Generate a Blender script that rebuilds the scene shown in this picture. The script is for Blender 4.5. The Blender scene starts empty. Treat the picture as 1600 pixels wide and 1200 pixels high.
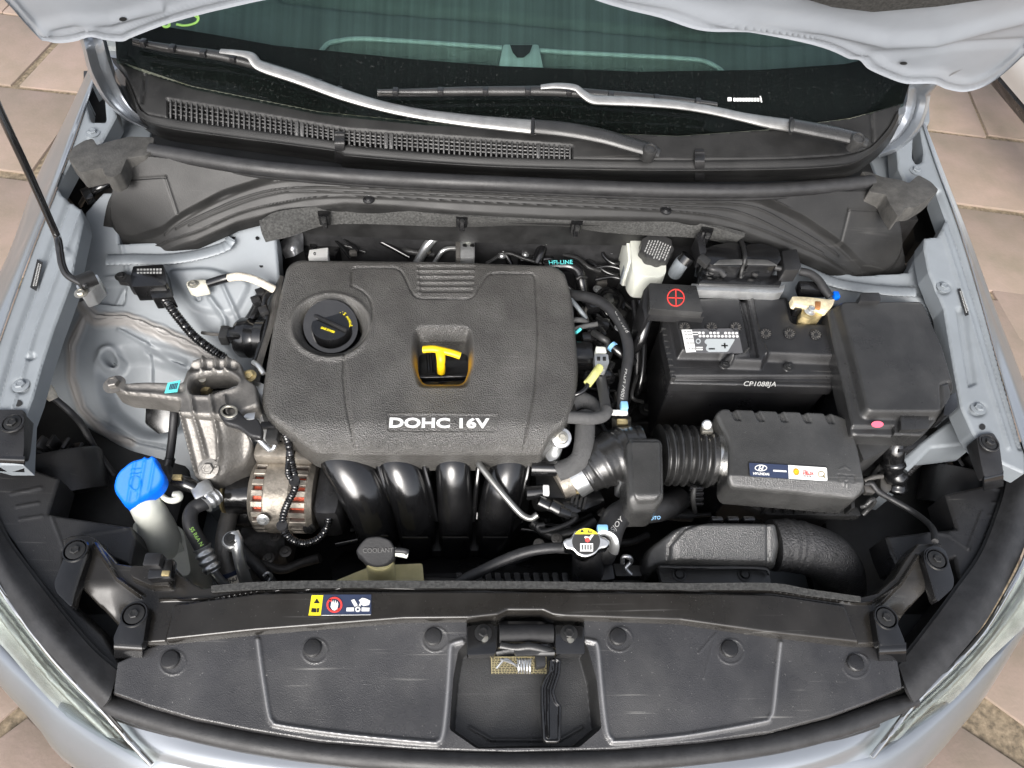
import bpy, bmesh, math, random
import numpy as np
from mathutils import Vector, Matrix, Euler
random.seed(7); np.random.seed(7)
SC = bpy.context.scene
COL = SC.collection
R = math.radians
# ---------------------------------------------------------------- camera, sky, sun, exposure
FPX = 1101.0
CAM = np.array([-0.0874, -0.2572, 1.7098])
CE = Euler((R(34.272), R(-3.950), R(-1.039)), 'XYZ')
RM = np.array(CE.to_matrix())
cd = bpy.data.cameras.new('camera'); cam = bpy.data.objects.new('camera', cd); COL.objects.link(cam)
cam.location = CAM; cam.rotation_euler = CE
cd.sensor_width = 36; cd.lens = 36 * FPX / 1600; cd.clip_start = .02; cd.clip_end = 500
SC.camera = cam
SUN = Vector((-.16, -.80, .56)).normalized()
W = bpy.data.worlds.new('World'); SC.world = W; W.use_nodes = True
wn = W.node_tree.nodes; bg = wn['Background']
sky = wn.new('ShaderNodeTexSky'); sky.sky_type = 'NISHITA'; sky.sun_disc = False
sky.sun_elevation = math.asin(SUN.z); sky.sun_rotation = math.atan2(SUN.x, SUN.y)
sky.air_density = 1.0; sky.air_density = .7; sky.dust_density = 3.5; sky.ozone_density = 1.0
hs_ = wn.new('ShaderNodeHueSaturation'); hs_.inputs['Saturation'].default_value = .38      # thin white overcast
W.node_tree.links.new(sky.outputs[0], hs_.inputs['Color']); W.node_tree.links.new(hs_.outputs[0], bg.inputs[0]); bg.inputs[1].default_value = .15
sl = bpy.data.lights.new('sun', 'SUN'); sl.energy = 1.4; sl.angle = R(34); sl.color = (1, .97, .93)
so = bpy.data.objects.new('sun', sl); COL.objects.link(so); so.rotation_euler = SUN.to_track_quat('Z', 'Y').to_euler()
so.location = (-2, -4, 6)
SC.view_settings.view_transform = 'Standard'; SC.view_settings.look = 'None'
SC.view_settings.exposure = 1.08; SC.view_settings.gamma = 1
SC.render.engine = 'CYCLES'
SC.cycles.max_bounces = 8; SC.cycles.transparent_max_bounces = 10
# ---------------------------------------------------------------- geometry helpers
def P(px, py, z):
    """the point of the place seen at photo pixel px,py on the plane z (a number, or a + b*y + c*x)"""
    px = np.asarray(px, float); py = np.asarray(py, float)
    d = np.stack(np.broadcast_arrays((px - 800) / FPX, (600 - py) / FPX, -1.0 + 0 * px), -1) @ RM.T
    a, b, c = z if isinstance(z, tuple) else (z, 0., 0.)
    t = (a + b * CAM[1] + c * CAM[0] - CAM[2]) / (d[..., 2] - b * d[..., 1] - c * d[..., 0])
    return CAM + d * t[..., None]
def P3(p): return P(p[0], p[1], p[2])
def PL(*pts):
    """plane a+b*y+c*x through three (px,py,z)"""
    q = np.array([P3(p) for p in pts])
    A = np.c_[np.ones(3), q[:, 1], q[:, 0]]
    return tuple(np.linalg.solve(A, q[:, 2]))
def zat(z, q): return z[0] + z[1] * q[1] + z[2] * q[0] if isinstance(z, tuple) else z
def lift(z, d): return (z[0] + d, z[1], z[2]) if isinstance(z, tuple) else z + d
def T(name, label, cat, px, py, z, group=None):
    o = bpy.data.objects.new(name, None); COL.objects.link(o)
    o.location = P(px, py, z); o.empty_display_size = .02
    o['label'] = label; o['category'] = cat
    if group: o['group'] = group
    return o
def org(o):
    v = np.zeros(3)
    while o is not None:
        v = v + np.array(o.location); o = o.parent
    return v
def mk(name, vf, mat, par=None, sharp=35, label=None):
    v, f = vf[0], vf[1]
    v = np.asarray(v, float)
    me = bpy.data.meshes.new(name)
    o = bpy.data.objects.new(name, me); COL.objects.link(o)
    if par is not None:
        o.parent = par; v = v - org(par)
    me.from_pydata(v.tolist(), [], [tuple(int(i) for i in q) for q in f]); me.update()
    me.polygons.foreach_set('use_smooth', [True] * len(me.polygons))
    if sharp: me.set_sharp_from_angle(angle=R(sharp))
    me.materials.append(mat)
    if label: o['label'] = label
    return o
def own(o, label, cat, group=None, kind=None):
    if label: o['label'] = label
    if cat: o['category'] = cat
    if group: o['group'] = group
    if kind: o['kind'] = kind
    return o
def join(*vfs):
    V = []; Fc = []; n = 0
    for v, f in vfs:
        V += [tuple(p) for p in v]; Fc += [[i + n for i in q] for q in f]; n += len(v)
    return np.array(V), Fc
def rnd_poly(poly, r, n=4):
    if not r: return [tuple(p) for p in poly]
    out = []; m = len(poly)
    for i in range(m):
        p = np.array(poly[i], float)[:2]; a = np.array(poly[i - 1], float)[:2]; b = np.array(poly[(i + 1) % m], float)[:2]
        rr = r if np.isscalar(r) else r[i]
        la = np.linalg.norm(a - p); lb = np.linalg.norm(b - p); k = min(rr, la * .48, lb * .48)
        if k < .2: out.append(tuple(p)); continue
        s = p + (a - p) / la * k; e = p + (b - p) / lb * k
        for j in range(n + 1):
            t = j / n; out.append(tuple((1 - t) ** 2 * s + 2 * t * (1 - t) * p + t * t * e))
    return out
def crv(pts, n=8, closed=False):
    """catmull-rom through pts"""
    q = np.asarray(pts, float); m = len(q); out = []
    if m < 3 and not closed:
        return np.array([q[0] + (q[-1] - q[0]) * t for t in np.linspace(0, 1, n + 1)])
    for i in range(m if closed else m - 1):
        g = lambda k: q[k % m] if closed else (q[k] if 0 <= k < m else (2 * q[0] - q[1] if k < 0 else 2 * q[-1] - q[-2]))
        a, b, c, d = g(i - 1), g(i), g(i + 1), g(i + 2)
        for j in range(n):
            t = j / n
            out.append(.5 * (2 * b + (c - a) * t + (2 * a - 5 * b + 4 * c - d) * t * t + (3 * b - a - 3 * c + d) * t ** 3))
    if not closed: out.append(q[-1])
    return np.array(out)
# signed distances in pixels ------------------------------------------------
def sd_poly(px, py, poly):
    q = np.asarray(poly, float)[:, :2]; m = len(q)
    d = np.full(px.shape, 1e9); ins = np.zeros(px.shape, bool)
    for i in range(m):
        a = q[i]; b = q[(i + 1) % m]; e = b - a; L = e @ e
        if L < 1e-9: continue
        t = np.clip(((px - a[0]) * e[0] + (py - a[1]) * e[1]) / L, 0, 1)
        d = np.minimum(d, (px - a[0] - t * e[0]) ** 2 + (py - a[1] - t * e[1]) ** 2)
        c = ((a[1] > py) != (b[1] > py))
        with np.errstate(divide='ignore', invalid='ignore'):
            x = (b[0] - a[0]) * (py - a[1]) / (b[1] - a[1]) + a[0]
        ins ^= c & (px < x)
    d = np.sqrt(d); return np.where(ins, -d, d)
def sd_line(px, py, pts):
    q = np.asarray(pts, float)[:, :2]; d = np.full(px.shape, 1e9)
    for a, b in zip(q[:-1], q[1:]):
        e = b - a; L = max(e @ e, 1e-9)
        t = np.clip(((px - a[0]) * e[0] + (py - a[1]) * e[1]) / L, 0, 1)
        d = np.minimum(d, (px - a[0] - t * e[0]) ** 2 + (py - a[1] - t * e[1]) ** 2)
    return np.sqrt(d)
def sd_ell(px, py, cx, cy, rx, ry, ang=0):
    c, s = math.cos(ang), math.sin(ang)
    x = ((px - cx) * c + (py - cy) * s) / rx; y = (-(px - cx) * s + (py - cy) * c) / ry
    return (np.sqrt(x * x + y * y) - 1) * min(rx, ry)
def gro(d, w, dep): return -dep * np.exp(-(d / w) ** 2)
def sst(x): x = np.clip(x, 0, 1); return x * x * (3 - 2 * x)
def ledge(sd, w, dep): return dep * sst(-sd / w)          # plateau of height dep inside sd<0, ramp width w
def rim(sd, w, dep):
    t = np.clip((sd + w) / w, 0, 1); return -dep * (1 - np.sqrt(np.clip(1 - t * t, 0, 1)))
def relief(name, poly, z, mat, par, h=None, step=2.0, skirt=.02, holes=(), tint=None, label=None, sharp=50):
    poly = np.asarray(poly, float)
    x0, y0 = poly[:, 0].min() - 2 * step, poly[:, 1].min() - 2 * step
    nx = int((poly[:, 0].max() + 2 * step - x0) / step) + 2; ny = int((poly[:, 1].max() + 2 * step - y0) / step) + 2
    gx, gy = np.meshgrid(x0 + np.arange(nx) * step, y0 + np.arange(ny) * step)
    def S(x, y):
        s = sd_poly(x, y, poly)
        for hp in holes: s = np.maximum(s, -sd_poly(x, y, hp))
        return s
    s = S(gx, gy); e = .25
    sx = (S(gx + e, gy) - S(gx - e, gy)) / (2 * e); sy = (S(gx, gy + e) - S(gx, gy - e)) / (2 * e)
    out = (s > -step * .35) & (s < step * 1.5)
    gx = np.where(out, gx - s * sx, gx); gy = np.where(out, gy - s * sy, gy)
    c = s < step * .72
    fm = c[:-1, :-1] & c[1:, :-1] & c[:-1, 1:] & c[1:, 1:] & ((s[:-1, :-1] < 0) | (s[1:, 1:] < 0) | (s[1:, :-1] < 0) | (s[:-1, 1:] < 0))
    cnt = np.zeros(s.shape, int)
    cnt[:-1, :-1] += fm; cnt[1:, :-1] += fm; cnt[:-1, 1:] += fm; cnt[1:, 1:] += fm
    bd_ = (cnt > 0) & (cnt < 4)
    for _ in range(3):
        bx, by = gx[bd_], gy[bd_]; sb = S(bx, by)
        ux = (S(bx + e, by) - S(bx - e, by)) / (2 * e); uy = (S(bx, by + e) - S(bx, by - e)) / (2 * e)
        gx[bd_] = bx - np.clip(sb, -step, step) * ux; gy[bd_] = by - np.clip(sb, -step, step) * uy
    used = np.zeros(s.shape, bool)
    used[:-1, :-1] |= fm; used[1:, :-1] |= fm; used[:-1, 1:] |= fm; used[1:, 1:] |= fm
    idx = -np.ones(s.shape, int); idx[used] = np.arange(used.sum())
    X = gx[used]; Y = gy[used]; V = P(X, Y, z)
    if h is not None: V[:, 2] += h(X, Y, np.minimum(S(X, Y), 0))
    iy, ix = np.nonzero(fm)
    Fq = np.stack([idx[iy, ix], idx[iy + 1, ix], idx[iy + 1, ix + 1], idx[iy, ix + 1]], 1)
    Fs = Fq.tolist()
    if skirt:
        ed = {}
        for q in Fs:
            for k in range(4): ed[(q[k], q[(k + 1) % 4])] = 1
        bd = [(a, b) for (a, b) in ed if (b, a) not in ed]
        mp = {}; ex = []
        for a, b in bd:
            for k in (a, b):
                if k not in mp:
                    mp[k] = len(V) + len(ex); ex.append(V[k]); ex.append(V[k] - np.array([0, 0, skirt]))
        for a, b in bd: Fs.append([mp[b], mp[a], mp[a] + 1, mp[b] + 1])
        if ex: V = np.vstack([V, np.array(ex)])
    o = mk(name, (V, Fs), mat, par, sharp=sharp, label=label)
    if tint is not None:
        at = o.data.attributes.new('tint', 'FLOAT', 'POINT')
        val = np.zeros(len(V), np.float32); val[:len(X)] = tint(X, Y); at.data.foreach_set('value', val)
    return o
def bm_out(bm):
    bm.verts.ensure_lookup_table(); bm.verts.index_update()
    r = ([tuple(v.co) for v in bm.verts], [[v.index for v in f.verts] for f in bm.faces]); bm.free(); return r
def solid(top, bot, bev=.003, seg=2, cap=True):
    """closed solid between two 3-D rings, top edges and corners bevelled"""
    bm = bmesh.new(); n = len(top)
    a = [bm.verts.new(p) for p in top]; b = [bm.verts.new(p) for p in bot]
    bm.faces.new(a); bm.faces.new(b[::-1])
    for i in range(n):
        j = (i + 1) % n; bm.faces.new((a[j], a[i], b[i], b[j]))
    bmesh.ops.recalc_face_normals(bm, faces=bm.faces)
    if bev:
        s = set(a); es = [e for e in bm.edges if e.verts[0] in s or e.verts[1] in s]
        es = [e for e in es if len(e.link_faces) == 2 and e.calc_face_angle(0) > .3]
        if es: bmesh.ops.bevel(bm, geom=es, offset=bev, segments=seg, profile=.5, affect='EDGES', clamp_overlap=True)
    return bm_out(bm)
def prism_vf(poly, zt, zb, bev=.003, seg=2, rnd=0, taper=1.0, bot=None, zlist=None):
    pp = rnd_poly(poly, rnd)
    top = np.array([P(p[0], p[1], zt) for p in pp]) if zlist is None else np.array([P(p[0], p[1], q) for p, q in zip(poly, zlist)])
    if bot is not None:
        b = np.array([P(p[0], p[1], zb) for p in rnd_poly(bot, rnd)])
    else:
        c = top.mean(0); b = c + (top - c) * taper; b[:, 2] = zb
    return solid(top, b, bev, seg)
def prism(name, poly, zt, zb, mat, par, bev=.003, seg=2, rnd=0, taper=1.0, bot=None, label=None, zlist=None, sharp=35):
    return mk(name, prism_vf(poly, zt, zb, bev, seg, rnd, taper, bot, zlist), mat, par, label=label, sharp=sharp)
def flat_vf(polys, z, th=.0006):
    return join(*[prism_vf(p, lift(z, th), zat(z, P(p[0][0], p[0][1], z)) if not isinstance(z, tuple) else 0, 0) if not isinstance(z, tuple)
                  else solid([P(a, b, lift(z, th)) for a, b in p], [P(a, b, lift(z, 0)) for a, b in p], 0) for p in polys])
def flat(name, polys, z, mat, par, th=.0006, label=None):
    return mk(name, flat_vf(polys, z, th), mat, par, label=label)
def frames(c):
    t = np.gradient(c, axis=0); t /= np.linalg.norm(t, axis=1)[:, None] + 1e-12
    n = np.cross(t[0], [0, 0, 1.]);
    if np.linalg.norm(n) < 1e-3: n = np.cross(t[0], [1., 0, 0])
    N = []
    for k in range(len(c)):
        n = n - t[k] * (n @ t[k]); n = n / np.linalg.norm(n); N.append(n)
    N = np.array(N); return t, N, np.cross(t, N)
def tube_vf(pts, r, seg=10, sub=8, raw=False, rf=None, flatk=1.0, straight=False):
    q = np.array([p[:3] for p in pts], float)
    if not raw: q = np.array([P3(p) for p in q])
    c = q if straight else crv(q, sub)
    if np.isscalar(r): rr = np.full(len(c), float(r))
    else: rr = np.interp(np.linspace(0, 1, len(c)), np.linspace(0, 1, len(r)), r)
    t, N, B = frames(c)
    if rf is not None:
        s = np.r_[0, np.cumsum(np.linalg.norm(np.diff(c, axis=0), axis=1))]; rr = rr + rf(s)
    V = []; Fc = []
    a = np.linspace(0, 2 * math.pi, seg, endpoint=False)
    for k in range(len(c)):
        V += list(c[k] + rr[k] * (np.cos(a)[:, None] * N[k] + flatk * np.sin(a)[:, None] * B[k]))
    for k in range(len(c) - 1):
        for j in range(seg):
            j2 = (j + 1) % seg; Fc.append([k * seg + j, k * seg + j2, (k + 1) * seg + j2, (k + 1) * seg + j])
    Fc.append(list(range(seg))[::-1]); Fc.append([(len(c) - 1) * seg + j for j in range(seg)])
    return np.array(V), Fc
def tube(name, pts, r, mat, par, **k):
    label = k.pop('label', None); return mk(name, tube_vf(pts, r, **k), mat, par, label=label, sharp=45)
def corr(per, amp): return lambda s: amp * np.cos(s * 2 * math.pi / per)
def lathe_vf(c, prof, seg=24, axis=(0, 0, 1)):
    ax = Vector(axis).normalized(); q = ax.to_track_quat('Z', 'Y')
    V = []; Fc = []
    for r, h in prof:
        for j in range(seg):
            a = 2 * math.pi * j / seg; V.append(tuple(Vector(c) + q @ Vector((r * math.cos(a), r * math.sin(a), h))))
    n = len(prof)
    for k in range(n - 1):
        for j in range(seg):
            j2 = (j + 1) % seg; Fc.append([k * seg + j, k * seg + j2, (k + 1) * seg + j2, (k + 1) * seg + j])
    if prof[0][0] > 1e-5: Fc.append(list(range(seg))[::-1])
    if prof[-1][0] > 1e-5: Fc.append([(n - 1) * seg + j for j in range(seg)])
    return np.array(V), Fc
def lathe(name, p, prof, mat, par, seg=24, axis=(0, 0, 1), label=None, raw=False):
    return mk(name, lathe_vf(p if raw else P3(p), prof, seg, axis), mat, par, label=label)
def box_vf(c, sx, sy, sz, ang=0, bev=.002, tilt=None):
    bm = bmesh.new(); bmesh.ops.create_cube(bm, size=1)
    bmesh.ops.scale(bm, vec=(sx, sy, sz), verts=bm.verts)
    if bev: bmesh.ops.bevel(bm, geom=list(bm.edges), offset=bev, segments=2, profile=.5, affect='EDGES', clamp_overlap=True)
    m = Matrix.Translation(Vector(c)) @ Matrix.Rotation(ang, 4, 'Z')
    if tilt: m = m @ Euler(tilt).to_matrix().to_4x4()
    bmesh.ops.transform(bm, matrix=m, verts=bm.verts); return bm_out(bm)
def box(name, p, sx, sy, sz, mat, par, ang=0, bev=.002, tilt=None, label=None, raw=False):
    return mk(name, box_vf(p if raw else P3(p), sx, sy, sz, ang, bev, tilt), mat, par, label=label)
def sheet_vf(rows, nu=40, sub=6, th=.003, raw=False):
    g = []
    for rw in rows:
        q = np.array([p if raw else P3(p) for p in rw], float); c = crv(q, 10) if len(q) > 2 else crv(q, 10)
        s = np.r_[0, np.cumsum(np.linalg.norm(np.diff(c, axis=0), axis=1))]; u = np.linspace(0, s[-1], nu)
        g.append(np.stack([np.interp(u, s, c[:, k]) for k in range(3)], 1))
    g = np.array(g); m = len(g)
    cols = [crv(g[:, j], sub) for j in range(nu)] if m > 2 else [crv(g[:, j], sub) for j in range(nu)]
    G = np.array(cols).transpose(1, 0, 2); nv = G.shape[0]
    V = G.reshape(-1, 3)
    Fc = [[i * nu + j, i * nu + j + 1, (i + 1) * nu + j + 1, (i + 1) * nu + j] for i in range(nv - 1) for j in range(nu - 1)]
    if th:
        du = np.gradient(G, axis=1); dv = np.gradient(G, axis=0); nn = np.cross(du, dv); nn /= np.linalg.norm(nn, axis=2)[..., None] + 1e-12
        if nn[..., 2].mean() < 0: nn = -nn
        V2 = (G - nn * th).reshape(-1, 3); o = len(V)
        Fc += [[q[3] + o, q[2] + o, q[1] + o, q[0] + o] for q in Fc]
        ring = [j for j in range(nu)] + [i * nu + nu - 1 for i in range(1, nv)] + [(nv - 1) * nu + j for j in range(nu - 2, -1, -1)] + [i * nu for i in range(nv - 2, 0, -1)]
        for a, b in zip(ring, ring[1:] + ring[:1]): Fc.append([a, a + o, b + o, b])
        V = np.vstack([V, V2])
    return V, Fc
def sheet(name, rows, mat, par, **k):
    label = k.pop('label', None); sharp = k.pop('sharp', 40); return mk(name, sheet_vf(rows, **k), mat, par, label=label, sharp=sharp)
def text(name, s, p0, p1, z, mat, par, hk=1.0, th=.0008, up=1, label=None, shear=0, bold=0, track=1.0):
    """lettering laid on plane z, baseline from photo pixel p0 to p1"""
    cu = bpy.data.curves.new('lettering', 'FONT'); cu.body = s; cu.extrude = 0; cu.offset = bold; cu.space_character = track; cu.shear = shear
    cu.resolution_u = 3
    ob = bpy.data.objects.new('lettering', cu); COL.objects.link(ob)
    dg = bpy.context.evaluated_depsgraph_get(); me = bpy.data.meshes.new_from_object(ob.evaluated_get(dg))
    v = np.array([tuple(x.co) for x in me.vertices]); f = [list(q.vertices) for q in me.polygons]
    bpy.data.objects.remove(ob); bpy.data.curves.remove(cu); bpy.data.meshes.remove(me)
    if len(v) == 0: return None
    a = P(p0[0], p0[1], z); b = P(p1[0], p1[1], z); u = b - a; L = np.linalg.norm(u); u /= L
    zz = z if isinstance(z, tuple) else (z, 0, 0)
    nrm = np.array([-zz[2], -zz[1], 1.]); nrm /= np.linalg.norm(nrm); w = np.cross(nrm, u)
    k = L / (v[:, 0].max() - v[:, 0].min())
    X = (v[:, 0] - v[:, 0].min()) * k; Y = v[:, 1] * k * hk
    V = a + X[:, None] * u + Y[:, None] * w + nrm * th
    ed = {}
    for q in f:
        for i in range(len(q)): ed[(q[i], q[(i + 1) % len(q)])] = 1
    n = len(V); V2 = np.vstack([V, V - nrm * th])
    f2 = f + [[b_, a_, a_ + n, b_ + n] for (a_, b_) in ed if (b_, a_) not in ed]
    return mk(name, (V2, f2), mat, par, sharp=20, label=label)
HEXC = {}
def bolt(p, r, mat, par, name='bolt', axis=(0, 0, 1), washer=1.6, hgt=.7, label=None):
    c = P3(p); ax = Vector(axis)
    if ax.z == 1: ax = Vector((random.uniform(-.06, .06), random.uniform(-.06, .06), 1))
    a = lathe_vf(c, [(r * washer, 0), (r * washer, r * .16), (r * 1.02, r * .3)], 18, ax)
    b = lathe_vf(c, [(r, r * .2), (r, r * hgt), (r * .86, r * (hgt + .12)), (r * .55, r * (hgt + .12)), (r * .5, r * (hgt + .02)), (.0001, r * (hgt + .02))], 6, ax)
    return mk(name, join(a, b), mat, par, sharp=25, label=label)
# ---------------------------------------------------------------- materials
def mat(name, col, rough=.5, metal=0, bump=0, bscale=500, var=0, vscale=30, vcol=None, coat=0, trans=0, spec=.5, detail=3, rvar=0, bdist=.001, alpha=1, sss=0, vor=0, scratch=0, tintcol=None, aniso=0):
    m = bpy.data.materials.new(name); m.use_nodes = True; nt = m.node_tree; n = nt.nodes; L = nt.links
    b = n['Principled BSDF']; b.inputs['Base Color'].default_value = (*col, 1)
    b.inputs['Roughness'].default_value = rough; b.inputs['Metallic'].default_value = metal
    b.inputs['Specular IOR Level'].default_value = spec
    if coat: b.inputs['Coat Weight'].default_value = coat; b.inputs['Coat Roughness'].default_value = .06
    if trans: b.inputs['Transmission Weight'].default_value = trans
    if alpha < 1: b.inputs['Alpha'].default_value = alpha
    if sss:
        b.inputs['Subsurface Weight'].default_value = sss; b.inputs['Subsurface Radius'].default_value = (.02, .02, .02); b.inputs['Subsurface Scale'].default_value = .3
    tc = n.new('ShaderNodeTexCoord'); co = tc.outputs['Object']
    colsock = None
    if var:
        t = n.new('ShaderNodeTexNoise'); t.inputs['Scale'].default_value = vscale; t.inputs['Detail'].default_value = 5; t.inputs['Roughness'].default_value = .65
        L.new(co, t.inputs['Vector'])
        cr = n.new('ShaderNodeValToRGB'); cr.color_ramp.elements[0].position = .35; cr.color_ramp.elements[1].position = .7
        vc = vcol or tuple(min(1, c * (1 + var)) for c in col); lo = col if vcol else tuple(c * (1 - var) for c in col)
        cr.color_ramp.elements[0].color = (*lo, 1); cr.color_ramp.elements[1].color = (*vc, 1)
        L.new(t.outputs['Fac'], cr.inputs['Fac']); colsock = cr.outputs['Color']
    if scratch:
        mp_ = n.new('ShaderNodeMapping'); mp_.inputs['Rotation'].default_value = (0, 0, .6); mp_.inputs['Scale'].default_value = (7, 190, 40); L.new(co, mp_.inputs['Vector'])
        t = n.new('ShaderNodeTexNoise'); t.inputs['Scale'].default_value = 1; t.inputs['Detail'].default_value = 2; L.new(mp_.outputs[0], t.inputs['Vector'])
        t2 = n.new('ShaderNodeTexNoise'); t2.inputs['Scale'].default_value = 9; t2.inputs['Detail'].default_value = 4; L.new(co, t2.inputs['Vector'])
        t3 = n.new('ShaderNodeTexNoise'); t3.inputs['Scale'].default_value = 420; t3.inputs['Detail'].default_value = 1; L.new(co, t3.inputs['Vector'])
        r1 = n.new('ShaderNodeMapRange'); r1.inputs['From Min'].default_value = .66; r1.inputs['From Max'].default_value = .74; L.new(t.outputs['Fac'], r1.inputs['Value'])
        r2 = n.new('ShaderNodeMapRange'); r2.inputs['From Min'].default_value = .45; r2.inputs['From Max'].default_value = .7; L.new(t2.outputs['Fac'], r2.inputs['Value'])
        r3 = n.new('ShaderNodeMapRange'); r3.inputs['From Min'].default_value = .74; r3.inputs['From Max'].default_value = .80; L.new(t3.outputs['Fac'], r3.inputs['Value'])
        ad = n.new('ShaderNodeMath'); ad.operation = 'MULTIPLY_ADD'; L.new(r2.outputs[0], ad.inputs[0]); L.new(r1.outputs[0], ad.inputs[1]); L.new(r3.outputs[0], ad.inputs[2])
        a2 = n.new('ShaderNodeMath'); a2.operation = 'MULTIPLY_ADD'; L.new(r2.outputs[0], a2.inputs[0]); a2.inputs[1].default_value = .22; L.new(ad.outputs[0], a2.inputs[2])
        ml = n.new('ShaderNodeMath'); ml.operation = 'MULTIPLY'; ml.use_clamp = True; L.new(a2.outputs[0], ml.inputs[0]); ml.inputs[1].default_value = scratch
        mx = n.new('ShaderNodeMix'); mx.data_type = 'RGBA'; L.new(ml.outputs[0], mx.inputs['Factor'])
        if colsock: L.new(colsock, mx.inputs['A'])
        else: mx.inputs['A'].default_value = (*col, 1)
        mx.inputs['B'].default_value = (.20, .195, .185, 1); colsock = mx.outputs['Result']
    if tintcol:
        a = n.new('ShaderNodeAttribute'); a.attribute_name = 'tint'; mx = n.new('ShaderNodeMix'); mx.data_type = 'RGBA'
        L.new(a.outputs['Fac'], mx.inputs['Factor'])
        if colsock: L.new(colsock, mx.inputs['A'])
        else: mx.inputs['A'].default_value = (*col, 1)
        mx.inputs['B'].default_value = (*tintcol, 1); colsock = mx.outputs['Result']
    if colsock: L.new(colsock, b.inputs['Base Color'])
    if rvar:
        t = n.new('ShaderNodeTexNoise'); t.inputs['Scale'].default_value = 14; t.inputs['Detail'].default_value = 6; L.new(co, t.inputs['Vector'])
        mr = n.new('ShaderNodeMapRange'); mr.inputs['From Min'].default_value = .3; mr.inputs['From Max'].default_value = .7
        mr.inputs['To Min'].default_value = max(.03, rough - rvar); mr.inputs['To Max'].default_value = min(1, rough + rvar)
        L.new(t.outputs['Fac'], mr.inputs['Value']); L.new(mr.outputs[0], b.inputs['Roughness'])
    if bump:
        t = n.new('ShaderNodeTexVoronoi' if vor else 'ShaderNodeTexNoise'); t.inputs['Scale'].default_value = bscale; t.inputs['Detail'].default_value = 0 if vor else detail
        L.new(co, t.inputs['Vector'])
        bp = n.new('ShaderNodeBump'); bp.inputs['Strength'].default_value = bump; bp.inputs['Distance'].default_value = bdist
        L.new(t.outputs['Distance' if vor else 'Fac'], bp.inputs['Height']); L.new(bp.outputs['Normal'], b.inputs['Normal'])
    return m
M = {}
M['cover'] = mat('grained_plastic', (.076, .073, .068), .21, bump=1, bdist=.0013, bscale=540, vor=1, spec=.7, scratch=.5, var=.25, vscale=9, rvar=.06, tintcol=(.62, .33, .02))  # tintcol is the painted yellow glow round the dipstick opening
M['lid'] = mat('satin_lid_plastic', (.042, .042, .041), .20, bump=.6, bdist=.0006, bscale=700, vor=1, spec=.7, var=.25, vscale=12, rvar=.07, scratch=.35)
M['blk'] = mat('black_plastic', (.015, .015, .016), .34, bump=.35, bscale=700, var=.25, vscale=25, rvar=.1, scratch=.22)
M['blk2'] = mat('grey_black_plastic', (.027, .027, .027), .33, bump=.4, bscale=650, var=.22, vscale=18, rvar=.1, scratch=.22)
M['felt'] = mat('felt_mat', (.05, .05, .048), .9, bump=1, bscale=300, var=.5, vscale=260)
M['gloss'] = mat('gloss_black_plastic', (.007, .007, .0075), .19, spec=.85, bump=.1, bscale=90, var=.3, vscale=40, rvar=.1)
M['slam'] = mat('slam_paint', (.016, .0145, .0128), .21, bump=.12, bscale=60, var=.2, vscale=14, rvar=.09, scratch=.3)
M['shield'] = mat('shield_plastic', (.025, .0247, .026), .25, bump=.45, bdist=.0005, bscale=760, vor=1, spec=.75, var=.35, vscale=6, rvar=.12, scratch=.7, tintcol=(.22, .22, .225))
M['rub'] = mat('rubber', (.022, .022, .023), .5, bump=.3, bscale=300, var=.3, vscale=50, rvar=.12)
M['foam'] = mat('foam_sleeve', (.070, .070, .070), .85, bump=1, bscale=420, var=.2, vscale=60)
M['dark'] = mat('dark_metal', (.012, .012, .012), .5, bump=.4, bscale=60, var=.5, vscale=25)
M['paint'] = mat('silver_paint', (.30, .32, .345), .30, metal=.66, coat=.6, var=.04, vscale=6, bump=.05, bscale=900)
M['inner'] = mat('silver_inner_paint', (.20, .22, .237), .50, metal=.12, coat=.08, var=.10, vscale=7, bump=.12, bscale=60, rvar=.08, tintcol=(.25, .235, .22))
M['alu'] = mat('cast_aluminium', (.19, .181, .168), .46, metal=.6, bump=.7, bscale=260, var=.28, vscale=22)
M['alub'] = mat('bright_aluminium', (.62, .63, .63), .32, metal=.85, bump=.25, bscale=200, var=.15, vscale=40)
M['alt'] = mat('alternator_casting', (.31, .28, .238), .5, metal=.6, bump=.8, bscale=220, var=.4, vscale=45)
M['steel'] = mat('zinc_bolt', (.48, .46, .40), .35, metal=.9, bump=.2, bscale=300, var=.2, vscale=90)
M['chrome'] = mat('chrome', (.72, .72, .70), .16, metal=1, bump=.1, bscale=80, var=.1, vscale=30)
M['brass'] = mat('tarnished_brass', (.52, .42, .22), .45, metal=.7, bump=.6, bscale=200, var=.4, vscale=60)
M['copper'] = mat('copper_winding', (.55, .09, .04), .35, metal=.3, bump=1, bscale=500, var=.4, vscale=150)
M['white'] = mat('white_print', (.78, .78, .76), .45, var=.05, vscale=40)
M['milk'] = mat('milky_plastic', (.66, .67, .60), .4, sss=.5, bump=.2, bscale=120, var=.08, vscale=20)
M['yellowed'] = mat('yellowed_plastic', (.50, .45, .24), .4, sss=.4, bump=.2, bscale=120, var=.2, vscale=18)
M['blue'] = mat('blue_plastic', (.002, .13, .70), .45, spec=.2, bump=.15, bscale=300, var=.08, vscale=25)
M['yel'] = mat('yellow_plastic', (.86, .58, .01), .38, bump=.15, bscale=300, var=.08, vscale=40)
M['yelp'] = mat('yellow_print', (.85, .70, .02), .45)
M['redp'] = mat('red_print', (.78, .06, .05), .45)
M['orangep'] = mat('orange_print', (.85, .28, .03), .45)
M['navy'] = mat('navy_print', (.03, .042, .085), .4)
M['ink'] = mat('black_print', (.012, .012, .012), .45)
M['cyan'] = mat('cyan_label', (.12, .66, .66), .5)
M['lblue'] = mat('light_blue_plastic', (.25, .52, .80), .4)
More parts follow.
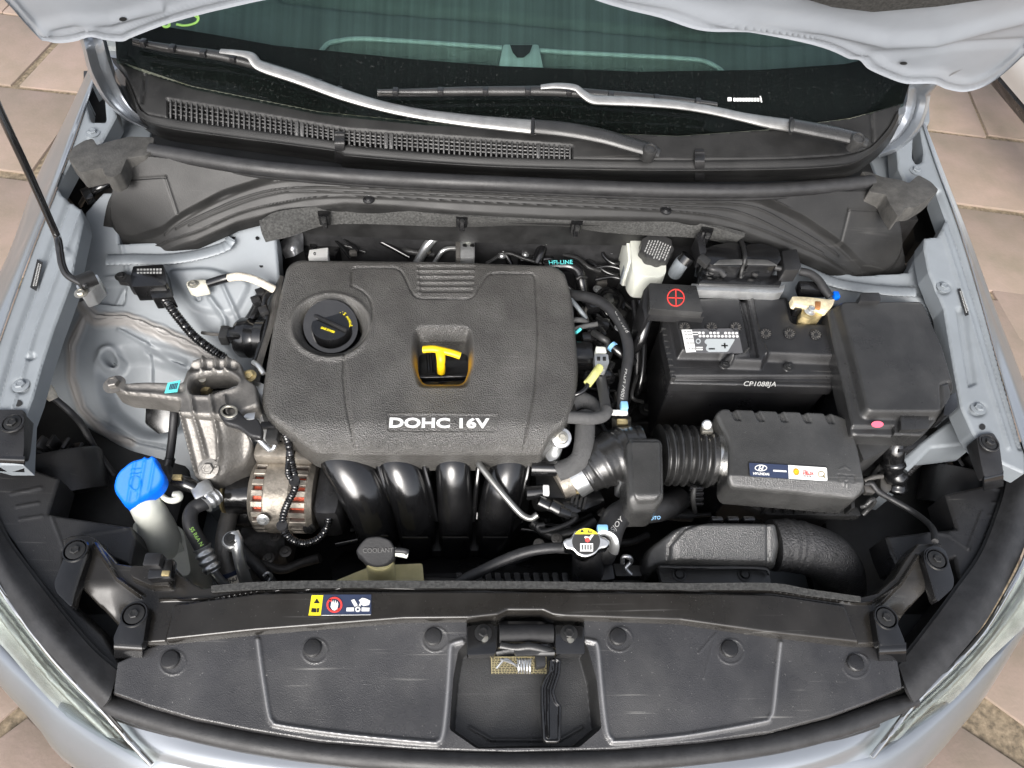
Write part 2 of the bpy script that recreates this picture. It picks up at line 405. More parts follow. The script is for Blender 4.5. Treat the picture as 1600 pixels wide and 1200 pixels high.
M['lime'] = mat('lime_marker', (.42, .75, .16), .6)
M['gprint'] = mat('grey_print', (.35, .35, .34), .5)
M['tape'] = mat('cloth_tape', (.62, .57, .48), .8, bump=.8, bscale=300, var=.3, vscale=120)
M['olive'] = mat('pale_yellow_tape', (.60, .60, .22), .5, var=.2, vscale=80)
M['dash'] = mat('dashboard_vinyl', (.215, .23, .23), .7, bump=.3, bscale=300, var=.1, vscale=8)
M['dash2'] = mat('dashboard_pale_trim', (.62, .66, .66), .6, var=.08, vscale=10)
M['frit'] = mat('black_glass_band', (.005, .006, .006), .3, spec=.1)
M['stone'] = mat('paving_stone', (.30, .225, .185), .8, bump=.8, bscale=90, var=.22, vscale=5, vcol=(.215, .175, .13), scratch=.3)
M['mortar'] = mat('pebble_mortar', (.21, .165, .11), .9, bump=1, bscale=70, var=.5, vscale=60)
M['carw'] = mat('white_car_paint', (.78, .78, .76), .3, coat=.6)
M['wipe'] = mat('wiper_arm_paint', (.030, .030, .030), .32, bump=.2, bscale=400, var=.2, vscale=20, rvar=.1)
M['wipem'] = mat('wiper_steel', (.30, .30, .295), .36, metal=.5, var=.2, vscale=40)
def glassy(name, tint, refl_rough=.03, ior=1.5, extra=0):
    m = bpy.data.materials.new(name); m.use_nodes = True; nt = m.node_tree; n = nt.nodes; n.clear()
    o = n.new('ShaderNodeOutputMaterial'); mx = n.new('ShaderNodeMixShader'); L = nt.links; tr = n.new('ShaderNodeBsdfTransparent'); gl = n.new('ShaderNodeBsdfGlossy')
    fr = n.new('ShaderNodeFresnel'); fr.inputs['IOR'].default_value = ior; tr.inputs['Color'].default_value = (*tint, 1); gl.inputs['Roughness'].default_value = refl_rough
    ge = n.new('ShaderNodeNewGeometry'); mm = n.new('ShaderNodeMath'); mm.operation = 'MULTIPLY'; iv = n.new('ShaderNodeMath'); iv.operation = 'SUBTRACT'; iv.inputs[0].default_value = 1.0
    nt.links.new(ge.outputs['Backfacing'], iv.inputs[1]); nt.links.new(fr.outputs[0], mm.inputs[0]); nt.links.new(iv.outputs[0], mm.inputs[1]); nt.links.new(mm.outputs[0], mx.inputs[0]); nt.links.new(tr.outputs[0], mx.inputs[1]); nt.links.new(gl.outputs[0], mx.inputs[2]); nt.links.new(mx.outputs[0], o.inputs[0])
    if extra:       # fine vertical tint streaks and dust on the pane
        tc = n.new('ShaderNodeTexCoord'); mp_ = n.new('ShaderNodeMapping'); mp_.inputs['Scale'].default_value = (95, 1.3, 1.3); L.new(tc.outputs['Object'], mp_.inputs['Vector'])
        t = n.new('ShaderNodeTexNoise'); t.inputs['Scale'].default_value = 1; t.inputs['Detail'].default_value = 4; L.new(mp_.outputs[0], t.inputs['Vector'])
        t2 = n.new('ShaderNodeTexNoise'); t2.inputs['Scale'].default_value = 260; L.new(tc.outputs['Object'], t2.inputs['Vector'])
        cr = n.new('ShaderNodeValToRGB'); cr.color_ramp.elements[0].position = .3; cr.color_ramp.elements[1].position = .7
        cr.color_ramp.elements[0].color = (*[c * .86 for c in tint], 1); cr.color_ramp.elements[1].color = (*tint, 1); L.new(t.outputs['Fac'], cr.inputs['Fac']); L.new(cr.outputs[0], tr.inputs['Color'])
        df = n.new('ShaderNodeBsdfDiffuse'); df.inputs['Color'].default_value = (.5, .52, .5, 1); m2 = n.new('ShaderNodeMixShader')
        r3 = n.new('ShaderNodeMapRange'); r3.inputs['From Min'].default_value = .62; r3.inputs['From Max'].default_value = .8; r3.inputs['To Min'].default_value = .004; r3.inputs['To Max'].default_value = .06; L.new(t2.outputs['Fac'], r3.inputs['Value'])
        L.new(r3.outputs[0], m2.inputs[0]); L.new(mx.outputs[0], m2.inputs[1]); L.new(df.outputs[0], m2.inputs[2]); L.new(m2.outputs[0], o.inputs[0])
    return m
M['glass'] = glassy('green_glass', (.66, .755, .725), .03, 1.25, 1)
M['lens'] = glassy('clear_lens', (.90, .92, .90), .04, 1.5)
M['gdark'] = mat('label_grey', (.10, .10, .105), .45)
M['lightgrey'] = mat('light_grey_print', (.42, .45, .46), .5)
M['cream'] = mat('cream_plastic', (.62, .54, .36), .5, bump=.4, bscale=200, var=.3, vscale=60)
M['copper2'] = mat('copper_strip', (.50, .22, .08), .4, metal=.4, var=.3, vscale=80)
M['pink'] = mat('red_sticker', (.80, .10, .16), .45)
M['foil'] = mat('crumpled_foil', (.55, .56, .58), .35, metal=.8, bump=1, bscale=90, var=.3, vscale=60, detail=4)
M['brass2'] = mat('gold_plate', (.42, .36, .20), .4, metal=.4, var=.2, vscale=60)
M['white2'] = mat('off_white_plastic', (.62, .60, .50), .45, var=.15, vscale=60)
M['steel2'] = mat('grey_steel', (.25, .25, .24), .4, metal=.8, var=.2, vscale=60)
M['gloss2'] = mat('pale_plug_edge', (.08, .08, .078), .35, var=.3, vscale=60)  # paler grey for the front edges of the control unit plugs
M['foam2'] = mat('crinkled_sleeve', (.04, .04, .041), .36, bump=1, bdist=.003, bscale=300, var=.3, vscale=60, detail=5)
M['reflector'] = mat('lamp_reflector', (.42, .43, .43), .35, metal=.1, bump=.3, bscale=40, var=.35, vscale=12)
M['hoodp'] = mat('bonnet_inner_paint', (.31, .335, .37), .36, metal=.2, coat=.3, var=.08, vscale=5, bump=.05, bscale=60)
M['matte'] = mat('matte_black_plastic', (.0135, .0135, .0135), .38, bump=.2, bscale=650, var=.25, vscale=14, rvar=.08, spec=.26, scratch=.12)
M['bellow'] = mat('satin_rubber', (.022, .022, .022), .24, bump=.2, bscale=200, var=.3, vscale=40, spec=.8)
M['capm'] = mat('dull_black_cap', (.022, .022, .023), .55, bump=.3, bscale=300, spec=.2, var=.2, vscale=40)
M['alt2'] = mat('dull_grey_casting', (.10, .095, .09), .5, metal=.5, bump=.6, bscale=220, var=.4, vscale=45)
# ================================================================ the setting: paving
g = mk('paving', ([(-30, -30, -.02), (30, -30, -.02), (30, 30, -.02), (-30, 30, -.02)], [[0, 1, 2, 3]]), M['mortar']); g['kind'] = 'structure'
def tile(poly_xy, z=.012):
    z = -.012 + (z - .012) * .4
    t = [(x, y, z) for x, y in poly_xy]; b = [(x, y, -.03) for x, y in poly_xy]
    return mk('paving_stone', solid(t, b, .003, 2), M['stone'], g)
random.seed(11)
th = R(-7); ct, st_ = math.cos(th), math.sin(th)
for i in range(-7, 8):
    for j in range(-6, 9):
        x0 = i * .60 + (.30 if j % 2 else 0); y0 = j * .47 - .35
        cx, cy = x0 + .30, y0 + .23; wx, wy = ct * cx - st_ * cy, st_ * cx + ct * cy
        if (abs(wx) < .66 and wy > -.7) or abs(wx) > 3.4: continue
        if wx > .6 and -.55 < wy < .40: continue
        if wx < -.6 and -.60 < wy < .1: continue
        jt = lambda: random.uniform(-.012, .012)
        gp = random.choice([.010, .014, .022])
        q = [(x0 + gp + jt(), y0 + gp + jt()), (x0 + .60 - gp + jt(), y0 + gp + jt()), (x0 + .60 - gp + jt(), y0 + .47 - gp + jt()), (x0 + gp + jt(), y0 + .47 - gp + jt())]
        tile([(ct * a - st_ * b, st_ * a + ct * b) for a, b in q], .012 + random.uniform(-.003, .003))
for poly in ([(-40, 1172), (34, 1118), (190, 1270), (100, 1330), (-60, 1330)], [(-120, 1010), (-10, 1030), (28, 1092), (-30, 1140), (-160, 1130)],
             [(1508, 1130), (1622, 1205), (1560, 1320), (1390, 1300), (1420, 1200)], [(1566, 1000), (1590, 950), (1740, 930), (1760, 1230), (1640, 1150), (1540, 1078)],
             [(1545, 425), (1583, 397), (1650, 470), (1650, 560), (1600, 520)], [(1578, 575), (1660, 590), (1680, 900), (1605, 880)]):
    tile([tuple(P(a, b, 0.012)[:2]) for a, b in poly])
# ================================================================ neighbouring car
nc = T('parked_car', 'white painted car parked beside the bay, only its corner in view', 'car', 1600, 140, .0)
na, nb = P(1556, 112, .20), P(1638, 208, .20); nd = (nb - na); nl = na - nd * .5; nr = nb + nd * 1.2
nout = np.cross([0, 0, 1.], nd / np.linalg.norm(nd)); nout = nout if nout[0] < 0 else -nout
prof = [(.0, .0), (.045, .10), (.060, .24), (.055, .38), (.03, .50), (-.06, .60), (-.25, .68), (-.6, .72)]
sheet('body_panel', [[tuple(q + nout * o + np.array([0, 0, h])) for q in (nl, na, nb, nr)] for o, h in prof], M['carw'], nc, th=.01, nu=24, raw=True)
sheet('side_skirt', [[tuple(q + nout * o + np.array([0, 0, h])) for q in (nl, na, nb, nr)] for o, h in ((-.02, -.005), (-.05, -.04), (-.12, -.10))], M['blk'], nc, th=.02, nu=12, raw=True)
# ================================================================ the car itself
RAIL = (.748, .235, 0.)
HOOD = (2.4156, -1.732, 0.)
car = T('car', 'silver blue saloon with its bonnet raised and engine bay open', 'car', 800, 700, .0)
hz = lambda px, py, d=0.: float(P(px, py, HOOD)[2]) + d
# hood -----------------------------------------------------------------------
edgeL = [(-40, -60), (-10, -25), (13, 0), (30, 20), (51, 42), (66, 50), (84, 54), (111, 51), (135, 44), (159, 49), (186, 51), (202, 44), (253, 24), (304, 9), (344, -1), (420, -18), (520, -34), (660, -44)]
edgeR = [(800, -44), (900, -26), (975, -3), (1060, 11), (1195, 37), (1296, 62), (1354, 91), (1398, 111), (1425, 119), (1465, 119), (1485, 127), (1512, 132), (1539, 126), (1566, 111), (1600, 82), (1650, 30), (1690, -60)]
hpoly = [tuple(p) for p in crv(np.array(edgeL, float), 5)] + [tuple(p) for p in crv(np.array(edgeR, float), 5)]
ins = [(1249, -4), (1296, 22), (1364, 33), (1465, 20), (1600, 2)]
def hh(x, y, s):
    d = -.004 * np.exp(-((s + 8) / 5) ** 2) + rim(s, 3, .004) - .005 * sst((s + 11) / 2.5)
    d += gro(sd_line(x, y, [(985, 14), (1180, 22), (1296, 40), (1390, 62), (1470, 60), (1540, 40), (1620, 20)]), 9, .012)
    d += gro(sd_line(x, y, [(1330, 88), (1410, 84), (1480, 72), (1600, 66)]), 6, -.006)
    d += gro(sd_line(x, y, [(60, 40), (110, 30), (170, 30), (250, 8)]), 7, .008)
    d += 0 * x
    return d
hood = relief('hood', hpoly, HOOD, M['hoodp'], car, hh, 2.2, .004)
top = [P(a, b, HOOD) for a, b in ((-40, -60), (1690, -60))]
q = np.array([top[0], top[1], (.72, .80 - .5 * 1.02, 1.03 + .866 * 1.02), (-.74, .80 - .5 * 1.02, 1.03 + .866 * 1.02)])
mk('hood_front_panel', solid(q + [0, -.002, -.002], q + [0, .025, .015], 0), M['inner'], hood)
pq = np.array([(x_, .80 - .5 * s_, 1.03 + .866 * s_) for x_, s_ in ((-.60, .34), (.62, .34), (.64, .60), (.60, .90), (.40, .96), (-.42, .96), (-.62, .90), (-.64, .60))]) - np.array([0, .016, .010])
mk('hood_liner', solid(pq, pq + np.array([0, .012, .008]), .004), M['felt'], hood)
iq = [P(a, b, HOOD) - np.array([0, .012, .008]) for a, b in [(1240, -80), (1252, -20), (1300, -5), (1364, 3), (1465, -6), (1600, -26), (1640, -80)]]
mk('insulation_pad', solid(iq, [p + np.array([0, .01, .007]) for p in iq], .002), M['felt'], hood)
flat('drain_hole', [[(192 + 6 * math.cos(a), 30 + 3.4 * math.sin(a)) for a in np.linspace(0, 6.28, 12)[:-1]]], lift(HOOD, -.009), M['ink'], hood, .0004)
flat('drain_hole', [[(1412 + 6 * math.cos(a), 99 + 2.6 * math.sin(a)) for a in np.linspace(0, 6.28, 12)[:-1]]], lift(HOOD, -.009), M['ink'], hood, .0004)
# hinges
def hinge(pts, ws, bolts):
    rows = [[], [], [], [], []]
    c = crv(np.array(pts, float), 6); w = np.interp(np.linspace(0, 1, len(c)), np.linspace(0, 1, len(ws)), ws)
    tt = np.gradient(c[:, :2], axis=0); tt /= np.linalg.norm(tt, axis=1)[:, None]; nn = np.c_[-tt[:, 1], tt[:, 0]]
    for k, (o, dz) in enumerate(((-1, -.014), (-.72, .001), (0, -.006), (.72, .001), (1, -.014))):
        rows[k] = [(c[i, 0] + nn[i, 0] * w[i] * o, c[i, 1] + nn[i, 1] * w[i] * o, c[i, 2] + dz) for i in range(0, len(c), 2)]
    hg = sheet('hinge_arm', rows, M['paint'], car, th=.004, nu=40, sub=3)
    for bx, by, bz in bolts: bolt((bx, by, bz), .008, M['alub'], hg, axis=(0, -.8, .5), washer=1.5)
hinge([(86, 2, hz(86, 2, -.02)), (112, 24, hz(112, 24, -.022)), (138, 42, hz(138, 42, -.022)), (148, 72, 1.09), (158, 108, 1.04), (176, 146, .985), (200, 176, .955), (232, 196, .925)], [15, 21, 21, 20, 20, 17, 11, 7],
      [(104, 9, hz(104, 9, -.02)), (143, 39, hz(143, 39, -.02))])
hinge([(1520, 82, hz(1520, 82, -.02)), (1492, 92, hz(1492, 92, -.022)), (1458, 112, hz(1458, 112, -.022)), (1436, 136, 1.03), (1430, 166, .99), (1420, 196, .965), (1398, 222, .945), (1370, 236, .925)], [14, 19, 19, 18, 17, 15, 12, 8],
      [(1496, 92, hz(1496, 92, -.02)), (1450, 113, hz(1450, 113, -.02))])
# windshield -------------------------------------------------------------------
yb = float(P(800, 190, .985)[1]); GL = (.985 - .55 * yb, .55, 0.)
gpts = [(182, 92), (300, 132), (500, 172), (700, 192), (860, 202), (1060, 210), (1200, 200), (1330, 182), (1412, 160)]
glp = [P(a, b + 4, GL) for a, b in gpts]
up = np.array([0, .876, .482]) * .42
gt = [p + up for p in glp[::-1]]
mk('windshield', solid(glp + gt, [p - np.array([0, 0, .004]) for p in glp + gt], 0), M['glass'], car)
GB = lift(GL, -.007)
fr = gpts[::-1] + [(180, 60), (196, 36), (250, 40), (340, 55), (430, 71), (530, 81), (640, 92), (780, 103), (1000, 112), (1190, 109), (1320, 100), (1346, 94), (1356, 80), (1385, 66), (1440, 66)]
fp = [P(a, b, GB) for a, b in fr]
mk('black_border', solid(fp, [p - np.array([0, 0, .003]) for p in fp], 0), M['frit'], car)
# marker writing on the glass
mp = M['lime']
def ink_line(nm, pts, r, m=mp, z=None): return tube(nm, [(a, b, float(P(a, b, z or lift(GL, .0015))[2])) for a, b in pts], r, m, car, seg=6, flatk=.5)
ink_line('marker_writing', [(324, 3), (310, 9), (297, 15), (300, 20), (309, 27), (308, 34), (300, 38), (288, 40), (276, 38)], .0032)
ink_line('marker_writing', [(264, 35), (264, 40), (259, 42), (255, 40), (255, 35), (259, 33), (264, 36)], .0022)
ink_line('marker_writing', [(222, 37), (232, 38), (242, 36), (249, 29), (255, 22)], .0026)
flat('glass_print', [[(1137, 152), (1143, 152), (1143, 158), (1137, 158)]] + [[(1146 + 4.6 * k, 153), (1149.6 + 4.6 * k, 153), (1149.6 + 4.6 * k, 158.5), (1146 + 4.6 * k, 158.5)] for k in range(9)] + [[(1187, 150), (1189, 150), (1191, 160), (1189, 160)]], lift(GL, .001), M['white'], car, .0004)
# dashboard under the glass
DZ = (.985 - .10 * yb, .10, 0.)
dsh = relief('dashboard', [(150, -60), (1480, -60), (1480, 118), (1000, 122), (780, 116), (520, 100), (150, 70)], DZ, M['dash'], car,
             lambda x, y, s: .02 * sst((30 - y) / 60) + gro(sd_line(x, y, [(440, 2), (530, 10), (766, 27), (1070, 55), (1200, 66), (1300, 60)]), 5, .012)
             - .02 * sst(-sd_poly(x, y, [(505, 76), (530, 66), (564, 64), (784, 78), (784, 130), (505, 130)]) / 4) - .02 * sst(-sd_poly(x, y, [(845, 82), (1070, 93), (1112, 100), (1140, 118), (1140, 150), (845, 150)]) / 4), 4, .02)
for pts in ([(500, 82), (512, 69), (530, 64), (564, 61), (640, 65), (784, 75)], [(843, 79), (900, 83), (1000, 88), (1070, 92), (1100, 96), (1124, 108), (1136, 122)]):
    tube('vent_trim', [(a, b, float(P(a, b, DZ)[2]) + .004) for a, b in pts], .0042, M['dash2'], dsh, seg=6)
prism('light_sensor', [(786, 68), (842, 68), (850, 106), (778, 106)], lift(DZ, .016), .9, M['dash2'], dsh, .004)
flat('sensor_window', [[(797, 70), (832, 70), (828, 82), (818, 90), (808, 90), (801, 82)]], lift(DZ, .017), M['ink'], dsh)
flat('dark_display', [rnd_poly([(1016, 2), (1130, 10), (1160, 30), (1120, 42), (1060, 40), (1030, 24)], 12)], lift(DZ, .022), M['wipe'], dsh, .004)
# pillars
prism('pillar', [(160, 52), (197, 46), (190, 100), (172, 118), (150, 104)], .99, .90, M['paint'], car, .004)
prism('pillar', [(1386, 106), (1424, 118), (1416, 176), (1404, 182), (1398, 160)], .99, .90, M['paint'], car, .004)
# rails ------------------------------------------------------------------------
railL = [(152, 104), (170, 122), (182, 180), (160, 221), (125, 232), (117, 240), (89, 291), (95, 303), (112, 316), (128, 328), (130, 345), (118, 400), (111, 441), (85, 510), (66, 568), (52, 618), (40, 650), (36, 726), (0, 726), (-40, 716), (-40, 640), (10, 500), (48, 395), (85, 300), (121, 200)]
def hL(x, y, s):
    o = rim(s, 3, .003)
    for k, wd, dp in ((16, 4, .006), (44, 3, -.004)):
        o = o + gro(sd_line(x, y, [(122 + k, 220), (88 + k, 320), (50 + k, 420), (12 + k, 520), (-24 + k, 640)]), wd, dp)
    o = o + gro(sd_ell(x, y, 32, 604, 9, 7), 4, .004) + gro(sd_ell(x, y, 100, 398, 7, 5), 4, -.003)
    return o - .006 * sst(1 - np.abs(sd_line(x, y, [(45, 560), (52, 556)])) / 6)
rl = relief('inner_rail', railL, RAIL, M['inner'], car, hL, 2.2, .03, holes=[rnd_poly([(140, 135), (160, 118), (166, 190), (141, 190), (135, 165)], 6)])
railR = [(1442, 183), (1453, 225), (1476, 290), (1502, 362), (1537, 480), (1570, 600), (1602, 710), (1602, 740), (1566, 724), (1530, 690), (1519, 674), (1502, 636), (1492, 582), (1475, 481), (1451, 424), (1444, 387), (1445, 371), (1465, 370), (1480, 341), (1466, 297), (1440, 284), (1415, 287), (1404, 262), (1400, 205), (1420, 180)]
def hR(x, y, s):
    o = rim(s, 3, .003)
    for k, wd, dp in ((-12, 3, .006), (-30, 3, -.004)):
        o = o + gro(sd_line(x, y, [(1480 + k, 300), (1510 + k, 385), (1546 + k, 500), (1578 + k, 610), (1606 + k, 700)]), wd, dp)
    o = o - .006 * sst(-sd_poly(x, y, [(1492, 480), (1510, 478), (1528, 600), (1512, 608)]) / 5)
    return o + gro(sd_ell(x, y, 1528, 640, 9, 7), 4, .004) + gro(sd_ell(x, y, 1475, 450, 7, 6), 4, .004)
rr = relief('inner_rail', railR, RAIL, M['inner'], car, hR, 2.2, .03, holes=[rnd_poly([(1428, 200), (1437, 194), (1444, 235), (1442, 252), (1432, 256), (1426, 245)], 3)])
for px, py in ((145, 208), (33, 602)): bolt((px, py, zat(RAIL, P(px, py, RAIL))), .0075, M['inner'], rl)
for px, py in ((1431, 267), (1528, 638), (1474, 449)): bolt((px, py, zat(RAIL, P(px, py, RAIL))), .0075, M['inner'], rr)
flat('rail_hole', [[(28 + 7 * math.cos(a), 630 + 5.5 * math.sin(a)) for a in np.linspace(0, 6.28, 14)[:-1]]], lift(RAIL, .0005), M['ink'], rl, .0005)
flat('rail_hole', [[(1535 + 5 * math.cos(a), 667 + 5 * math.sin(a)) for a in np.linspace(0, 6.28, 14)[:-1]]], lift(RAIL, .0005), M['ink'], rr, .0005)
def idplate(par, quad):
    flat('identity_plate', [quad], lift(RAIL, .002), M['ink'], par, .0008)
    a, b, c, d = [np.array(k, float) for k in quad]       # a-b short top edge, b-c long edge
    bars = []
    random.seed(4)
    for row in (.30, .62):
        u = .1
        while u < .86:
            w = random.uniform(.025, .045)
            f = lambda s, t: tuple((a + (b - a) * t) * (1 - s) + (d + (c - d) * t) * s)
            bars.append([f(u, row), f(u + w, row), f(u + w, row + .2), f(u, row + .2)]); u += w + .018
    flat('plate_lettering', bars, lift(RAIL, .003), M['gprint'], par, .0004)
idplate(rl, [(58, 405), (67, 410), (57, 455), (47, 449)])
idplate(rr, [(1496, 452), (1504, 449), (1517, 491), (1508, 494)])
for par_, poly, lip, bp in ((rl, [(-12, 640), (37, 640), (38, 700), (36, 714), (-12, 714)], [(-10, 714), (38, 716), 22], (20, 661)), (rr, [(1526, 684), (1534, 678), (1552, 676), (1561, 690), (1568, 738), (1538, 746), (1532, 720)], [(1538, 745), (1568, 738), 22], (1545, 692))):
    zz = lift(RAIL, .006)
    st_p = prism('lamp_strap', poly, zz, zat(RAIL, P(bp[0], bp[1], RAIL)) - .02, M['blk'], par_, .003, rnd=4)
    (xa, ya), (xb, yb_), dy = lip; z_ = zat(RAIL, P(xa, ya, RAIL)) + .006
    sheet('strap_lip', [[(xa, ya - 3, z_), (xb, yb_ - 3, z_)], [(xa, ya + 6, z_ - .004), (xb, yb_ + 6, z_ - .004)], [(xa, ya + dy, z_ - .03), (xb, yb_ + dy, z_ - .03)]], M['gloss'], st_p, nu=8, th=.003)
    zb_p = float(P(bp[0], bp[1], RAIL)[2]) + .007
    lathe('pressed_ring', (bp[0], bp[1], zb_p), [(.016, 0), (.015, .002), (.013, .002), (.012, 0)], M['blk'], st_p, seg=24); bolt((bp[0], bp[1], zb_p), .0072, M['dark'], st_p)
# pocket floors (dark openings beside the rails)
for poly in ([(85, 285), (125, 232), (170, 232), (180, 300), (130, 335)], [(130, 110), (172, 110), (180, 205), (130, 205)], [(1415, 290), (1470, 290), (1486, 345), (1465, 378), (1430, 378)], [(1418, 185), (1450, 185), (1450, 262), (1418, 262)]):
    prism('rail_pocket', poly, .80, .74, M['dark'], car, .002)
# fenders ------------------------------------------------------------------------
fz = lambda px, py, d=0.: float(P(px, py, RAIL)[2]) + d
fl = sheet('fender', [[(-90, 730, .40), (-60, 570, .44), (30, 430, .52), (92, 300, .60), (136, 196, .68), (168, 110, .76)],
                      [(-130, 720, .66), (-90, 560, .70), (0, 425, .77), (54, 287, .81), (106, 180, .865), (148, 90, .93)],
                      [(-80, 700, .79), (-42, 560, .815), (24, 410, .855), (74, 290, .89), (114, 190, .93), (150, 100, .955)],
                      [(-42, 690, fz(-42, 690, .004)), (-12, 560, fz(-12, 560, .004)), (44, 400, fz(44, 400, .004)), (84, 298, fz(84, 298, .004)), (121, 198, fz(121, 198, .004)), (152, 106, fz(152, 106, .004))]], M['paint'], car, nu=50, th=.002)
fr_ = sheet('fender', [[(1620, 730, .40), (1574, 600, .46), (1524, 490, .53), (1482, 380, .60), (1438, 276, .68), (1416, 196, .76)],
                       [(1646, 726, .70), (1600, 600, .75), (1556, 488, .80), (1514, 374, .84), (1472, 268, .885), (1440, 186, .93)],
                       [(1634, 726, .79), (1590, 600, .82), (1548, 484, .85), (1508, 370, .885), (1468, 264, .92), (1441, 186, .95)],
                       [(1606, 716, fz(1606, 716, .004)), (1571, 600, fz(1571, 600, .004)), (1538, 480, fz(1538, 480, .004)), (1503, 362, fz(1503, 362, .004)), (1464, 256, fz(1464, 256, .004)), (1441, 186, fz(1441, 186, .004))]], M['paint'], car, nu=50, th=.002)
prism('cowl_side_panel', [(165, 140), (200, 160), (236, 200), (232, 232), (170, 232)], .89, .80, M['inner'], car, .004)
prism('cowl_side_panel', [(1396, 100), (1452, 100), (1454, 190), (1400, 198)], .905, .80, M['inner'], car, .004)
prism('cowl_side_panel', [(1360, 250), (1400, 196), (1440, 196), (1446, 300), (1380, 300)], .89, .80, M['inner'], car, .004)
# strut aprons -----------------------------------------------------------------------
APL = PL((200, 420, .79), (400, 400, .80), (220, 700, .60))
apL = [(180, 300), (186, 380), (300, 375), (410, 335), (430, 352), (437, 440), (425, 520), (420, 590), (400, 760), (330, 800), (290, 760), (230, 722), (120, 655), (66, 600), (70, 566), (88, 512), (112, 442), (120, 400), (133, 330), (160, 300)]
seam1 = [(132, 480), (150, 500), (200, 500), (260, 524), (330, 555)]
seam2 = [(130, 500), (112, 540), (112, 590), (128, 640), (165, 680), (205, 692)]
def hA(x, y, s):
    o = rim(s, 4, .004)
    o = o - .05 * sst((x - 395) / 30) * sst((y - 440) / 60)
    o = o + .006 * np.exp(-(sd_line(x, y, seam1) / 9) ** 2) + .004 * np.exp(-(sd_line(x, y, seam2) / 8) ** 2)
    d1 = sd_line(x, y, seam1); o = o + .0016 * np.sin(d1 * .75 + .6 * np.sin(x * .07) + np.sin(x * .19)) * np.exp(-(d1 / 11) ** 2)
    d2 = sd_line(x, y, seam2); o = o + .0010 * np.sin(d2 * .9 + np.sin(y * .08)) * np.exp(-(d2 / 9) ** 2)
    o = o + gro(sd_line(x, y, [(190, 385), (200, 430), (180, 470)]), 3, -.003) - .01 * sst(-sd_poly(x, y, rnd_poly([(150, 430), (200, 440), (196, 480), (140, 474)], 10)) / 6)
    o = o - .004 * sst((x - 231) / 3) * sst(-sd_poly(x, y, [(228, 530), (330, 560), (330, 640), (228, 596)]) / 4) + gro(sd_line(x, y, [(150, 566), (168, 552), (190, 560)]), 2.5, -.003)
    o = o + gro(sd_line(x, y, [(186, 516), (232, 540), (290, 572)]), 3, -.004) + gro(sd_line(x, y, [(150, 655), (215, 690), (262, 700)]), 2.5, .003)
    o = o + gro(sd_line(x, y, [(330, 470), (352, 500), (356, 540)]), 4, -.005) + gro(sd_line(x, y, [(350, 450), (382, 520)]), 3, -.004)
    o = o - .019 * sst(-sd_poly(x, y, rnd_poly([(140, 545), (235, 530), (330, 575), (330, 660), (230, 700), (150, 640)], 40)) / 30)
    o = o + .010 * np.exp(-(sd_ell(x, y, 170, 560, 12, 12) / 8) ** 2) + gro(sd_ell(x, y, 172, 560, 4, 4), 3, .014)
    o = o + .006 * sst(-sd_poly(x, y, rnd_poly([(255, 420), (330, 415), (400, 440), (370, 500), (300, 490)], 20)) / 10)
    o = o + gro(sd_ell(x, y, 311, 467, 3, 3), 3, .006)
    o = o - .006 * np.exp(-(sd_line(x, y, [(230, 545), (285, 562)]) / 4) ** 2) + gro(sd_line(x, y, [(108, 478), (140, 474), (152, 440), (200, 432)]), 4, -.005)
    return o
tA = lambda x, y: np.clip(1.15 * np.exp(-(sd_line(x, y, seam1) / 11) ** 4) + .9 * np.exp(-(sd_line(x, y, seam2) / 8) ** 4), 0, .85)
ap = relief('strut_tower', apL, APL, M['inner'], car, hA, 2.0, .05, tint=tA)
def weld(pts, r, amp, per, par):
    tube('weld_bead', pts, r, M['inner'], par, seg=10, sub=14, rf=corr(per, amp), flatk=.42)
zA = lambda px, py, d=0.: float(P(px, py, APL)[2]) + d
weld([(a, b, zA(a, b, .006)) for a, b in ((168, 406), (210, 405), (260, 405), (310, 398), (352, 385), (362, 372))], .012, .0009, .009, ap)
sheet('firewall_bracket', [[(372, 352, .80), (392, 345, .81), (415, 338, .82)], [(380, 400, .78), (400, 408, .78), (436, 398, .78)], [(402, 470, .74), (416, 470, .74), (434, 460, .74)]], M['inner'], ap, th=.003, nu=12)
for px, py in ((402, 372), (418, 388), (391, 384), (408, 415), (365, 370)): flat('panel_hole', [[(px + 3 * math.cos(a), py + 3 * math.sin(a)) for a in np.linspace(0, 6.28, 10)[:-1]]], .8205 if py < 380 else .7895, M['ink'], ap, .0005)
APR = PL((1300, 440, .80), (1460, 440, .84), (1480, 700, .74))
apR = [(1070, 345), (1160, 375), (1250, 408), (1340, 430), (1420, 425), (1440, 380), (1452, 425), (1474, 481), (1492, 582), (1502, 636), (1521, 674), (1528, 692), (1456, 700), (1414, 742), (1398, 772), (1382, 768), (1396, 730), (1440, 690), (1500, 645), (1440, 480), (1330, 478), (1230, 470), (1180, 420), (1080, 390)]
ar = relief('strut_tower', apR, APR, M['inner'], car, lambda x, y, s: rim(s, 4, .004) + gro(sd_line(x, y, [(1380, 452), (1440, 470), (1470, 560)]), 5, -.005), 2.4, .06, tint=lambda x, y: 0 * x)
zR = lambda px, py, d=0.: float(P(px, py, APR)[2]) + d
weld([(a, b, zR(a, b, .010)) for a, b in ((1240, 410), (1275, 430), (1310, 443), (1350, 450), (1395, 455), (1430, 456))], .012, .0009, .008, ar)
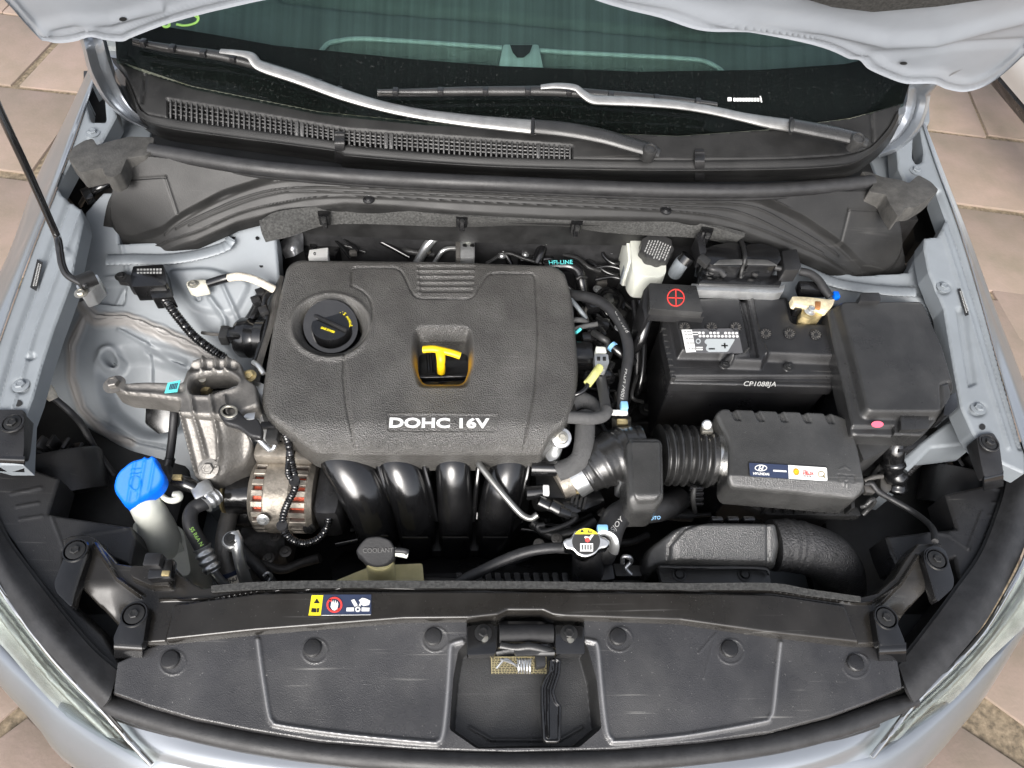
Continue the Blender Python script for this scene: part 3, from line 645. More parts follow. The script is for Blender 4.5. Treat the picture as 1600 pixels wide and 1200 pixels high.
# dark well of the bay ---------------------------------------------------------------
mk('undertray', solid([(-.74, -.12, .30), (.74, -.12, .30), (.74, .80, .30), (-.74, .80, .30)], [(-.74, -.12, .28), (.74, -.12, .28), (.74, .80, .28), (-.74, .80, .28)], 0), M['dark'], car)
mk('firewall', solid([(-.74, .71, .86), (.74, .71, .86), (.74, .80, .86), (-.74, .80, .86)], [(-.74, .67, .28), (.74, .67, .28), (.74, .80, .28), (-.74, .80, .28)], 0), M['rub'], car)
for sx in (-1, 1):
    mk('side_member', solid([(sx * .46, .10, .46), (sx * .56, .10, .46), (sx * .56, .70, .46), (sx * .46, .70, .46)][::sx], [(sx * .46, .10, .34), (sx * .56, .10, .34), (sx * .56, .70, .34), (sx * .46, .70, .34)][::sx], .006), M['inner'], car)
    mk('wheel_arch', solid([(sx * .56, .02, .56), (sx * .72, .06, .60), (sx * .86, .24, .62), (sx * .84, .80, .66), (sx * .56, .80, .60)][::sx], [(sx * .56, .02, .30), (sx * .72, .06, .30), (sx * .86, .24, .30), (sx * .84, .80, .30), (sx * .56, .80, .30)][::sx], .01), M['dark'], car)
prism('front_carrier', [(120, 960), (1480, 960), (1440, 1090), (1380, 1130), (1100, 1170), (800, 1186), (500, 1176), (220, 1130), (150, 1090)], .655, .50, M['dark'], car, 0)
# bumper, headlights -----------------------------------------------------------------
sheet('bumper', [[(-40, 860, .56), (60, 1015, .58), (170, 1115, .62), (260, 1165, .65), (420, 1190, .67), (800, 1206, .68), (1150, 1196, .67), (1300, 1166, .65), (1390, 1126, .62), (1500, 1020, .58), (1640, 860, .56)],
                 [(-70, 930, .60), (16, 1034, .62), (150, 1152, .655), (240, 1192, .675), (420, 1215, .685), (800, 1232, .69), (1150, 1220, .685), (1320, 1190, .675), (1400, 1170, .66), (1530, 1058, .63), (1640, 930, .60)],
                 [(-70, 985, .54), (0, 1072, .55), (58, 1136, .56), (115, 1200, .57), (300, 1290, .59), (800, 1330, .60), (1200, 1310, .59), (1370, 1260, .58), (1445, 1200, .57), (1500, 1138, .56), (1545, 1080, .55), (1600, 985, .54), (1650, 900, .54)],
                 [(-30, 975, .34), (40, 1062, .34), (98, 1126, .34), (160, 1190, .33), (320, 1290, .33), (800, 1360, .33), (1180, 1300, .33), (1330, 1250, .33), (1405, 1188, .33), (1460, 1126, .34), (1505, 1070, .34), (1560, 975, .34), (1610, 890, .34)]], M['paint'], car, nu=70, th=.004)
sheet('bumper_lip', [[(158, 1112, .69), (300, 1150, .70), (500, 1184, .705), (800, 1202, .705), (1100, 1188, .705), (1300, 1140, .70), (1428, 1100, .69)],
                     [(200, 1160, .682), (320, 1190, .695), (500, 1214, .70), (800, 1230, .70), (1100, 1216, .70), (1280, 1186, .695), (1392, 1140, .682)],
                     [(238, 1196, .672), (420, 1222, .68), (800, 1240, .685), (1150, 1228, .68), (1364, 1182, .672)]], M['paint'], car, nu=60, th=.004)
def headlight(inner, outer, sx):
    ih = [(a, b, .745 - .06 * max(0, (b - 900) / 300)) for a, b in inner]; oh = [(a, b, .68 - .05 * max(0, (b - 900) / 300)) for a, b in outer]
    mid = [((a[0] + b[0]) / 2 - sx * 3, (a[1] + b[1]) / 2 + 3, (a[2] + b[2]) / 2 + .018) for a, b in zip(ih, oh)]
    hl = sheet('headlight', [[(a[0], a[1], a[2] - .035) for a in ih], [((a[0] + b[0]) / 2, (a[1] + b[1]) / 2, (a[2] + b[2]) / 2 - .035) for a, b in zip(ih, oh)], [(a[0], a[1], a[2] - .006) for a in oh]], M['reflector'], car, nu=30, th=.003)
    sheet('lens', [ih, mid, oh], M['lens'], hl, nu=36, th=.003)
    tube('chrome_trim', [(a[0] - sx * 2, a[1] + 1, a[2] + .001) for a in ih], .0035, M['chrome'], hl, seg=8)
    tube('inner_reflector', [((a[0] * .6 + b[0] * .4), (a[1] * .6 + b[1] * .4), (a[2] + b[2]) / 2 - .012) for a, b in zip(ih, oh)], .006, M['alub'], hl, seg=8)
headlight([(-60, 770), (-20, 880), (0, 920), (67, 1011), (110, 1060), (158, 1109), (200, 1156), (236, 1194)], [(-110, 860), (-60, 950), (0, 1006), (54, 1068), (92, 1108), (135, 1146), (180, 1174), (232, 1198)], -1)
headlight([(1640, 780), (1612, 850), (1590, 900), (1540, 984), (1490, 1040), (1431, 1098), (1400, 1136), (1364, 1182)], [(1680, 850), (1640, 920), (1604, 975), (1549, 1028), (1496, 1088), (1431, 1145), (1404, 1164), (1366, 1186)], 1)
# ================================================================ cowl grille below the windshield
CW = PL((800, 196, .985), (300, 140, .985), (760, 246, .952))
cg = T('cowl_grille', 'black plastic cowl panel with slotted air grille along the base of the windscreen', 'cowl panel', 800, 240, CW)
crease = [(196, 118), (206, 140), (214, 162), (226, 178), (263, 185), (337, 196), (520, 220), (543, 228), (732, 243), (900, 249), (1070, 251), (1229, 249), (1320, 243), (1354, 234), (1372, 220), (1392, 196), (1404, 172)]
cpoly = [(176, 96)] + [(a, b + 1) for a, b in gpts[1:-1]] + [(1410, 160)] + crease[::-1]
gr = [(262, 155), (400, 178), (540, 202), (700, 214), (894, 228), (894, 249), (732, 242), (540, 224), (520, 219), (337, 195), (262, 183)]
def hC(x, y, s):
    o = .012 * np.exp(-((x - 180) / 22) ** 2) + rim(s, 3, .004) - .004 * np.exp(-(sd_line(x, y, [(226, 116), (222, 160)]) / 2) ** 2) - .004 * np.exp(-(sd_line(x, y, [(1362, 172), (1364, 220)]) / 2) ** 2)
    return o
relief('top_panel', cpoly, CW, M['matte'], cg, hC, 2.2, .012, holes=[gr])
zc = lambda px, py, d=0.: float(P(px, py, CW)[2]) + d
rows = []
for dy, dz in ((0, .002), (3, .0005), (12, -.006), (17, -.011), (26, -.040), (34, -.055)):
    rows.append([(a, b + dy * (1 if 240 < a < 1340 else .7), zc(a, b, dz)) for a, b in crease])
sheet('front_lip', rows, M['matte'], cg, nu=90, th=.003, sub=4)
gt_ = crv(np.array(gr[:5], float), 20); gb_ = crv(np.array(gr[5:][::-1], float), 20)
ft = lambda t: np.array([np.interp(t, np.linspace(0, 1, len(gt_)), gt_[:, k]) for k in (0, 1)]); fb = lambda t: np.array([np.interp(t, np.linspace(0, 1, len(gb_)), gb_[:, k]) for k in (0, 1)])
xi = lambda c, x: np.interp(x, c[:, 0], c[:, 1])
for k in range(77):
    x = 266 + k * 8.22
    if x > 891: break
    w = 1.5 if k not in (24, 25, 41, 42, 70) else 3.2
    y0 = xi(gt_, x) - 1; y1 = xi(gb_, x) + 1
    mk('grille_bar', solid([P(x - w, y0, CW), P(x + w, y0, CW), P(x + w, y1, CW), P(x - w, y1, CW)], [P(x - w, y0, CW) - [0, 0, .008], P(x + w, y0, CW) - [0, 0, .008], P(x + w, y1, CW) - [0, 0, .008], P(x - w, y1, CW) - [0, 0, .008]], .0006, 1), M['blk2'], cg)
for f in (.28, .52, .76):
    pts = [(x, xi(gt_, x) * (1 - f) + xi(gb_, x) * f) for x in np.linspace(264, 892, 30)]
    tube('cross_bar', [(a, b, zc(a, b, -.004)) for a, b in pts], .0016, M['blk2'], cg, seg=6, sub=1)
prism('drain_tray', [(255, 150), (900, 224), (900, 254), (255, 190)], lift(CW, -.03), .90, M['ink'], cg, 0)
for px, py in ((531, 222), (1094, 250)):
    sheet('clip_tab', [[(px - 8 + k * .3, py - 14, zc(px, py - 14, .006)), (px + 6 - k * .3, py - 14, zc(px, py - 14, .006))] for k in (0,)] + [[(px - 8, py + dy, zc(px, py, dz)), (px + 7, py + dy, zc(px, py, dz))] for dy, dz in ((-10, .010), (-2, .010), (4, .006), (16, -.010), (32, -.046))], M['blk'], cg, nu=6, th=.004)
# ================================================================ wipers
def wiper(label, dark, bright, bladep, cap, hinge_px):
    w = T('windshield_wiper', label, 'wiper', cap[0], cap[1], zc(*cap), 'windscreen wipers')
    zg = lambda a, b, d: float(P(a, b, GL)[2]) + d
    tube('arm_base', [(a, b, max(zc(a, b, .022), zg(a, b, .012))) for a, b, r in dark], [r for a, b, r in dark], M['wipe'], w, seg=14, flatk=.55)
    tube('arm', [(a, b, zg(a, b, d)) for a, b, d, r in bright], [r * 1.2 for a, b, d, r in bright], M['wipem'], w, seg=12, flatk=.5, sub=6)
    cz = zc(cap[0], cap[1], .030)
    lathe('pivot_cap', (cap[0], cap[1], cz), [(.0115, -.02), (.0115, 0), (.010, .003), (.0085, .0035), (.0075, .0015), (.0001, .0035)], M['wipe'], w, axis=(0, -.3, 1))
    tube('hinge_pin', [(hinge_px[0], hinge_px[1] - 11, zg(hinge_px[0], hinge_px[1], .034)), (hinge_px[0] - 1, hinge_px[1] + 13, zg(hinge_px[0], hinge_px[1], .028))], .003, M['ink'], w)
    b = tube('blade_frame', [(a, c, zg(a, c, .022)) for a, c in bladep], [.004, .006, .008, .009, .0095, .009, .008, .006, .004], M['blk2'], w, seg=10, flatk=.8)
    tube('blade_strip', [(a, c + 5, zg(a, c + 5, .008)) for a, c in bladep], .0032, M['rub'], w, seg=8)
    tube('blade_rail', [(a, c + 2.4, zg(a, c + 4.8, .020)) for a, c in bladep], .0027, M['alu'], w, seg=8)
    n = len(bladep); cc = crv(np.array(bladep, float), 10)
    for t in np.linspace(.06, .94, 8):
        p = cc[int(t * (len(cc) - 1))]; q = cc[min(len(cc) - 1, int(t * (len(cc) - 1)) + 2)]
        box('blade_clip', (p[0], p[1], zg(p[0], p[1], .026)), .009, .013, .009, M['blk'], w, ang=-math.atan2(q[1] - p[1], q[0] - p[0]), bev=.0015)
    return w
wiper('longer wiper lying across the middle of the windscreen base, its blade reaching far left', [(1030, 240, .010), (1016, 235, .015), (985, 226, .0155), (940, 213, .0165), (885, 203, .0165), (836, 198, .0155)],
      [(838, 199, .022, .0135), (775, 193, .024, .012), (720, 187, .026, .011), (650, 177, .028, .0095), (590, 164, .030, .0095), (530, 146, .031, .0105), (470, 124, .032, .0105), (420, 108, .033, .010), (402, 100, .034, .009), (392, 88, .036, .008), (372, 83, .036, .006), (345, 80, .034, .005)],
      [(208, 63), (250, 72), (300, 80), (345, 87), (395, 99), (440, 112), (480, 124), (515, 136), (544, 146)], (1016, 234), (833, 197))
wiper('shorter wiper in front of the right half of the windscreen, pivot nearest the right corner', [(1354, 224, .010), (1341, 218, .015), (1310, 210, .0155), (1275, 203, .0155), (1238, 196, .0145)],
      [(1240, 197, .022, .0125), (1200, 191, .024, .0115), (1160, 183, .026, .009), (1110, 172, .028, .0085), (1060, 164, .030, .0085), (1000, 159, .031, .009), (950, 157, .032, .009), (925, 155, .033, .009), (910, 146, .035, .008), (898, 137, .036, .007), (870, 134, .036, .006), (845, 136, .034, .005)],
      [(590, 143), (660, 143), (730, 142), (800, 142), (860, 142), (920, 146), (990, 151), (1060, 156), (1120, 163)], (1341, 217), (1236, 196))
# ================================================================ plenum cover
PC = PL((300, 262, .925), (1300, 306, .925), (800, 336, .880))
pc = T('plenum_cover', 'black moulded plenum cover with two round lobes spanning the bay below the cowl', 'plenum cover', 800, 320, PC)
outer = [(196, 246), (184, 283), (165, 314), (145, 351), (146, 364), (152, 373), (182, 392), (253, 388), (304, 378), (371, 348), (439, 331), (540, 319), (620, 323), (719, 332), (867, 340), (980, 341), (1060, 343), (1110, 349), (1161, 362), (1229, 388), (1262, 402), (1330, 431), (1397, 437), (1424, 428), (1431, 410), (1421, 388), (1401, 351), (1387, 300)] + [(1362, 292), (1250, 302), (1070, 304), (800, 296), (530, 282), (400, 270), (300, 255), (230, 244)]
lobL = [(200, 246), (169, 324), (167, 341), (175, 357), (202, 364), (256, 361), (287, 343), (351, 309), (439, 281), (540, 286), (800, 298), (530, 280), (400, 268)]
lobR = [(1387, 304), (1414, 384), (1412, 396), (1402, 411), (1381, 419), (1347, 413), (1325, 397), (1249, 346), (1175, 314), (1060, 312), (900, 304), (1070, 305), (1250, 303)]
L1 = [(256, 362), (287, 344), (351, 310), (439, 283), (540, 288), (800, 300), (1060, 313), (1175, 314), (1249, 346), (1325, 398), (1350, 414)]
L2 = [(275, 356), (330, 331), (380, 310), (440, 296), (540, 294), (800, 305), (1060, 318), (1170, 323), (1240, 356), (1310, 398)]
L3 = [(296, 352), (345, 330), (420, 305), (500, 300), (800, 311), (1060, 324), (1150, 331), (1230, 366), (1285, 396)]
L4 = [(146, 352), (160, 366), (190, 378), (253, 374), (304, 364), (371, 335), (439, 318), (540, 308), (800, 320), (1060, 332), (1161, 350), (1262, 390), (1330, 420), (1397, 427), (1420, 416)]
cv = lambda p: crv(np.array(p, float), 6)
l1, l2, l3, l4 = cv(L1), cv(L2), cv(L3), cv(L4)
lL, lR = rnd_poly(lobL, 12), rnd_poly(lobR, 12)
def hP(x, y, s):
    o = rim(s, 4, .006) + ledge(sd_poly(x, y, lL), 4, .012) + ledge(sd_poly(x, y, lR), 4, .012)
    for l, d in ((l1, .003), (l2, .003), (l3, .0028), (l4, .004)): o = o + gro(sd_line(x, y, l), 1.5, -d * .8)
    o = o - .05 * sst((300 - x) / 160) * sst((y - 300) / 90) - .035 * sst((x - 1280) / 140) * sst((y - 350) / 90)
    o = o + gro(sd_line(x, y, [(262, 285), (280, 340)]), 2, .0015) + gro(sd_line(x, y, [(190, 290), (262, 285)]), 2, .0015) + gro(sd_line(x, y, [(1322, 335), (1310, 385)]), 2, .0015) + gro(sd_line(x, y, [(1322, 335), (1390, 338)]), 2, .0015)
    return o
relief('moulded_panel', outer, PC, M['matte'], pc, hP, .95, .012)
for px, py in ((170, 373), (576, 313), (1040, 330), (1406, 425)):
    zb = float(P(px, py, PC)[2]) + (.002 if 200 < px < 1300 else -.035)
    lathe('push_clip', (px, py, zb), [(.0095, 0), (.0095, .003), (.007, .005), (.006, .0035), (.0055, .0035), (.0045, .005), (.0001, .0055)], M['blk'], pc, seg=20)
rows = [[(405, 344), (439, 331), (540, 319), (719, 332), (867, 340), (1060, 343), (1110, 349), (1165, 364)], [(408, 360), (446, 352), (530, 332), (719, 341), (867, 344), (1000, 352), (1090, 356), (1155, 370)],
        [(414, 376), (452, 366), (526, 347), (715, 348), (800, 346), (889, 348), (952, 358), (1085, 367), (1150, 376)]]
sheet('insulation_mat', [[(a, b, z0) for a, b in r] for r, z0 in zip(rows, (.876, .862, .845))], M['felt'], pc, nu=80, th=.008)
for px, py in ((506, 337), (722, 341), (902, 350), (1106, 362)):
    c = prism('mat_clip', rnd_poly([(px - 10, py - 8), (px + 10, py - 7), (px + 8, py + 1), (px + 4, py + 2), (px + 4, py + 7), (px - 4, py + 7), (px - 4, py + 2), (px - 9, py + 1)], 1.5), .874, .855, M['gloss'], pc, .002)
    lathe('clip_stud', (px, py + 6, .872), [(.0045, -.004), (.0045, .003), (.0001, .004)], M['wipe'], c, seg=12)
seal = T('weather_strip', 'long black rubber seal running along the top of the plenum cover', 'rubber seal', 800, 288, .93)
spt = [(236, 236), (320, 250), (400, 262), (530, 274), (660, 282), (800, 288), (940, 294), (1070, 298), (1180, 298), (1270, 293), (1362, 285)]
prism('plenum_trough', [(170, 190), (190, 196), (520, 236), (800, 256), (1070, 262), (1350, 250), (1412, 232), (1416, 290), (1100, 330), (800, 325), (500, 310), (190, 280)], .885, .80, M['dark'], seal, 0)
tube('bulb', [(a, b, .938) for a, b in spt], .0125, M['rub'], seal, seg=16)
tube('base_flange', [(a, b + 10, .924) for a, b in spt], .006, M['rub'], seal, seg=10)
def endfoam(label, poly, z):
    e = prism('seal_block', poly, z, z - .03, M['felt2'], None, .006, rnd=4); own(e, label, 'rubber block', 'rubber blocks at the seal ends')
M['felt2'] = mat('dusty_rubber', (.055, .053, .049), .75, bump=.8, bscale=260, var=.3, vscale=60)
endfoam('dusty rubber block closing the left end of the plenum seal', [(104, 244), (115, 229), (132, 219), (145, 216), (152, 228), (165, 222), (202, 213), (241, 214), (238, 236), (228, 243), (198, 247), (189, 270), (176, 277), (164, 274), (160, 262), (125, 270)], .945)
endfoam('dusty rubber block closing the right end of the plenum seal', [(1345, 268), (1357, 268), (1378, 276), (1408, 281), (1420, 286), (1435, 273), (1455, 284), (1467, 297), (1455, 309), (1431, 324), (1414, 325), (1404, 340), (1390, 318), (1384, 304), (1356, 299), (1366, 287)], .945)
# ================================================================ bonnet prop rod
pr = T('prop_rod', 'thin black prop rod pivoting at the left rail and slanting up to the bonnet', 'prop rod', 130, 444, .84)
tube('rod', [(-150, -160, 1.50), (-2, 170, 1.16), (44, 268, 1.04), (86, 362, .925), (91, 376, .935), (94, 396, .927), (98, 416, .918), (108, 432, .910), (136, 447, .902)], .0052, M['dark2'] if 'dark2' in M else M['gloss'], pr, seg=10, sub=6)
tube('pivot_bush', [(122, 443, .903), (148, 433, .900)], .0115, M['dark'], pr, seg=14)
prism('pivot_bracket', [(118, 446), (134, 436), (152, 428), (156, 440), (142, 456), (126, 461)], .893, .865, M['alub'], pr, .003, rnd=3)
bolt((127, 458, .894), .006, M['steel'], pr)
# ================================================================ radiator support (slam panel)
SP = .752
rs = T('radiator_support', 'black painted radiator support beam crossing the front of the bay with a warning label', 'support beam', 800, 950, SP)
sp = [(97, 842), (110, 836), (135, 834), (152, 842), (165, 859), (182, 879), (206, 883), (270, 883), (280, 896), (300, 910), (317, 918), (337, 916), (405, 910), (540, 909), (800, 910), (1060, 913), (1205, 913), (1262, 922), (1340, 933), (1370, 926), (1397, 902), (1418, 869), (1435, 848), (1472, 848), (1476, 870), (1462, 905), (1440, 935), (1416, 975), (1404, 990), (1378, 1008), (1343, 1009), (1205, 994), (1060, 974), (880, 968), (862, 966), (847, 959), (793, 959), (778, 966), (732, 971), (631, 972), (540, 979), (400, 990), (260, 1005), (228, 1007), (186, 992), (176, 976), (150, 946), (135, 928), (110, 900), (100, 880)]
hump = rnd_poly([(272, 945), (405, 927), (540, 924), (800, 924), (1060, 926), (1205, 929), (1318, 946), (1344, 1012), (1205, 998), (1060, 980), (880, 974), (850, 963), (790, 963), (770, 974), (631, 977), (540, 984), (256, 1010)], 8)
def hS(x, y, s):
    o = rim(s, 6, .014) * (y > 940) + rim(s, 4, .005) * (y <= 940)
    o = o + ledge(sd_poly(x, y, hump), 5, .008)
    o = o + gro(sd_line(x, y, [(250, 938), (337, 936), (405, 925), (540, 921), (800, 922), (1060, 924), (1205, 925), (1330, 943), (1362, 942), (1400, 916)]), 1.6, -.004)
    o = o - .03 * sst((y - 905) / 60) * sst((228 - x) / 60) - .03 * sst((y - 905) / 60) * sst((x - 1372) / 60)
    o = o + gro(sd_line(x, y, [(150, 850), (185, 905), (222, 932)]), 3, -.006) + gro(sd_line(x, y, [(1432, 870), (1405, 912), (1372, 945)]), 3, -.006)
    o = o + .014 * sst(-sd_poly(x, y, rnd_poly([(206, 886), (270, 886), (275, 924), (240, 924), (206, 908)], 8)) / 4)
    return o
relief('beam', sp, SP, M['slam'], rs, hS, 1.4, .03)
sheet('felt_band', [[(a, b, .757) for a, b in ((330, 915), (405, 909), (540, 907), (800, 908), (1060, 911), (1205, 911), (1262, 920), (1345, 932))], [(a, b, .7575) for a, b in ((330, 924), (405, 920), (540, 918), (800, 919), (1060, 921), (1205, 922), (1262, 930), (1345, 940))]], M['felt'], rs, nu=60, th=.01)
def bracket(poly, lip, z, bp, label=None):
    pz = [z] * len(poly)
    b = prism('mounting_bracket', poly, z, z - .016, M['gloss'], rs, .003, rnd=7, label=label)
    if lip:
        (x0, y0), (x1, y1), dy = lip
        sheet('bracket_lip', [[(x0, y0 - 4, z - .001), (x1, y1 - 4, z - .001)], [(x0, y0 + dy * .4, z - .005), (x1, y1 + dy * .4, z - .005)], [(x0, y0 + dy, z - .032), (x1, y1 + dy, z - .032)]], M['gloss'], b, nu=8, th=.003)
    bolt((bp[0], bp[1], z + .001), .0062, M['dark'], b, washer=2.0)
    lathe('pressed_ring', (bp[0], bp[1], z), [(.017, 0), (.016, .002), (.0145, .002), (.0135, 0)], M['gloss'], b, seg=24)
    for k in (-1, 1): pass
bracket([(100, 870), (104, 850), (114, 842), (126, 842), (138, 852), (137, 868), (118, 925), (112, 950), (88, 926), (84, 912)], None, .765, (118, 860))
bracket([(196, 952), (202, 944), (214, 940), (226, 944), (231, 956), (224, 1003), (219, 1010), (178, 1006), (177, 996)], ((178, 1004), (222, 1007), 24), .766, (210, 960))
bracket([(1366, 962), (1366, 953), (1374, 948), (1386, 948), (1396, 958), (1414, 1002), (1413, 1008), (1376, 1009), (1372, 1000)], ((1374, 1010), (1416, 1008), 26), .766, (1384, 965))
bracket([(1443, 872), (1444, 860), (1452, 854), (1466, 853), (1478, 860), (1491, 905), (1490, 918), (1466, 940), (1462, 936)], None, .765, (1463, 874))
# warning label
zl = SP + .0085
lab = flat('warning_label', [[(486, 929), (580, 929), (580, 960), (484, 960)]], zl, M['navy'], rs, .0006)
flat('yellow_field', [[(487, 930), (505, 930), (501, 961.5), (482, 961.5)]], zl + .0006, M['yelp'], lab, .0004)
zl2 = zl + .0011
flat('warning_symbol', [[(495, 935), (499.5, 942.5), (490, 942.5)], [(487, 950), (494, 951), (494, 957), (486, 956.5)], [(495, 951), (499, 950), (498, 956.5), (494.8, 957)]], zl2, M['ink'], lab, .0004)
ring = lambda cx, cy, r0, r1, n=28: [[(cx + r0 * math.cos(a), cy + r0 * math.sin(a)), (cx + r1 * math.cos(a), cy + r1 * math.sin(a)), (cx + r1 * math.cos(b), cy + r1 * math.sin(b)), (cx + r0 * math.cos(b), cy + r0 * math.sin(b))] for a, b in [(2 * math.pi * k / n, 2 * math.pi * (k + 1) / n) for k in range(n)]]
flat('prohibition_ring', ring(522.5, 945, 9.6, 12.4) + [[(514, 936.5), (515.8, 935), (531, 953), (529, 954.5)]], zl2, M['redp'], lab, .0004)
hand = [(517.5, 943), (519, 938), (520.4, 943), (521.4, 937), (523, 943), (524.4, 937), (525.8, 943.5), (527.4, 939), (528.6, 944), (527, 951), (523, 954), (519, 952.5), (516.5, 948)]
flat('hand_symbol', [hand], zl2 + .0003, M['white'], lab, .0004)
flat('fan_symbol', [[(541.5, 949.5), (553, 949), (553, 955), (541, 955)], [(565, 949), (577.5, 949.5), (577, 955), (565, 955)], [(548.5, 938), (553.5, 936), (559, 945.5), (554, 948)], [(560.5, 938), (566, 934), (571, 935), (578.5, 938.5), (577, 945), (568, 947), (564, 944.5), (563, 948), (560.5, 946), (563, 941)]] + ring(559, 952, 2, 4.2, 16), zl2, M['white'], lab, .0004)
flat('label_edge_line', [[(502, 961), (579, 960.2), (579, 960.9), (502, 961.7)]], zl2, M['white'], lab, .0003)
# ================================================================ radiator sight shield
SH = PL((300, 1010, .742), (1300, 1010, .742), (800, 1170, .722))
ss = T('sight_shield', 'wide black textured plastic shield between the support beam and the bumper', 'plastic shield', 800, 1080, SH)
shp = [(182, 1034), (228, 1012), (260, 1000), (400, 984), (540, 974), (640, 966), (730, 965), (880, 965), (1060, 968), (1205, 986), (1340, 1002), (1376, 1012), (1404, 1030), (1412, 1076), (1360, 1098), (1300, 1120), (1200, 1146), (1100, 1160), (960, 1172), (800, 1177), (650, 1172), (500, 1160), (390, 1142), (300, 1124), (230, 1104), (175, 1084)]
panL = crv(np.array([(403, 1000), (408, 1040), (414, 1080), (420, 1116), (426, 1128), (440, 1134), (540, 1148), (665, 1160), (684, 1159), (692, 1148), (697, 1110), (701, 1060), (704, 1014), (708, 1006), (722, 1002)], float), 5)
panR = crv(np.array([(915, 1001), (926, 1003), (933, 1010), (938, 1060), (943, 1110), (948, 1143), (955, 1155), (968, 1159), (1070, 1150), (1188, 1129), (1202, 1122), (1208, 1108), (1213, 1060), (1219, 1005)], float), 5)
rec = rnd_poly([(716, 1016), (724, 1008), (729, 1004), (729, 950), (913, 950), (913, 1004), (918, 1010), (932, 1060), (940, 1138), (905, 1168), (745, 1170), (702, 1140), (708, 1060)], 5)
def hH(x, y, s):
    o = rim(np.minimum(sd_poly(x, y, shp), 0), 4, .006) + gro(sd_line(x, y, panL), 3.4, -.0034) + gro(sd_line(x, y, panR), 3.4, -.0034)
    for cx, cy in ((267, 1031), (489, 1013), (677, 995), (965, 995), (1139, 1014), (1335, 1036)):
        o = o + gro(np.abs(sd_ell(x, y, cx + 3, cy + 4, 20, 19)), 1.4, -.0008)
    o = o + gro(sd_line(x, y, [(1092, 1020), (1118, 990), (1100, 1060)]), 1.4, -.0008) - .012 * sst((1104 - y + (x - 230) * -.0) / -16) * sst((260 - x) / 50)
    return o
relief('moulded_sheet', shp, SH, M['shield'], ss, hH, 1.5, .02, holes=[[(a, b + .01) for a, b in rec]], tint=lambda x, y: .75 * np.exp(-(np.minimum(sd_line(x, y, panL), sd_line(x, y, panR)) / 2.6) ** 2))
relief('recess_tray', rec, lift(SH, -.0005), M['blk2'], ss, lambda x, y, s: -.034 * sst(-s / 9) + gro(sd_line(x, y, [(735, 1130), (770, 1150), (880, 1150), (915, 1130)]), 3, -.001), 1.6, .0)
for cx, cy in ((267, 1031), (489, 1013), (677, 995), (965, 995), (1139, 1014), (1335, 1036)):
    z = float(P(cx, cy, SH)[2])
    lathe('push_clip', (cx, cy, z - .001), [(.0115, 0), (.0115, .004), (.010, .0058), (.0085, .0062), (.0001, .0066)], M['blk'], ss, seg=24)
fs = T('bumper_seal', 'black rubber lip seal edging the shield above the silver bumper', 'rubber seal', 800, 1180, .71)
bs = [(160, 1092), (182, 1103), (240, 1122), (320, 1144), (420, 1164), (540, 1180), (680, 1190), (800, 1193), (940, 1189), (1080, 1178), (1200, 1162), (1300, 1138), (1370, 1114), (1428, 1092)]
tube('bulb', [(a, b, .713 - .012 * abs(a - 800) / 640) for a, b in bs], [.011] + [.0135] * 8 + [.011], M['rub'], fs, seg=16)
tube('lower_flange', [(a, b + 15, .703 - .012 * abs(a - 800) / 640) for a, b in bs[1:-1]], .006, M['rub'], fs, seg=10)
# ================================================================ side liners and lamp seals
def liner(label, poly, z, band, bz, holes=()):
    t = T('side_liner', label, 'plastic liner', poly[0][0], poly[0][1], .70, 'plastic liners beside the beam')
    prism('lamp_tray', poly, .60, .40, M['dark'], t, 0)
    cx_ = sum(p[0] for p in poly) / len(poly); sg = 1 if cx_ < 800 else -1; mx_ = (lambda v: v if sg > 0 else 1600 - v + 12)
    rl_ = [[(mx_(18), 772), (mx_(64), 762)], [(mx_(26), 792), (mx_(60), 786)], [(mx_(30), 812), (mx_(66), 806)], [(mx_(78), 800), (mx_(100), 858)], [(mx_(206), 824), (mx_(130), 836), (mx_(98), 858)]]
    relief('liner_sheet', poly, z, M['blk'], t, lambda x, y, s: rim(s, 4, .004) + sum(gro(sd_line(x, y, l), 2.2, -.0016) for l in rl_), 2.0, .05)
    sheet('lamp_seal', [[(a, b, c) for a, b, c in r] for r in band], M['rub'], t, nu=44, th=.006)
    sheet('seal_wall', [[(a, b, c - .004) for a, b, c in band[2]], [(a, b, c - .12) for a, b, c in band[2]]], M['dark'], t, nu=44, th=.004)
    sheet('seal_wall', [[(a, b, c - .004) for a, b, c in band[0]], [(a, b, c - .12) for a, b, c in band[0]]], M['dark'], t, nu=44, th=.004)
    return t
LL = PL((10, 760, .73), (200, 850, .715), (120, 960, .72))
tl = liner('black plastic liner filling the left front corner, behind the left headlamp', [(-30, 720), (33, 722), (56, 735), (92, 747), (75, 803), (205, 823), (212, 842), (203, 884), (150, 862), (100, 860), (96, 930), (160, 990), (190, 1040), (182, 1084), (150, 1040), (70, 930), (20, 850), (-30, 790)], LL,
           [[(-60, 700, .742), (-20, 780, .738), (6, 836, .738), (30, 872, .738), (70, 925, .738), (110, 975, .735), (150, 1020, .732), (184, 1048, .728)], [(-64, 726, .755), (-34, 810, .752), (-6, 862, .752), (22, 910, .750), (60, 962, .748), (100, 1010, .745), (140, 1056, .740), (172, 1088, .735)], [(-66, 750, .748), (-48, 830, .745), (-22, 890, .745), (4, 924, .742), (50, 990, .740), (90, 1034, .735), (130, 1078, .730), (160, 1106, .724)]], 0)
LR = PL((1560, 790, .73), (1400, 850, .715), (1470, 960, .72))
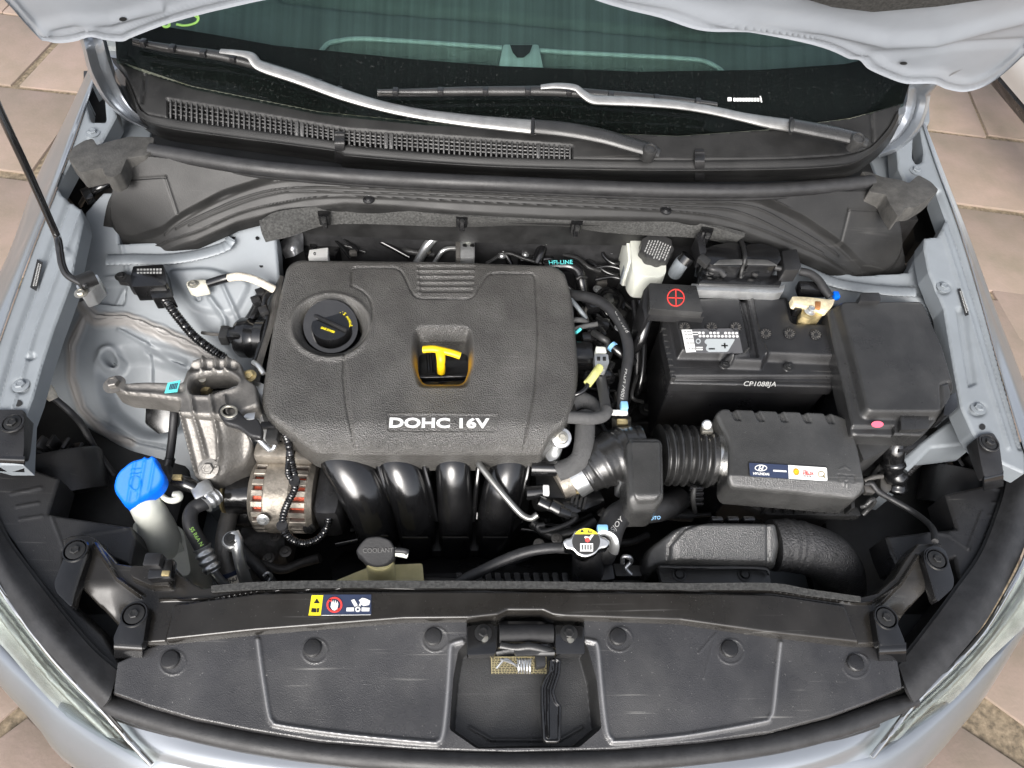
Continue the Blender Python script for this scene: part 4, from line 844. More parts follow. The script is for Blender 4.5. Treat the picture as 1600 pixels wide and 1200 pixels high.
tr = liner('black plastic liner filling the right front corner, behind the right headlamp', [(1640, 730), (1568, 752), (1522, 762), (1478, 772), (1495, 826), (1384, 838), (1392, 862), (1403, 886), (1440, 900), (1492, 870), (1500, 910), (1440, 990), (1404, 1030), (1412, 1076), (1450, 1040), (1530, 940), (1580, 850), (1650, 780)], LR,
           [[(1600, 690, .745), (1578, 728, .742), (1566, 780, .740), (1535, 862, .738), (1494, 922, .738), (1455, 975, .735), (1414, 1028, .728), (1404, 1040, .727)], [(1630, 700, .757), (1602, 762, .755), (1588, 810, .752), (1562, 880, .750), (1520, 950, .748), (1476, 1008, .744), (1432, 1058, .737), (1416, 1074, .735)], [(1650, 720, .75), (1622, 790, .747), (1606, 840, .745), (1582, 896, .742), (1538, 974, .740), (1490, 1034, .735), (1444, 1084, .727), (1428, 1098, .724)]], 0)
def lamp_back(label, px, py, sx, r=.06):
    t = T('lamp_housing', label, 'lamp housing', px, py, .66, 'rear housings of the headlamps')
    c = P(px, py, .66)
    lathe('bulb_cover', tuple(c), [(.058, -.06), (.058, 0), (.054, .006), (.040, .008), (.038, .003), (.0001, .003)], M['blk'], t, seg=28, axis=(-.25 * sx, .85, .45), raw=True)
    for k in range(5):
        a = k * .5 - 1
        box('grip_rib', tuple(c + np.array([.030 * math.sin(a), .008, .030 * math.cos(a)])), .006, .020, .028, M['blk'], t, ang=-.2 * sx, tilt=(0, a, 0), raw=True)
    box('housing_block', tuple(c + np.array([-.07 * sx, -.02, -.055])), .12, .10, .08, M['blk'], t, bev=.012, raw=True)
    return t
lamp_back('round dark bulb cover behind the left headlamp, beside the left liner', 96, 715, 1)
lamp_back('round dark bulb cover behind the right headlamp, below the right rail', 1500, 742, -1)
circ = lambda cx, cy, rx, ry=None, n=24, a0=0: [(cx + rx * math.cos(a0 + 2 * math.pi * k / n), cy + (ry or rx) * math.sin(a0 + 2 * math.pi * k / n)) for k in range(n)]
# ================================================================ engine cover
EZ = .800
ec = T('engine_cover', 'large dark grey textured engine cover with DOHC 16V lettering and square dipstick opening', 'engine cover', 650, 550, EZ)
eo = rnd_poly([(447, 412), (464, 402), (700, 405), (866, 411), (884, 422), (896, 464), (906, 579), (900, 623), (886, 660), (866, 673), (850, 697), (569, 697), (485, 694), (461, 679), (414, 648), (404, 622), (409, 589), (431, 474)], [14, 14, 0, 14, 14, 30, 20, 20, 12, 12, 8, 0, 14, 14, 16, 20, 30, 30], 5)
oilc = (517, 510)
oil_hole = circ(oilc[0], oilc[1] - 6, 47, 36, 40)
dip_hole = rnd_poly([(652, 520), (732, 520), (732, 570), (723, 590), (661, 590), (652, 570)], 9, 5)
G1 = rnd_poly([(549, 446), (549, 418), (625, 418), (648, 466), (738, 467), (762, 427), (836, 427), (841, 520), (836, 610), (818, 698)], [0, 9, 14, 12, 12, 10, 10, 20, 20, 0], 6)
G2 = crv(np.array([(549, 446), (566, 455), (579, 470), (582, 495), (576, 520), (562, 537), (538, 550)], float), 6)
G3 = [(538, 550), (536, 589), (540, 630), (545, 655), (553, 696)]
plate = rnd_poly([(604, 647), (779, 648), (774, 675), (604, 674)], 3)
bowl = rnd_poly([(646, 508), (737, 508), (742, 556), (735, 608), (650, 608), (640, 556)], 16, 5)
ribs = [((653, 741 - k * .8), 413 + 9 * k) for k in range(6)]
def hE(x, y, s):
    o = rim(s, 9, .012) - .019 * np.clip((y - 655) / 45, 0, 1) ** 2 - .008 * sst((430 - x) / 30)
    so_ = sd_ell(x, y, oilc[0], oilc[1], 62, 50)
    o = o - .014 * sst(-so_ / 17) + .003 * np.exp(-(so_ / 4) ** 2)
    sb = sd_poly(x, y, bowl); o = o - .013 * sst(-sb / 13)
    for g_, d in ((G1, .0022), (G2, .0022), (G3, .002)): o = o + gro(sd_line(x, y, g_), 1.5, d)
    inside = sd_poly(x, y, list(G1) + [(553, 698), (538, 550)]); o = o + ledge(inside, 3, .0012)
    o = o - .0008 * sst(-sd_poly(x, y, plate) / 1.5) + .0006 * np.exp(-(sd_poly(x, y, plate) / 1.2) ** 2)
    for (xa, xb), yy in ribs: o = o + gro(sd_line(x, y, [(xa, yy), (xb, yy)]), 1.7, -.0022)
    o = o - .002 * sst(-sd_poly(x, y, [(650, 408), (746, 409), (740, 461), (656, 461)]) / 4)
    return o
def dip_glow(x, y):  # reflected yellow light, painted into the cover colour around the dipstick opening
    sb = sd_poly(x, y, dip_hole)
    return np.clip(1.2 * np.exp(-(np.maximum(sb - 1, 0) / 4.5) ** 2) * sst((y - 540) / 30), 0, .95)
relief('moulded_cover', eo, EZ, M['cover'], ec, hE, 1.25, .05, holes=[oil_hole, dip_hole], tint=dip_glow)
text('lettering', 'DOHC 16V', (608, 667.5), (765, 668.5), EZ + .0004, M['white'], ec, hk=.74, bold=.032, th=.0012)
# well walls under the holes
tube('filler_well', [(oilc[0], oilc[1], .782), (oilc[0] - 2, oilc[1] + 2, .755), (oilc[0] - 5, oilc[1] + 4, .73)], .044, M['gloss'], ec, seg=32)
dp = [P(a, b, .778) for a, b in dip_hole]
# ---------------------------------------------------------------- oil filler cap
oc = T('oil_filler_cap', 'round black oil filler cap with grip bar and yellow lettering sunk in engine cover', 'filler cap', 517, 512, .785)
oz = .792
opx = (517, 508)
lathe('cap_disc', (opx[0], opx[1], oz), [(.0325, -.02), (.0325, -.004), (.031, 0), (.0001, 0)], M['gloss'], oc, seg=40)
ca, cb = P(489, 493, oz), P(543, 518, oz); mid = (ca + cb) / 2; dv = cb - ca
box('grip_bar', tuple(mid + [0, 0, .0025]), float(np.linalg.norm(dv)), .007, .007, M['blk'], oc, ang=math.atan2(dv[1], dv[0]), bev=.003, raw=True)
s = "EE OWNER'S MANUAL"
for k, ch in enumerate(s):
    if ch == ' ': continue
    a = R(-116 + k * 7.2); a2 = R(-116 + (k + .86) * 7.2)
    rx, ry = 28, 23
    if ch == "'": a2 = a + (a2 - a) * .3
    if ch == 'I': a2 = a + (a2 - a) * .4
    text('lettering', ch, (opx[0] + 1 + rx * math.cos(a), opx[1] + 1 + ry * math.sin(a)), (opx[0] + 1 + rx * math.cos(a2), opx[1] + 1 + ry * math.sin(a2)), oz + .0004, M['yelp'], oc, bold=.02, th=.0005)
text('lettering', 'SAE 5W20', (501, 513), (522, 520.5), oz, M['yelp'], oc, bold=.04, th=.0005)
# ---------------------------------------------------------------- dipstick
ds = T('dipstick', 'yellow T shaped dipstick handle inside the square opening of the engine cover', 'dipstick', 690, 555, .785)
tube('handle_bar', [(661, 546, .800), (676, 545, .803), (692, 548, .803), (708, 552, .802), (719, 556, .799)], .0062, M['yel'], ds, seg=14, flatk=.85)
tube('handle_stem', [(688, 550, .802), (689, 560, .798), (689, 568, .790)], [.0078, .0072, .0068], M['yel'], ds, seg=14)
lathe('stem_tip', (689, 570, .784), [(.0068, -.02), (.0068, 0), (.005, .003), (.0001, .004)], M['yel'], ds, seg=14)
tube('guide_tube', [(689, 572, .775), (688, 580, .72), (686, 590, .62)], .006, M['steel'], ds)
# the valve cover seen through the opening and around the engine
eb = T('engine_block', 'dark engine block and valve cover mostly hidden beneath the engine cover', 'engine', 650, 560, .60)
prism('valve_cover', [(440, 425), (870, 430), (880, 640), (420, 630)], .742, .60, M['gloss'], eb, .008, rnd=10)
prism('cylinder_block', [(420, 420), (900, 430), (890, 700), (430, 690)], .66, .33, M['dark'], eb, .01, rnd=6)
for p in ((668, 565), (676, 566)): tube('oil_rib', [(p[0], p[1] - 18, .746), (p[0] + 2, p[1] + 14, .746)], .003, M['gloss'], eb, seg=8)
tube('oil_rib', [(655, 590, .748), (728, 588, .748)], .004, M['gloss'], eb, seg=8)
sheet('timing_cover', [[(438, 430, .78), (424, 500, .78), (404, 570, .775), (394, 640, .76)], [(430, 430, .74), (414, 500, .74), (392, 580, .735), (382, 660, .72)], [(424, 440, .55), (404, 510, .55), (384, 600, .55), (376, 690, .55)]], M['alu'], eb, nu=24, th=.006)
sheet('front_casting', [[(392, 596, .775), (400, 596, .775), (412, 600, .775)], [(380, 640, .76), (396, 645, .765), (410, 650, .77)], [(388, 690, .72), (410, 690, .73), (430, 690, .74)]], M['alub'], eb, nu=14, th=.008)
bolt((389, 588, .785), .0078, M['brass'], eb, washer=1.5)
bolt((396, 660, .765), .006, M['alub'], eb)
tube('breather_pipe', [(396, 566, .79), (404, 572, .795), (412, 584, .792)], .004, M['alub'], eb)
lathe('front_lug', (878, 684, .772), [(.0165, -.03), (.0165, -.004), (.015, 0), (.010, .001), (.009, -.004), (.0001, -.004)], M['alub'], eb, seg=28, axis=(.1, -.5, .9))
bolt((878, 683, .775), .006, M['steel'], eb, axis=(.1, -.5, .9))
prism('front_lug_arm', [(852, 700), (866, 694), (880, 700), (872, 716), (858, 722), (852, 712)], .745, .70, M['alub'], eb, .004, rnd=4)
# ================================================================ intake manifold
im = T('intake_manifold', 'glossy black intake manifold with four curved runners below the engine cover front edge', 'intake manifold', 660, 780, .66)
for pts, r in (([(520, 688, .735), (540, 722, .728), (566, 762, .70), (588, 812, .645), (594, 850, .57), (592, 870, .48)], [.032, .036, .040, .038, .034, .030]),
               ([(610, 688, .735), (622, 724, .730), (638, 764, .70), (650, 815, .645), (654, 852, .57), (652, 870, .48)], [.026, .029, .033, .032, .030, .028]),
               ([(708, 688, .735), (708, 724, .732), (710, 764, .70), (712, 815, .645), (712, 852, .57), (710, 870, .48)], [.025, .027, .028, .028, .028, .027]),
               ([(800, 688, .735), (796, 722, .728), (784, 764, .70), (774, 815, .645), (770, 852, .57), (768, 870, .48)], [.026, .028, .031, .030, .029, .028])):
    rn = tube('runner', pts, r, M['gloss'], im, seg=26, sub=8, flatk=.8)
    c = crv(np.array([P3(p) for p in pts]), 8); k = 25
    tube('casting_rib', [tuple(c[k] + np.array([dx, -.026 - .3 * abs(dx) * 0, .012])) for dx in (-.020, -.008, .008, .020)], .0018, M['gloss'], rn, raw=True, seg=6)
prism('plenum_body', [(505, 690), (830, 694), (826, 800), (780, 860), (580, 862), (540, 790)], .57, .45, M['dark'], im, .015, rnd=10)
for pts in ([(497, 694, .74), (505, 722, .733), (530, 758, .712), (556, 798, .66)], [(580, 694, .74), (590, 726, .733), (602, 764, .705), (616, 812, .65)], [(655, 694, .74), (662, 726, .733), (672, 764, .705), (682, 812, .65)], [(750, 694, .74), (748, 726, .733), (744, 764, .705), (740, 812, .65)], [(826, 694, .74), (826, 726, .733), (818, 764, .705), (806, 806, .65)]):
    tube('seam_flange', pts, .0042, M['gloss'], im, seg=10, flatk=1.4)
for x in (662, 668): pass
prism('knock_bracket', [(650, 700), (676, 700), (676, 726), (666, 734), (656, 728)], .732, .70, M['gloss'], im, .004, rnd=5)
tube('fuel_pipe', [(748, 722, .745), (752, 730, .748), (780, 765, .738), (806, 795, .725), (818, 806, .72), (830, 810, .72), (840, 804, .725)], .0052, M['steel2'] if 'steel2' in M else M['wipe'], im, seg=10)
# ================================================================ alternator
al = T('alternator', 'weathered silver alternator with copper windings showing through its slots, left of the manifold', 'alternator', 450, 768, .60)
A0 = P(449, 772, .655); ax = np.array([1., -.02, 0]); RAD = .062
def ring_(name, x0, x1, r0, r1, m, bev=.003):
    c = A0 + ax * x0; h = x1 - x0
    return lathe(name, tuple(c), [(r0 - bev, 0), (r0, bev), (r1, h - bev), (r1 - bev, h)], m, al, seg=40, axis=tuple(ax), raw=True)
ring_('housing', -.048, -.038, RAD * .86, RAD * .97, M['alt']); 
ring_('housing', -.024, .018, RAD, RAD, M['alt'])
ring_('housing', .040, .050, RAD * .99, RAD * .93, M['alt'])
ring_('stator', -.044, .046, RAD * .83, RAD * .83, M['copper'])
q = Vector(ax).to_track_quat('Z', 'Y')
for x0, x1, n in ((-.040, -.022, 22), (.016, .042, 22)):
    for k in range(n):
        a = 2 * math.pi * k / n
        rad = np.array(q @ Vector((math.cos(a), math.sin(a), 0))); tan = np.array(q @ Vector((-math.sin(a), math.cos(a), 0)))
        if rad[2] < -.35: continue
        w = .0046
        cs = [A0 + ax * x + rad * r_ + tan * t for x, r_, t in ((x0, RAD * .985, -w), (x1, RAD * .985, -w), (x1, RAD * .985, w), (x0, RAD * .985, w))]
        cb_ = [c - rad * .010 for c in cs]
        mk('housing_fin', solid(cs, cb_, .001, 1), M['alt'], al)
lathe('pulley', tuple(A0 + ax * -.092 + [0, -.004, 0]), [(.012, -.004), (.020, -.004), (.026, 0), (.030, .004), (.0295, .008), (.0295, .012), (.030, .016), (.0295, .020), (.030, .024), (.030, .040), (.022, .042)], M['gloss'], al, seg=36, axis=tuple(ax), raw=True)
lathe('pulley_rim', tuple(A0 + ax * -.0975 + [0, -.004, 0]), [(.026, 0), (.029, .001), (.029, .004), (.026, .005)], M['brass'], al, seg=36, axis=tuple(ax), raw=True)
box('mounting_ear', (430, 708, .715), .060, .030, .030, M['alt'], al, bev=.008)
box('mounting_ear', (476, 712, .710), .028, .030, .026, M['alt'], al, bev=.007)
box('rear_cover', tuple(A0 + ax * .072 + [0, -.004, -.004]), .044, .10, .10, M['blk'], al, bev=.018, raw=True)
box('terminal_block', (513, 797, .665), .034, .030, .020, M['gloss'], al, bev=.003)
box('connector', (513, 802, .680), .020, .018, .014, M['lblue'], al, bev=.003)
box('connector_clip', (510, 792, .686), .014, .006, .006, M['white'], al, bev=.001)
bolt((411, 812, .69), .006, M['alub'], al, axis=(0, -.8, .5)); bolt((483, 826, .66), .006, M['dark'], al, axis=(0, -.8, .5))
hn = T('wiring_harness', 'ribbed black wiring conduit looping over the alternator', 'wiring harness', 455, 760, .72, 'ribbed wiring conduits')
tube('conduit', [(434, 665, .765), (446, 680, .765), (452, 700, .757), (456, 725, .745), (461, 748, .738), (460, 765, .735), (450, 785, .73), (443, 805, .725), (443, 825, .715), (455, 842, .70), (475, 849, .69), (497, 842, .685), (510, 825, .682), (514, 808, .682)], .0056, M['gloss'], hn, seg=10, sub=14, rf=corr(.004, .0007))
tube('branch', [(452, 690, .760), (451, 715, .75), (450, 740, .745), (458, 752, .742)], .0045, M['gloss'], hn, seg=8, sub=14, rf=corr(.004, .0006))
for p in ((460, 752, .742), (441, 822, .720)): lathe('tape_wrap', p, [(.008, -.004), (.0085, 0), (.008, .004)], M['rub'], hn, seg=12)
# drive belt
bt = tube('drive_belt', [(380, 760, .655), (386, 730, .67), (396, 690, .69), (404, 650, .70)], .014, M['rub'], None, seg=12, flatk=.4); own(bt, 'black ribbed drive belt running up from the alternator pulley', 'drive belt')
bt2 = tube('coolant_pipe', [(396, 670, .72), (388, 700, .70), (380, 728, .68), (372, 745, .66)], .0145, M['inner'], None, seg=18); own(bt2, 'pale grey metal pipe between the engine mount and the alternator', 'metal pipe')
# ================================================================ engine mount
em = T('engine_mount', 'cast aluminium engine mount bracket with open ring and ribbed leg', 'engine mount', 320, 640, .80)
op = rnd_poly([(296, 606), (300, 590), (322, 584), (356, 583), (374, 596), (368, 604), (345, 610), (330, 617), (300, 616)], 8, 4)
up_ = rnd_poly([(192, 597), (230, 595), (284, 597), (290, 580), (297, 562), (312, 557), (366, 558), (376, 566), (384, 590), (400, 600), (404, 632), (380, 640), (372, 655), (350, 650), (278, 646), (282, 624), (236, 617), (192, 613), (172, 604), (172, 594), (182, 590)], 5)
def hM(x, y, s):
    o = rim(s, 4, .007) + rim(-sd_poly(x, y, op) * -1 * -1, 4, .0) + .004 * np.exp(-((sd_poly(x, y, op) - 4) / 4) ** 2)
    o = o + gro(sd_line(x, y, [(200, 605), (282, 609)]), 5, .004)
    for xx in (318, 338, 356): o = o + gro(sd_line(x, y, [(xx, 557), (xx - 3, 578)]), 3, -.008)
    o = o + gro(sd_line(x, y, [(300, 572), (366, 571)]), 6, .010)
    for xx in (300, 330, 352): o = o + gro(sd_line(x, y, [(xx, 622), (xx + 4, 648)]), 3, -.006)
    return o
relief('upper_bracket', up_, .800, M['alu'], em, hM, 1.6, .035, holes=[op])
MLEG = PL((300, 640, .797), (380, 640, .797), (326, 745, .715))
lg = rnd_poly([(278, 642), (372, 648), (386, 672), (384, 690), (374, 712), (352, 742), (338, 753), (316, 753), (304, 744), (298, 720), (290, 690)], 8)
def hG(x, y, s):
    o = rim(s, 5, .008)
    for l in ([(282, 645), (294, 690), (306, 742)], [(302, 645), (316, 690), (322, 715)], [(334, 645), (342, 680), (344, 715), (338, 742)]): o = o + gro(sd_line(x, y, l), 3.4, -.010)
    o = o - .03 * sst((x - 345) / 30) + .004 * sst(-sd_ell(x, y, 326, 733, 15, 13) / 4)
    return o
relief('leg', lg, MLEG, M['alu'], em, hG, 1.6, .05)
bolt((326, 732, float(P(326, 732, MLEG)[2]) + .004), .009, M['alu'], em, axis=(0, -.5, .85), washer=1.7)
bolt((179, 601, .797), .0095, M['alu'], em, washer=1.7, hgt=1.0)
tube('stud', [(318, 600, .765), (316, 592, .79)], .0055, M['steel'], em); lathe('stud_nut', (319, 603, .765), [(.011, -.01), (.011, 0), (.007, .004), (.0001, .004)], M['brass'], em, seg=6)
prism('rubber_insert', [(296, 590), (372, 584), (376, 606), (330, 620), (298, 618)], .755, .70, M['gloss'], em, .004)
sheet('engine_side_bracket', [[(345, 612, .795), (380, 600, .795), (402, 604, .79)], [(338, 640, .792), (372, 650, .79), (398, 650, .782)], [(340, 652, .77), (375, 664, .77), (392, 668, .765)]], M['alub'], em, nu=16, th=.01)
flat('label_sticker', [[(262, 598), (282, 594), (277, 612), (257, 614)]], .7995, M['cyan'], em, .0008)
flat('label_print', [[(266 + 2.6 * k, 600 - .4 * k), (267.6 + 2.6 * k, 600 - .4 * k), (265 + 2.6 * k, 609 - .3 * k), (263.4 + 2.6 * k, 609 - .3 * k)] for k in range(5)], .8006, M['navy'], em, .0003)
lb = T('lifting_bracket', 'black steel lifting eye bracket beside the engine mount', 'bracket', 370, 655, .80)
er = rnd_poly([(338, 642), (346, 632), (362, 632), (374, 642), (386, 656), (402, 652), (410, 668), (408, 684), (390, 680), (372, 666), (350, 660)], 5); eh = circ(358, 643, 11, 7.5, 18)
relief('eye_plate', er, .806, M['blk'], lb, lambda x, y, s: rim(s, 3, .003) + .003 * np.exp(-((sd_poly(x, y, eh) - 3) / 2) ** 2), 1.3, .008, holes=[eh])
tube('eye_lip', [(358 + 12 * math.cos(a), 643 + 8.5 * math.sin(a), .808) for a in np.linspace(0, 6.28, 20)], .002, M['steel'], lb, seg=6, sub=2)
# ================================================================ washer bottle
wb = T('washer_reservoir', 'translucent white washer fluid bottle with bright blue flip cap', 'washer bottle', 235, 800, .62)
WC = PL((182, 750, .765), (256, 740, .765), (205, 785, .742))
wp = rnd_poly([(175, 764), (180, 738), (204, 718), (221, 714), (224, 710), (230, 714), (236, 709), (242, 713), (244, 720), (257, 742), (250, 760), (208, 790), (194, 790)], [10, 12, 10, 2, 2, 2, 2, 2, 3, 12, 10, 6, 5], 4)
def hW(x, y, s):
    o = rim(s, 6, .007)
    for xx in (206, 221, 236): o = o + gro(sd_line(x, y, [(xx - 6, 784), (xx + 5, 722)]), 2.2, -.0014)
    o = o + gro(np.abs(sd_ell(x, y, 212, 756, 9, 11)), 1, -.0012) + gro(sd_line(x, y, [(206, 735), (220, 733)]), 1, -.0012) + gro(sd_line(x, y, [(205, 742), (221, 740)]), 1, -.0012)
    return o
relief('cap', wp, WC, M['blue'], wb, hW, 1.3, .016)
tube('neck', [(222, 778, .722), (230, 794, .708), (240, 812, .68), (248, 838, .63), (250, 862, .58)], [.021, .022, .024, .030, .036], M['milk'], wb, seg=24)
prism('tank', [(206, 812), (286, 822), (300, 900), (210, 900)], .600, .36, M['milk'], wb, .015, rnd=14)
sheet('shoulder', [[(226, 842, .635), (250, 832, .64), (276, 836, .63)], [(212, 870, .60), (250, 870, .605), (290, 866, .595)], [(206, 900, .58), (250, 904, .58), (300, 900, .575)]], M['milk'], wb, nu=16, th=.004)
tube('hose_hook', [(252, 774, .715), (262, 781, .715), (272, 782, .715), (280, 778, .716), (279, 772, .718), (271, 772, .718)], .0042, M['milk'], wb, seg=10, flatk=1.6)
# ================================================================ coolant tank
ct_t = T('coolant_reservoir', 'yellowed coolant overflow tank with round dark cap, behind the support beam', 'coolant tank', 592, 880, .70)
CZ = PL((566, 862, .752), (616, 862, .752), (590, 884, .742))
relief('cap', rnd_poly([(556, 858), (562, 848), (572, 838), (592, 836), (610, 842), (618, 856), (616, 872), (604, 884), (588, 887), (574, 882), (564, 870), (557, 864)], 6), CZ, M['capm'], ct_t, lambda x, y, s: rim(s, 4, .005), 1.2, .014)
text('lettering', 'COOLANT', (567, 863.5), (615, 862.5), lift(CZ, .0004), M['ink'], ct_t, bold=.02, th=.0010)
tube('neck', [(594, 872, .735), (595, 886, .715), (597, 905, .69)], .020, M['yellowed'], ct_t, seg=24)
prism('tank', [(512, 912), (576, 886), (618, 882), (660, 880), (664, 930), (512, 930)], .690, .5, M['yellowed'], ct_t, .006, rnd=4)
tube('overflow_nipple', [(616, 862, .742), (628, 864, .742), (637, 866, .74)], .0062, M['milk'], ct_t, seg=12)
tube('nipple_hose', [(618, 860, .748), (632, 861, .748), (636, 864, .745)], .004, M['rub'], ct_t)
# ================================================================ radiator, filler neck, cap
rd = T('radiator', 'black radiator behind the support beam, its metal cap carrying a yellow and black warning disc', 'radiator', 800, 905, .60)
prism('top_tank', [(660, 900), (1010, 905), (1010, 940), (660, 935)], .665, .35, M['blk'], rd, .006)
for k in range(12): prism('tank_rib', [(712 + 15 * k, 894), (722 + 15 * k, 894), (725 + 15 * k, 912), (715 + 15 * k, 912)], .676, .60, M['blk'], rd, .002)
tube('filler_neck', [(915, 850, .738), (917, 872, .71), (919, 905, .665)], [.021, .022, .026], M['blk'], rd, seg=24)
prism('neck_flange', [(940, 872), (958, 880), (962, 905), (938, 908)], .69, .62, M['blk'], rd, .004)
RZ = PL((890, 850, .755), (940, 850, .755), (915, 872, .748))
rp = crv(np.array([(879, 848), (883, 841), (892, 838), (898, 829), (912, 823), (927, 826), (938, 836), (948, 840), (954, 847), (949, 856), (938, 859), (930, 867), (916, 872), (902, 868), (894, 860), (884, 858)], float), 4, closed=True)
rc = relief('cap', rp, RZ, M['chrome'], rd, lambda x, y, s: rim(s, 4, .005), 1.2, .009)
rz1 = lift(RZ, .0006)
dsk = lambda f: [(916 + 21.8 * math.cos(a), 846 + 20.5 * math.sin(a)) for a in f]
flat('warning_disc', [dsk(np.linspace(0, 2 * math.pi, 37)[:-1])], rz1, M['ink'], rc, .0005)
rz2 = lift(RZ, .0013)
y0 = math.asin((834.5 - 846) / 20.5)
flat('yellow_field', [dsk(np.linspace(math.pi - y0, 2 * math.pi + y0, 16))], rz2, M['yelp'], rc, .0003)
rz3 = lift(RZ, .0018)
flat('warning_symbol', [[(909.5, 826.5), (913, 832), (906, 832)], [(918, 828), (920, 828), (920, 830.5), (926, 830.5), (926, 832.5), (918, 832.5)]], rz3, M['ink'], rc, .0003)
flat('hand_symbol', [[(924, 835.5), (928, 835.5), (922, 844), (917, 843), (913, 840), (914, 837.5), (921, 839)]], rz3, M['white'], rc, .0003)
flat('burst_symbol', [[(914, 842), (917, 840), (921, 841), (922, 845), (918, 847.5), (915, 846)]], lift(RZ, .0022), M['redp'], rc, .0003)
flat('radiator_symbol', [[(906.5, 849), (926.5, 849), (926.5, 851), (906.5, 851)], [(906.5, 859), (926.5, 859), (926.5, 861.5), (906.5, 861.5)]] + [[(906.5 + k * 4.5, 851), (908.6 + k * 4.5, 851), (908.6 + k * 4.5, 859), (906.5 + k * 4.5, 859)] for k in range(5)], rz3, M['white'], rc, .0003)
oh = tube('overflow_hose', [(888, 857, .735), (868, 856, .738), (845, 858, .737), (820, 863, .733), (790, 874, .727), (760, 888, .72), (730, 903, .71), (690, 925, .69)], .0078, M['rub'], None, seg=14); own(oh, 'thin black overflow hose curving left from the radiator cap', 'hose')
rh = T('radiator_hose', 'thick black radiator hose with pale spring clamp beside the radiator cap', 'hose', 955, 830, .70)
tube('hose_body', [(940, 868, .69), (948, 848, .71), (954, 826, .722), (964, 808, .722), (985, 797, .715), (1012, 797, .705), (1040, 792, .69), (1060, 780, .66)], .0205, M['rub'], rh, seg=22)
tube('spring_clamp', [(933 + 0, 836, .748), (944, 832, .752), (956, 838, .748), (960, 850, .738), (958, 862, .722)], .0052, M['alub'], rh, seg=8, flatk=1.6)
box('clamp_tab', (941, 826, .755), .016, .010, .010, M['lblue'], rh, bev=.002)
text('lettering', 'ACROTO', (1000, 814), (1032, 811), PL((1000, 814, .722), (1032, 811, .722), (1010, 800, .730)), M['lblue'], rh, th=.0006)
text('lettering', 'SJOY', (958, 832), (974, 812), PL((958, 832, .742), (974, 812, .745), (970, 834, .735)), M['gprint'], rh, th=.0006)
# ================================================================ air intake hose
ih = T('air_intake_hose', 'black corrugated air intake hose with square resonator box between engine and filter box', 'intake hose', 1020, 715, .74)
HZ = .735
tube('inlet_duct', [(902, 748, HZ - .02), (922, 736, HZ - .01), (945, 722, HZ), (972, 713, HZ), (1000, 711, HZ)], [.025, .033, .042, .047, .047], M['bellow'], ih, seg=36, sub=14, rf=lambda s: .0016 * (np.cos(s * 2 * math.pi / .016) > .55))
tube('bellows', [(1030, 711, HZ), (1050, 711, HZ), (1075, 712, HZ), (1104, 714, HZ)], .0455, M['bellow'], ih, seg=40, sub=26, rf=lambda s: .0042 * np.cos(s * 2 * math.pi / .0128))
tube('cuff', [(1103, 714, HZ), (1120, 716, HZ), (1142, 717, HZ)], .0445, M['bellow'], ih, seg=36)
cl = tube('hose_clamp', [(1112, 715, HZ), (1119, 715.5, HZ), (1126, 716, HZ)], .0462, M['chrome'], ih, seg=40)
lathe('clamp_screw', (1105, 664, .79), [(.008, -.006), (.008, 0), (.006, .002), (.003, .002), (.003, -.001), (.0001, -.001)], M['alub'], cl, seg=14, axis=(-.1, -.5, .8))
box('clamp_housing', (1104, 672, .782), .018, .012, .010, M['steel'], cl, bev=.002)
rb = rnd_poly([(978, 690), (986, 682), (1030, 682), (1037, 690), (1039, 776), (1030, 790), (992, 791), (982, 782)], 6)
def hRb(x, y, s): return rim(s, 7, .010) + ledge(sd_poly(x, y, rnd_poly([(984, 690), (1032, 690), (1033, 774), (1026, 783), (996, 784), (988, 774)], 6)), 3, .004) - .016 * sst((y - 768) / 22) ** 2
relief('resonator_box', rb, .788, M['lid'], ih, hRb, 1.4, .05, tint=lambda x, y: 0 * x)
tube('engine_clamp', [(896, 752, HZ - .02), (906, 746, HZ - .015), (914, 741, HZ - .012)], .029, M['alub'], ih, seg=30)
prism('hose_clip', [(968, 738), (976, 734), (982, 752), (976, 760), (968, 756)], .742, .70, M['alub'], ih, .002, rnd=3)
# ================================================================ air filter box
ab = T('air_filter_box', 'black air filter box with a brand sticker on its lid, right of the intake hose', 'air filter box', 1240, 720, .76)
AZ = PL((1140, 650, .800), (1330, 660, .800), (1240, 765, .788))
lp = rnd_poly([(1118, 646), (1127, 637), (1300, 644), (1328, 654), (1342, 700), (1354, 762), (1344, 774), (1240, 765), (1148, 758), (1138, 748), (1140, 690)], [6, 6, 6, 10, 10, 8, 6, 0, 6, 8, 10], 4)
def hB(x, y, s):
    o = rim(s, 5, .006)
    t_ = y - (742 + (x - 1140) * .057); o = o - .0105 * np.clip(t_ / 17, 0, 1)
    l_ = 640 + (x - 1127) * .035
    for k in range(5):
        xc = 1148 + 36 * k; o = o - .006 * sst((6 - np.abs(x - xc - (y - 645) * .5)) / 3) * sst((l_ + 17 - y) / 4)
    o = o - .0012 * np.exp(-(np.abs(sd_poly(x, y, [(1309, 741), (1335, 743), (1336, 753), (1310, 751)])) / 1) ** 2)
    o = o + .0012 * np.exp(-(sd_line(x, y, [(1312, 733), (1320, 729), (1328, 734)]) / 1.2) ** 2)
    for dx, dy in ((1318, 752), (1323, 749), (1328, 753), (1320, 756), (1326, 757)): o = o + .0012 * np.exp(-(((x - dx) ** 2 + (y - dy) ** 2) / 2.4))
    return o
relief('lid', lp, AZ, M['lid'], ab, hB, 1.4, .05, tint=lambda x, y: 0 * x)
prism('lid_skirt', [(1122, 650), (1330, 660), (1352, 770), (1144, 762)], .768, .712, M['blk2'], ab, .004, rnd=6)
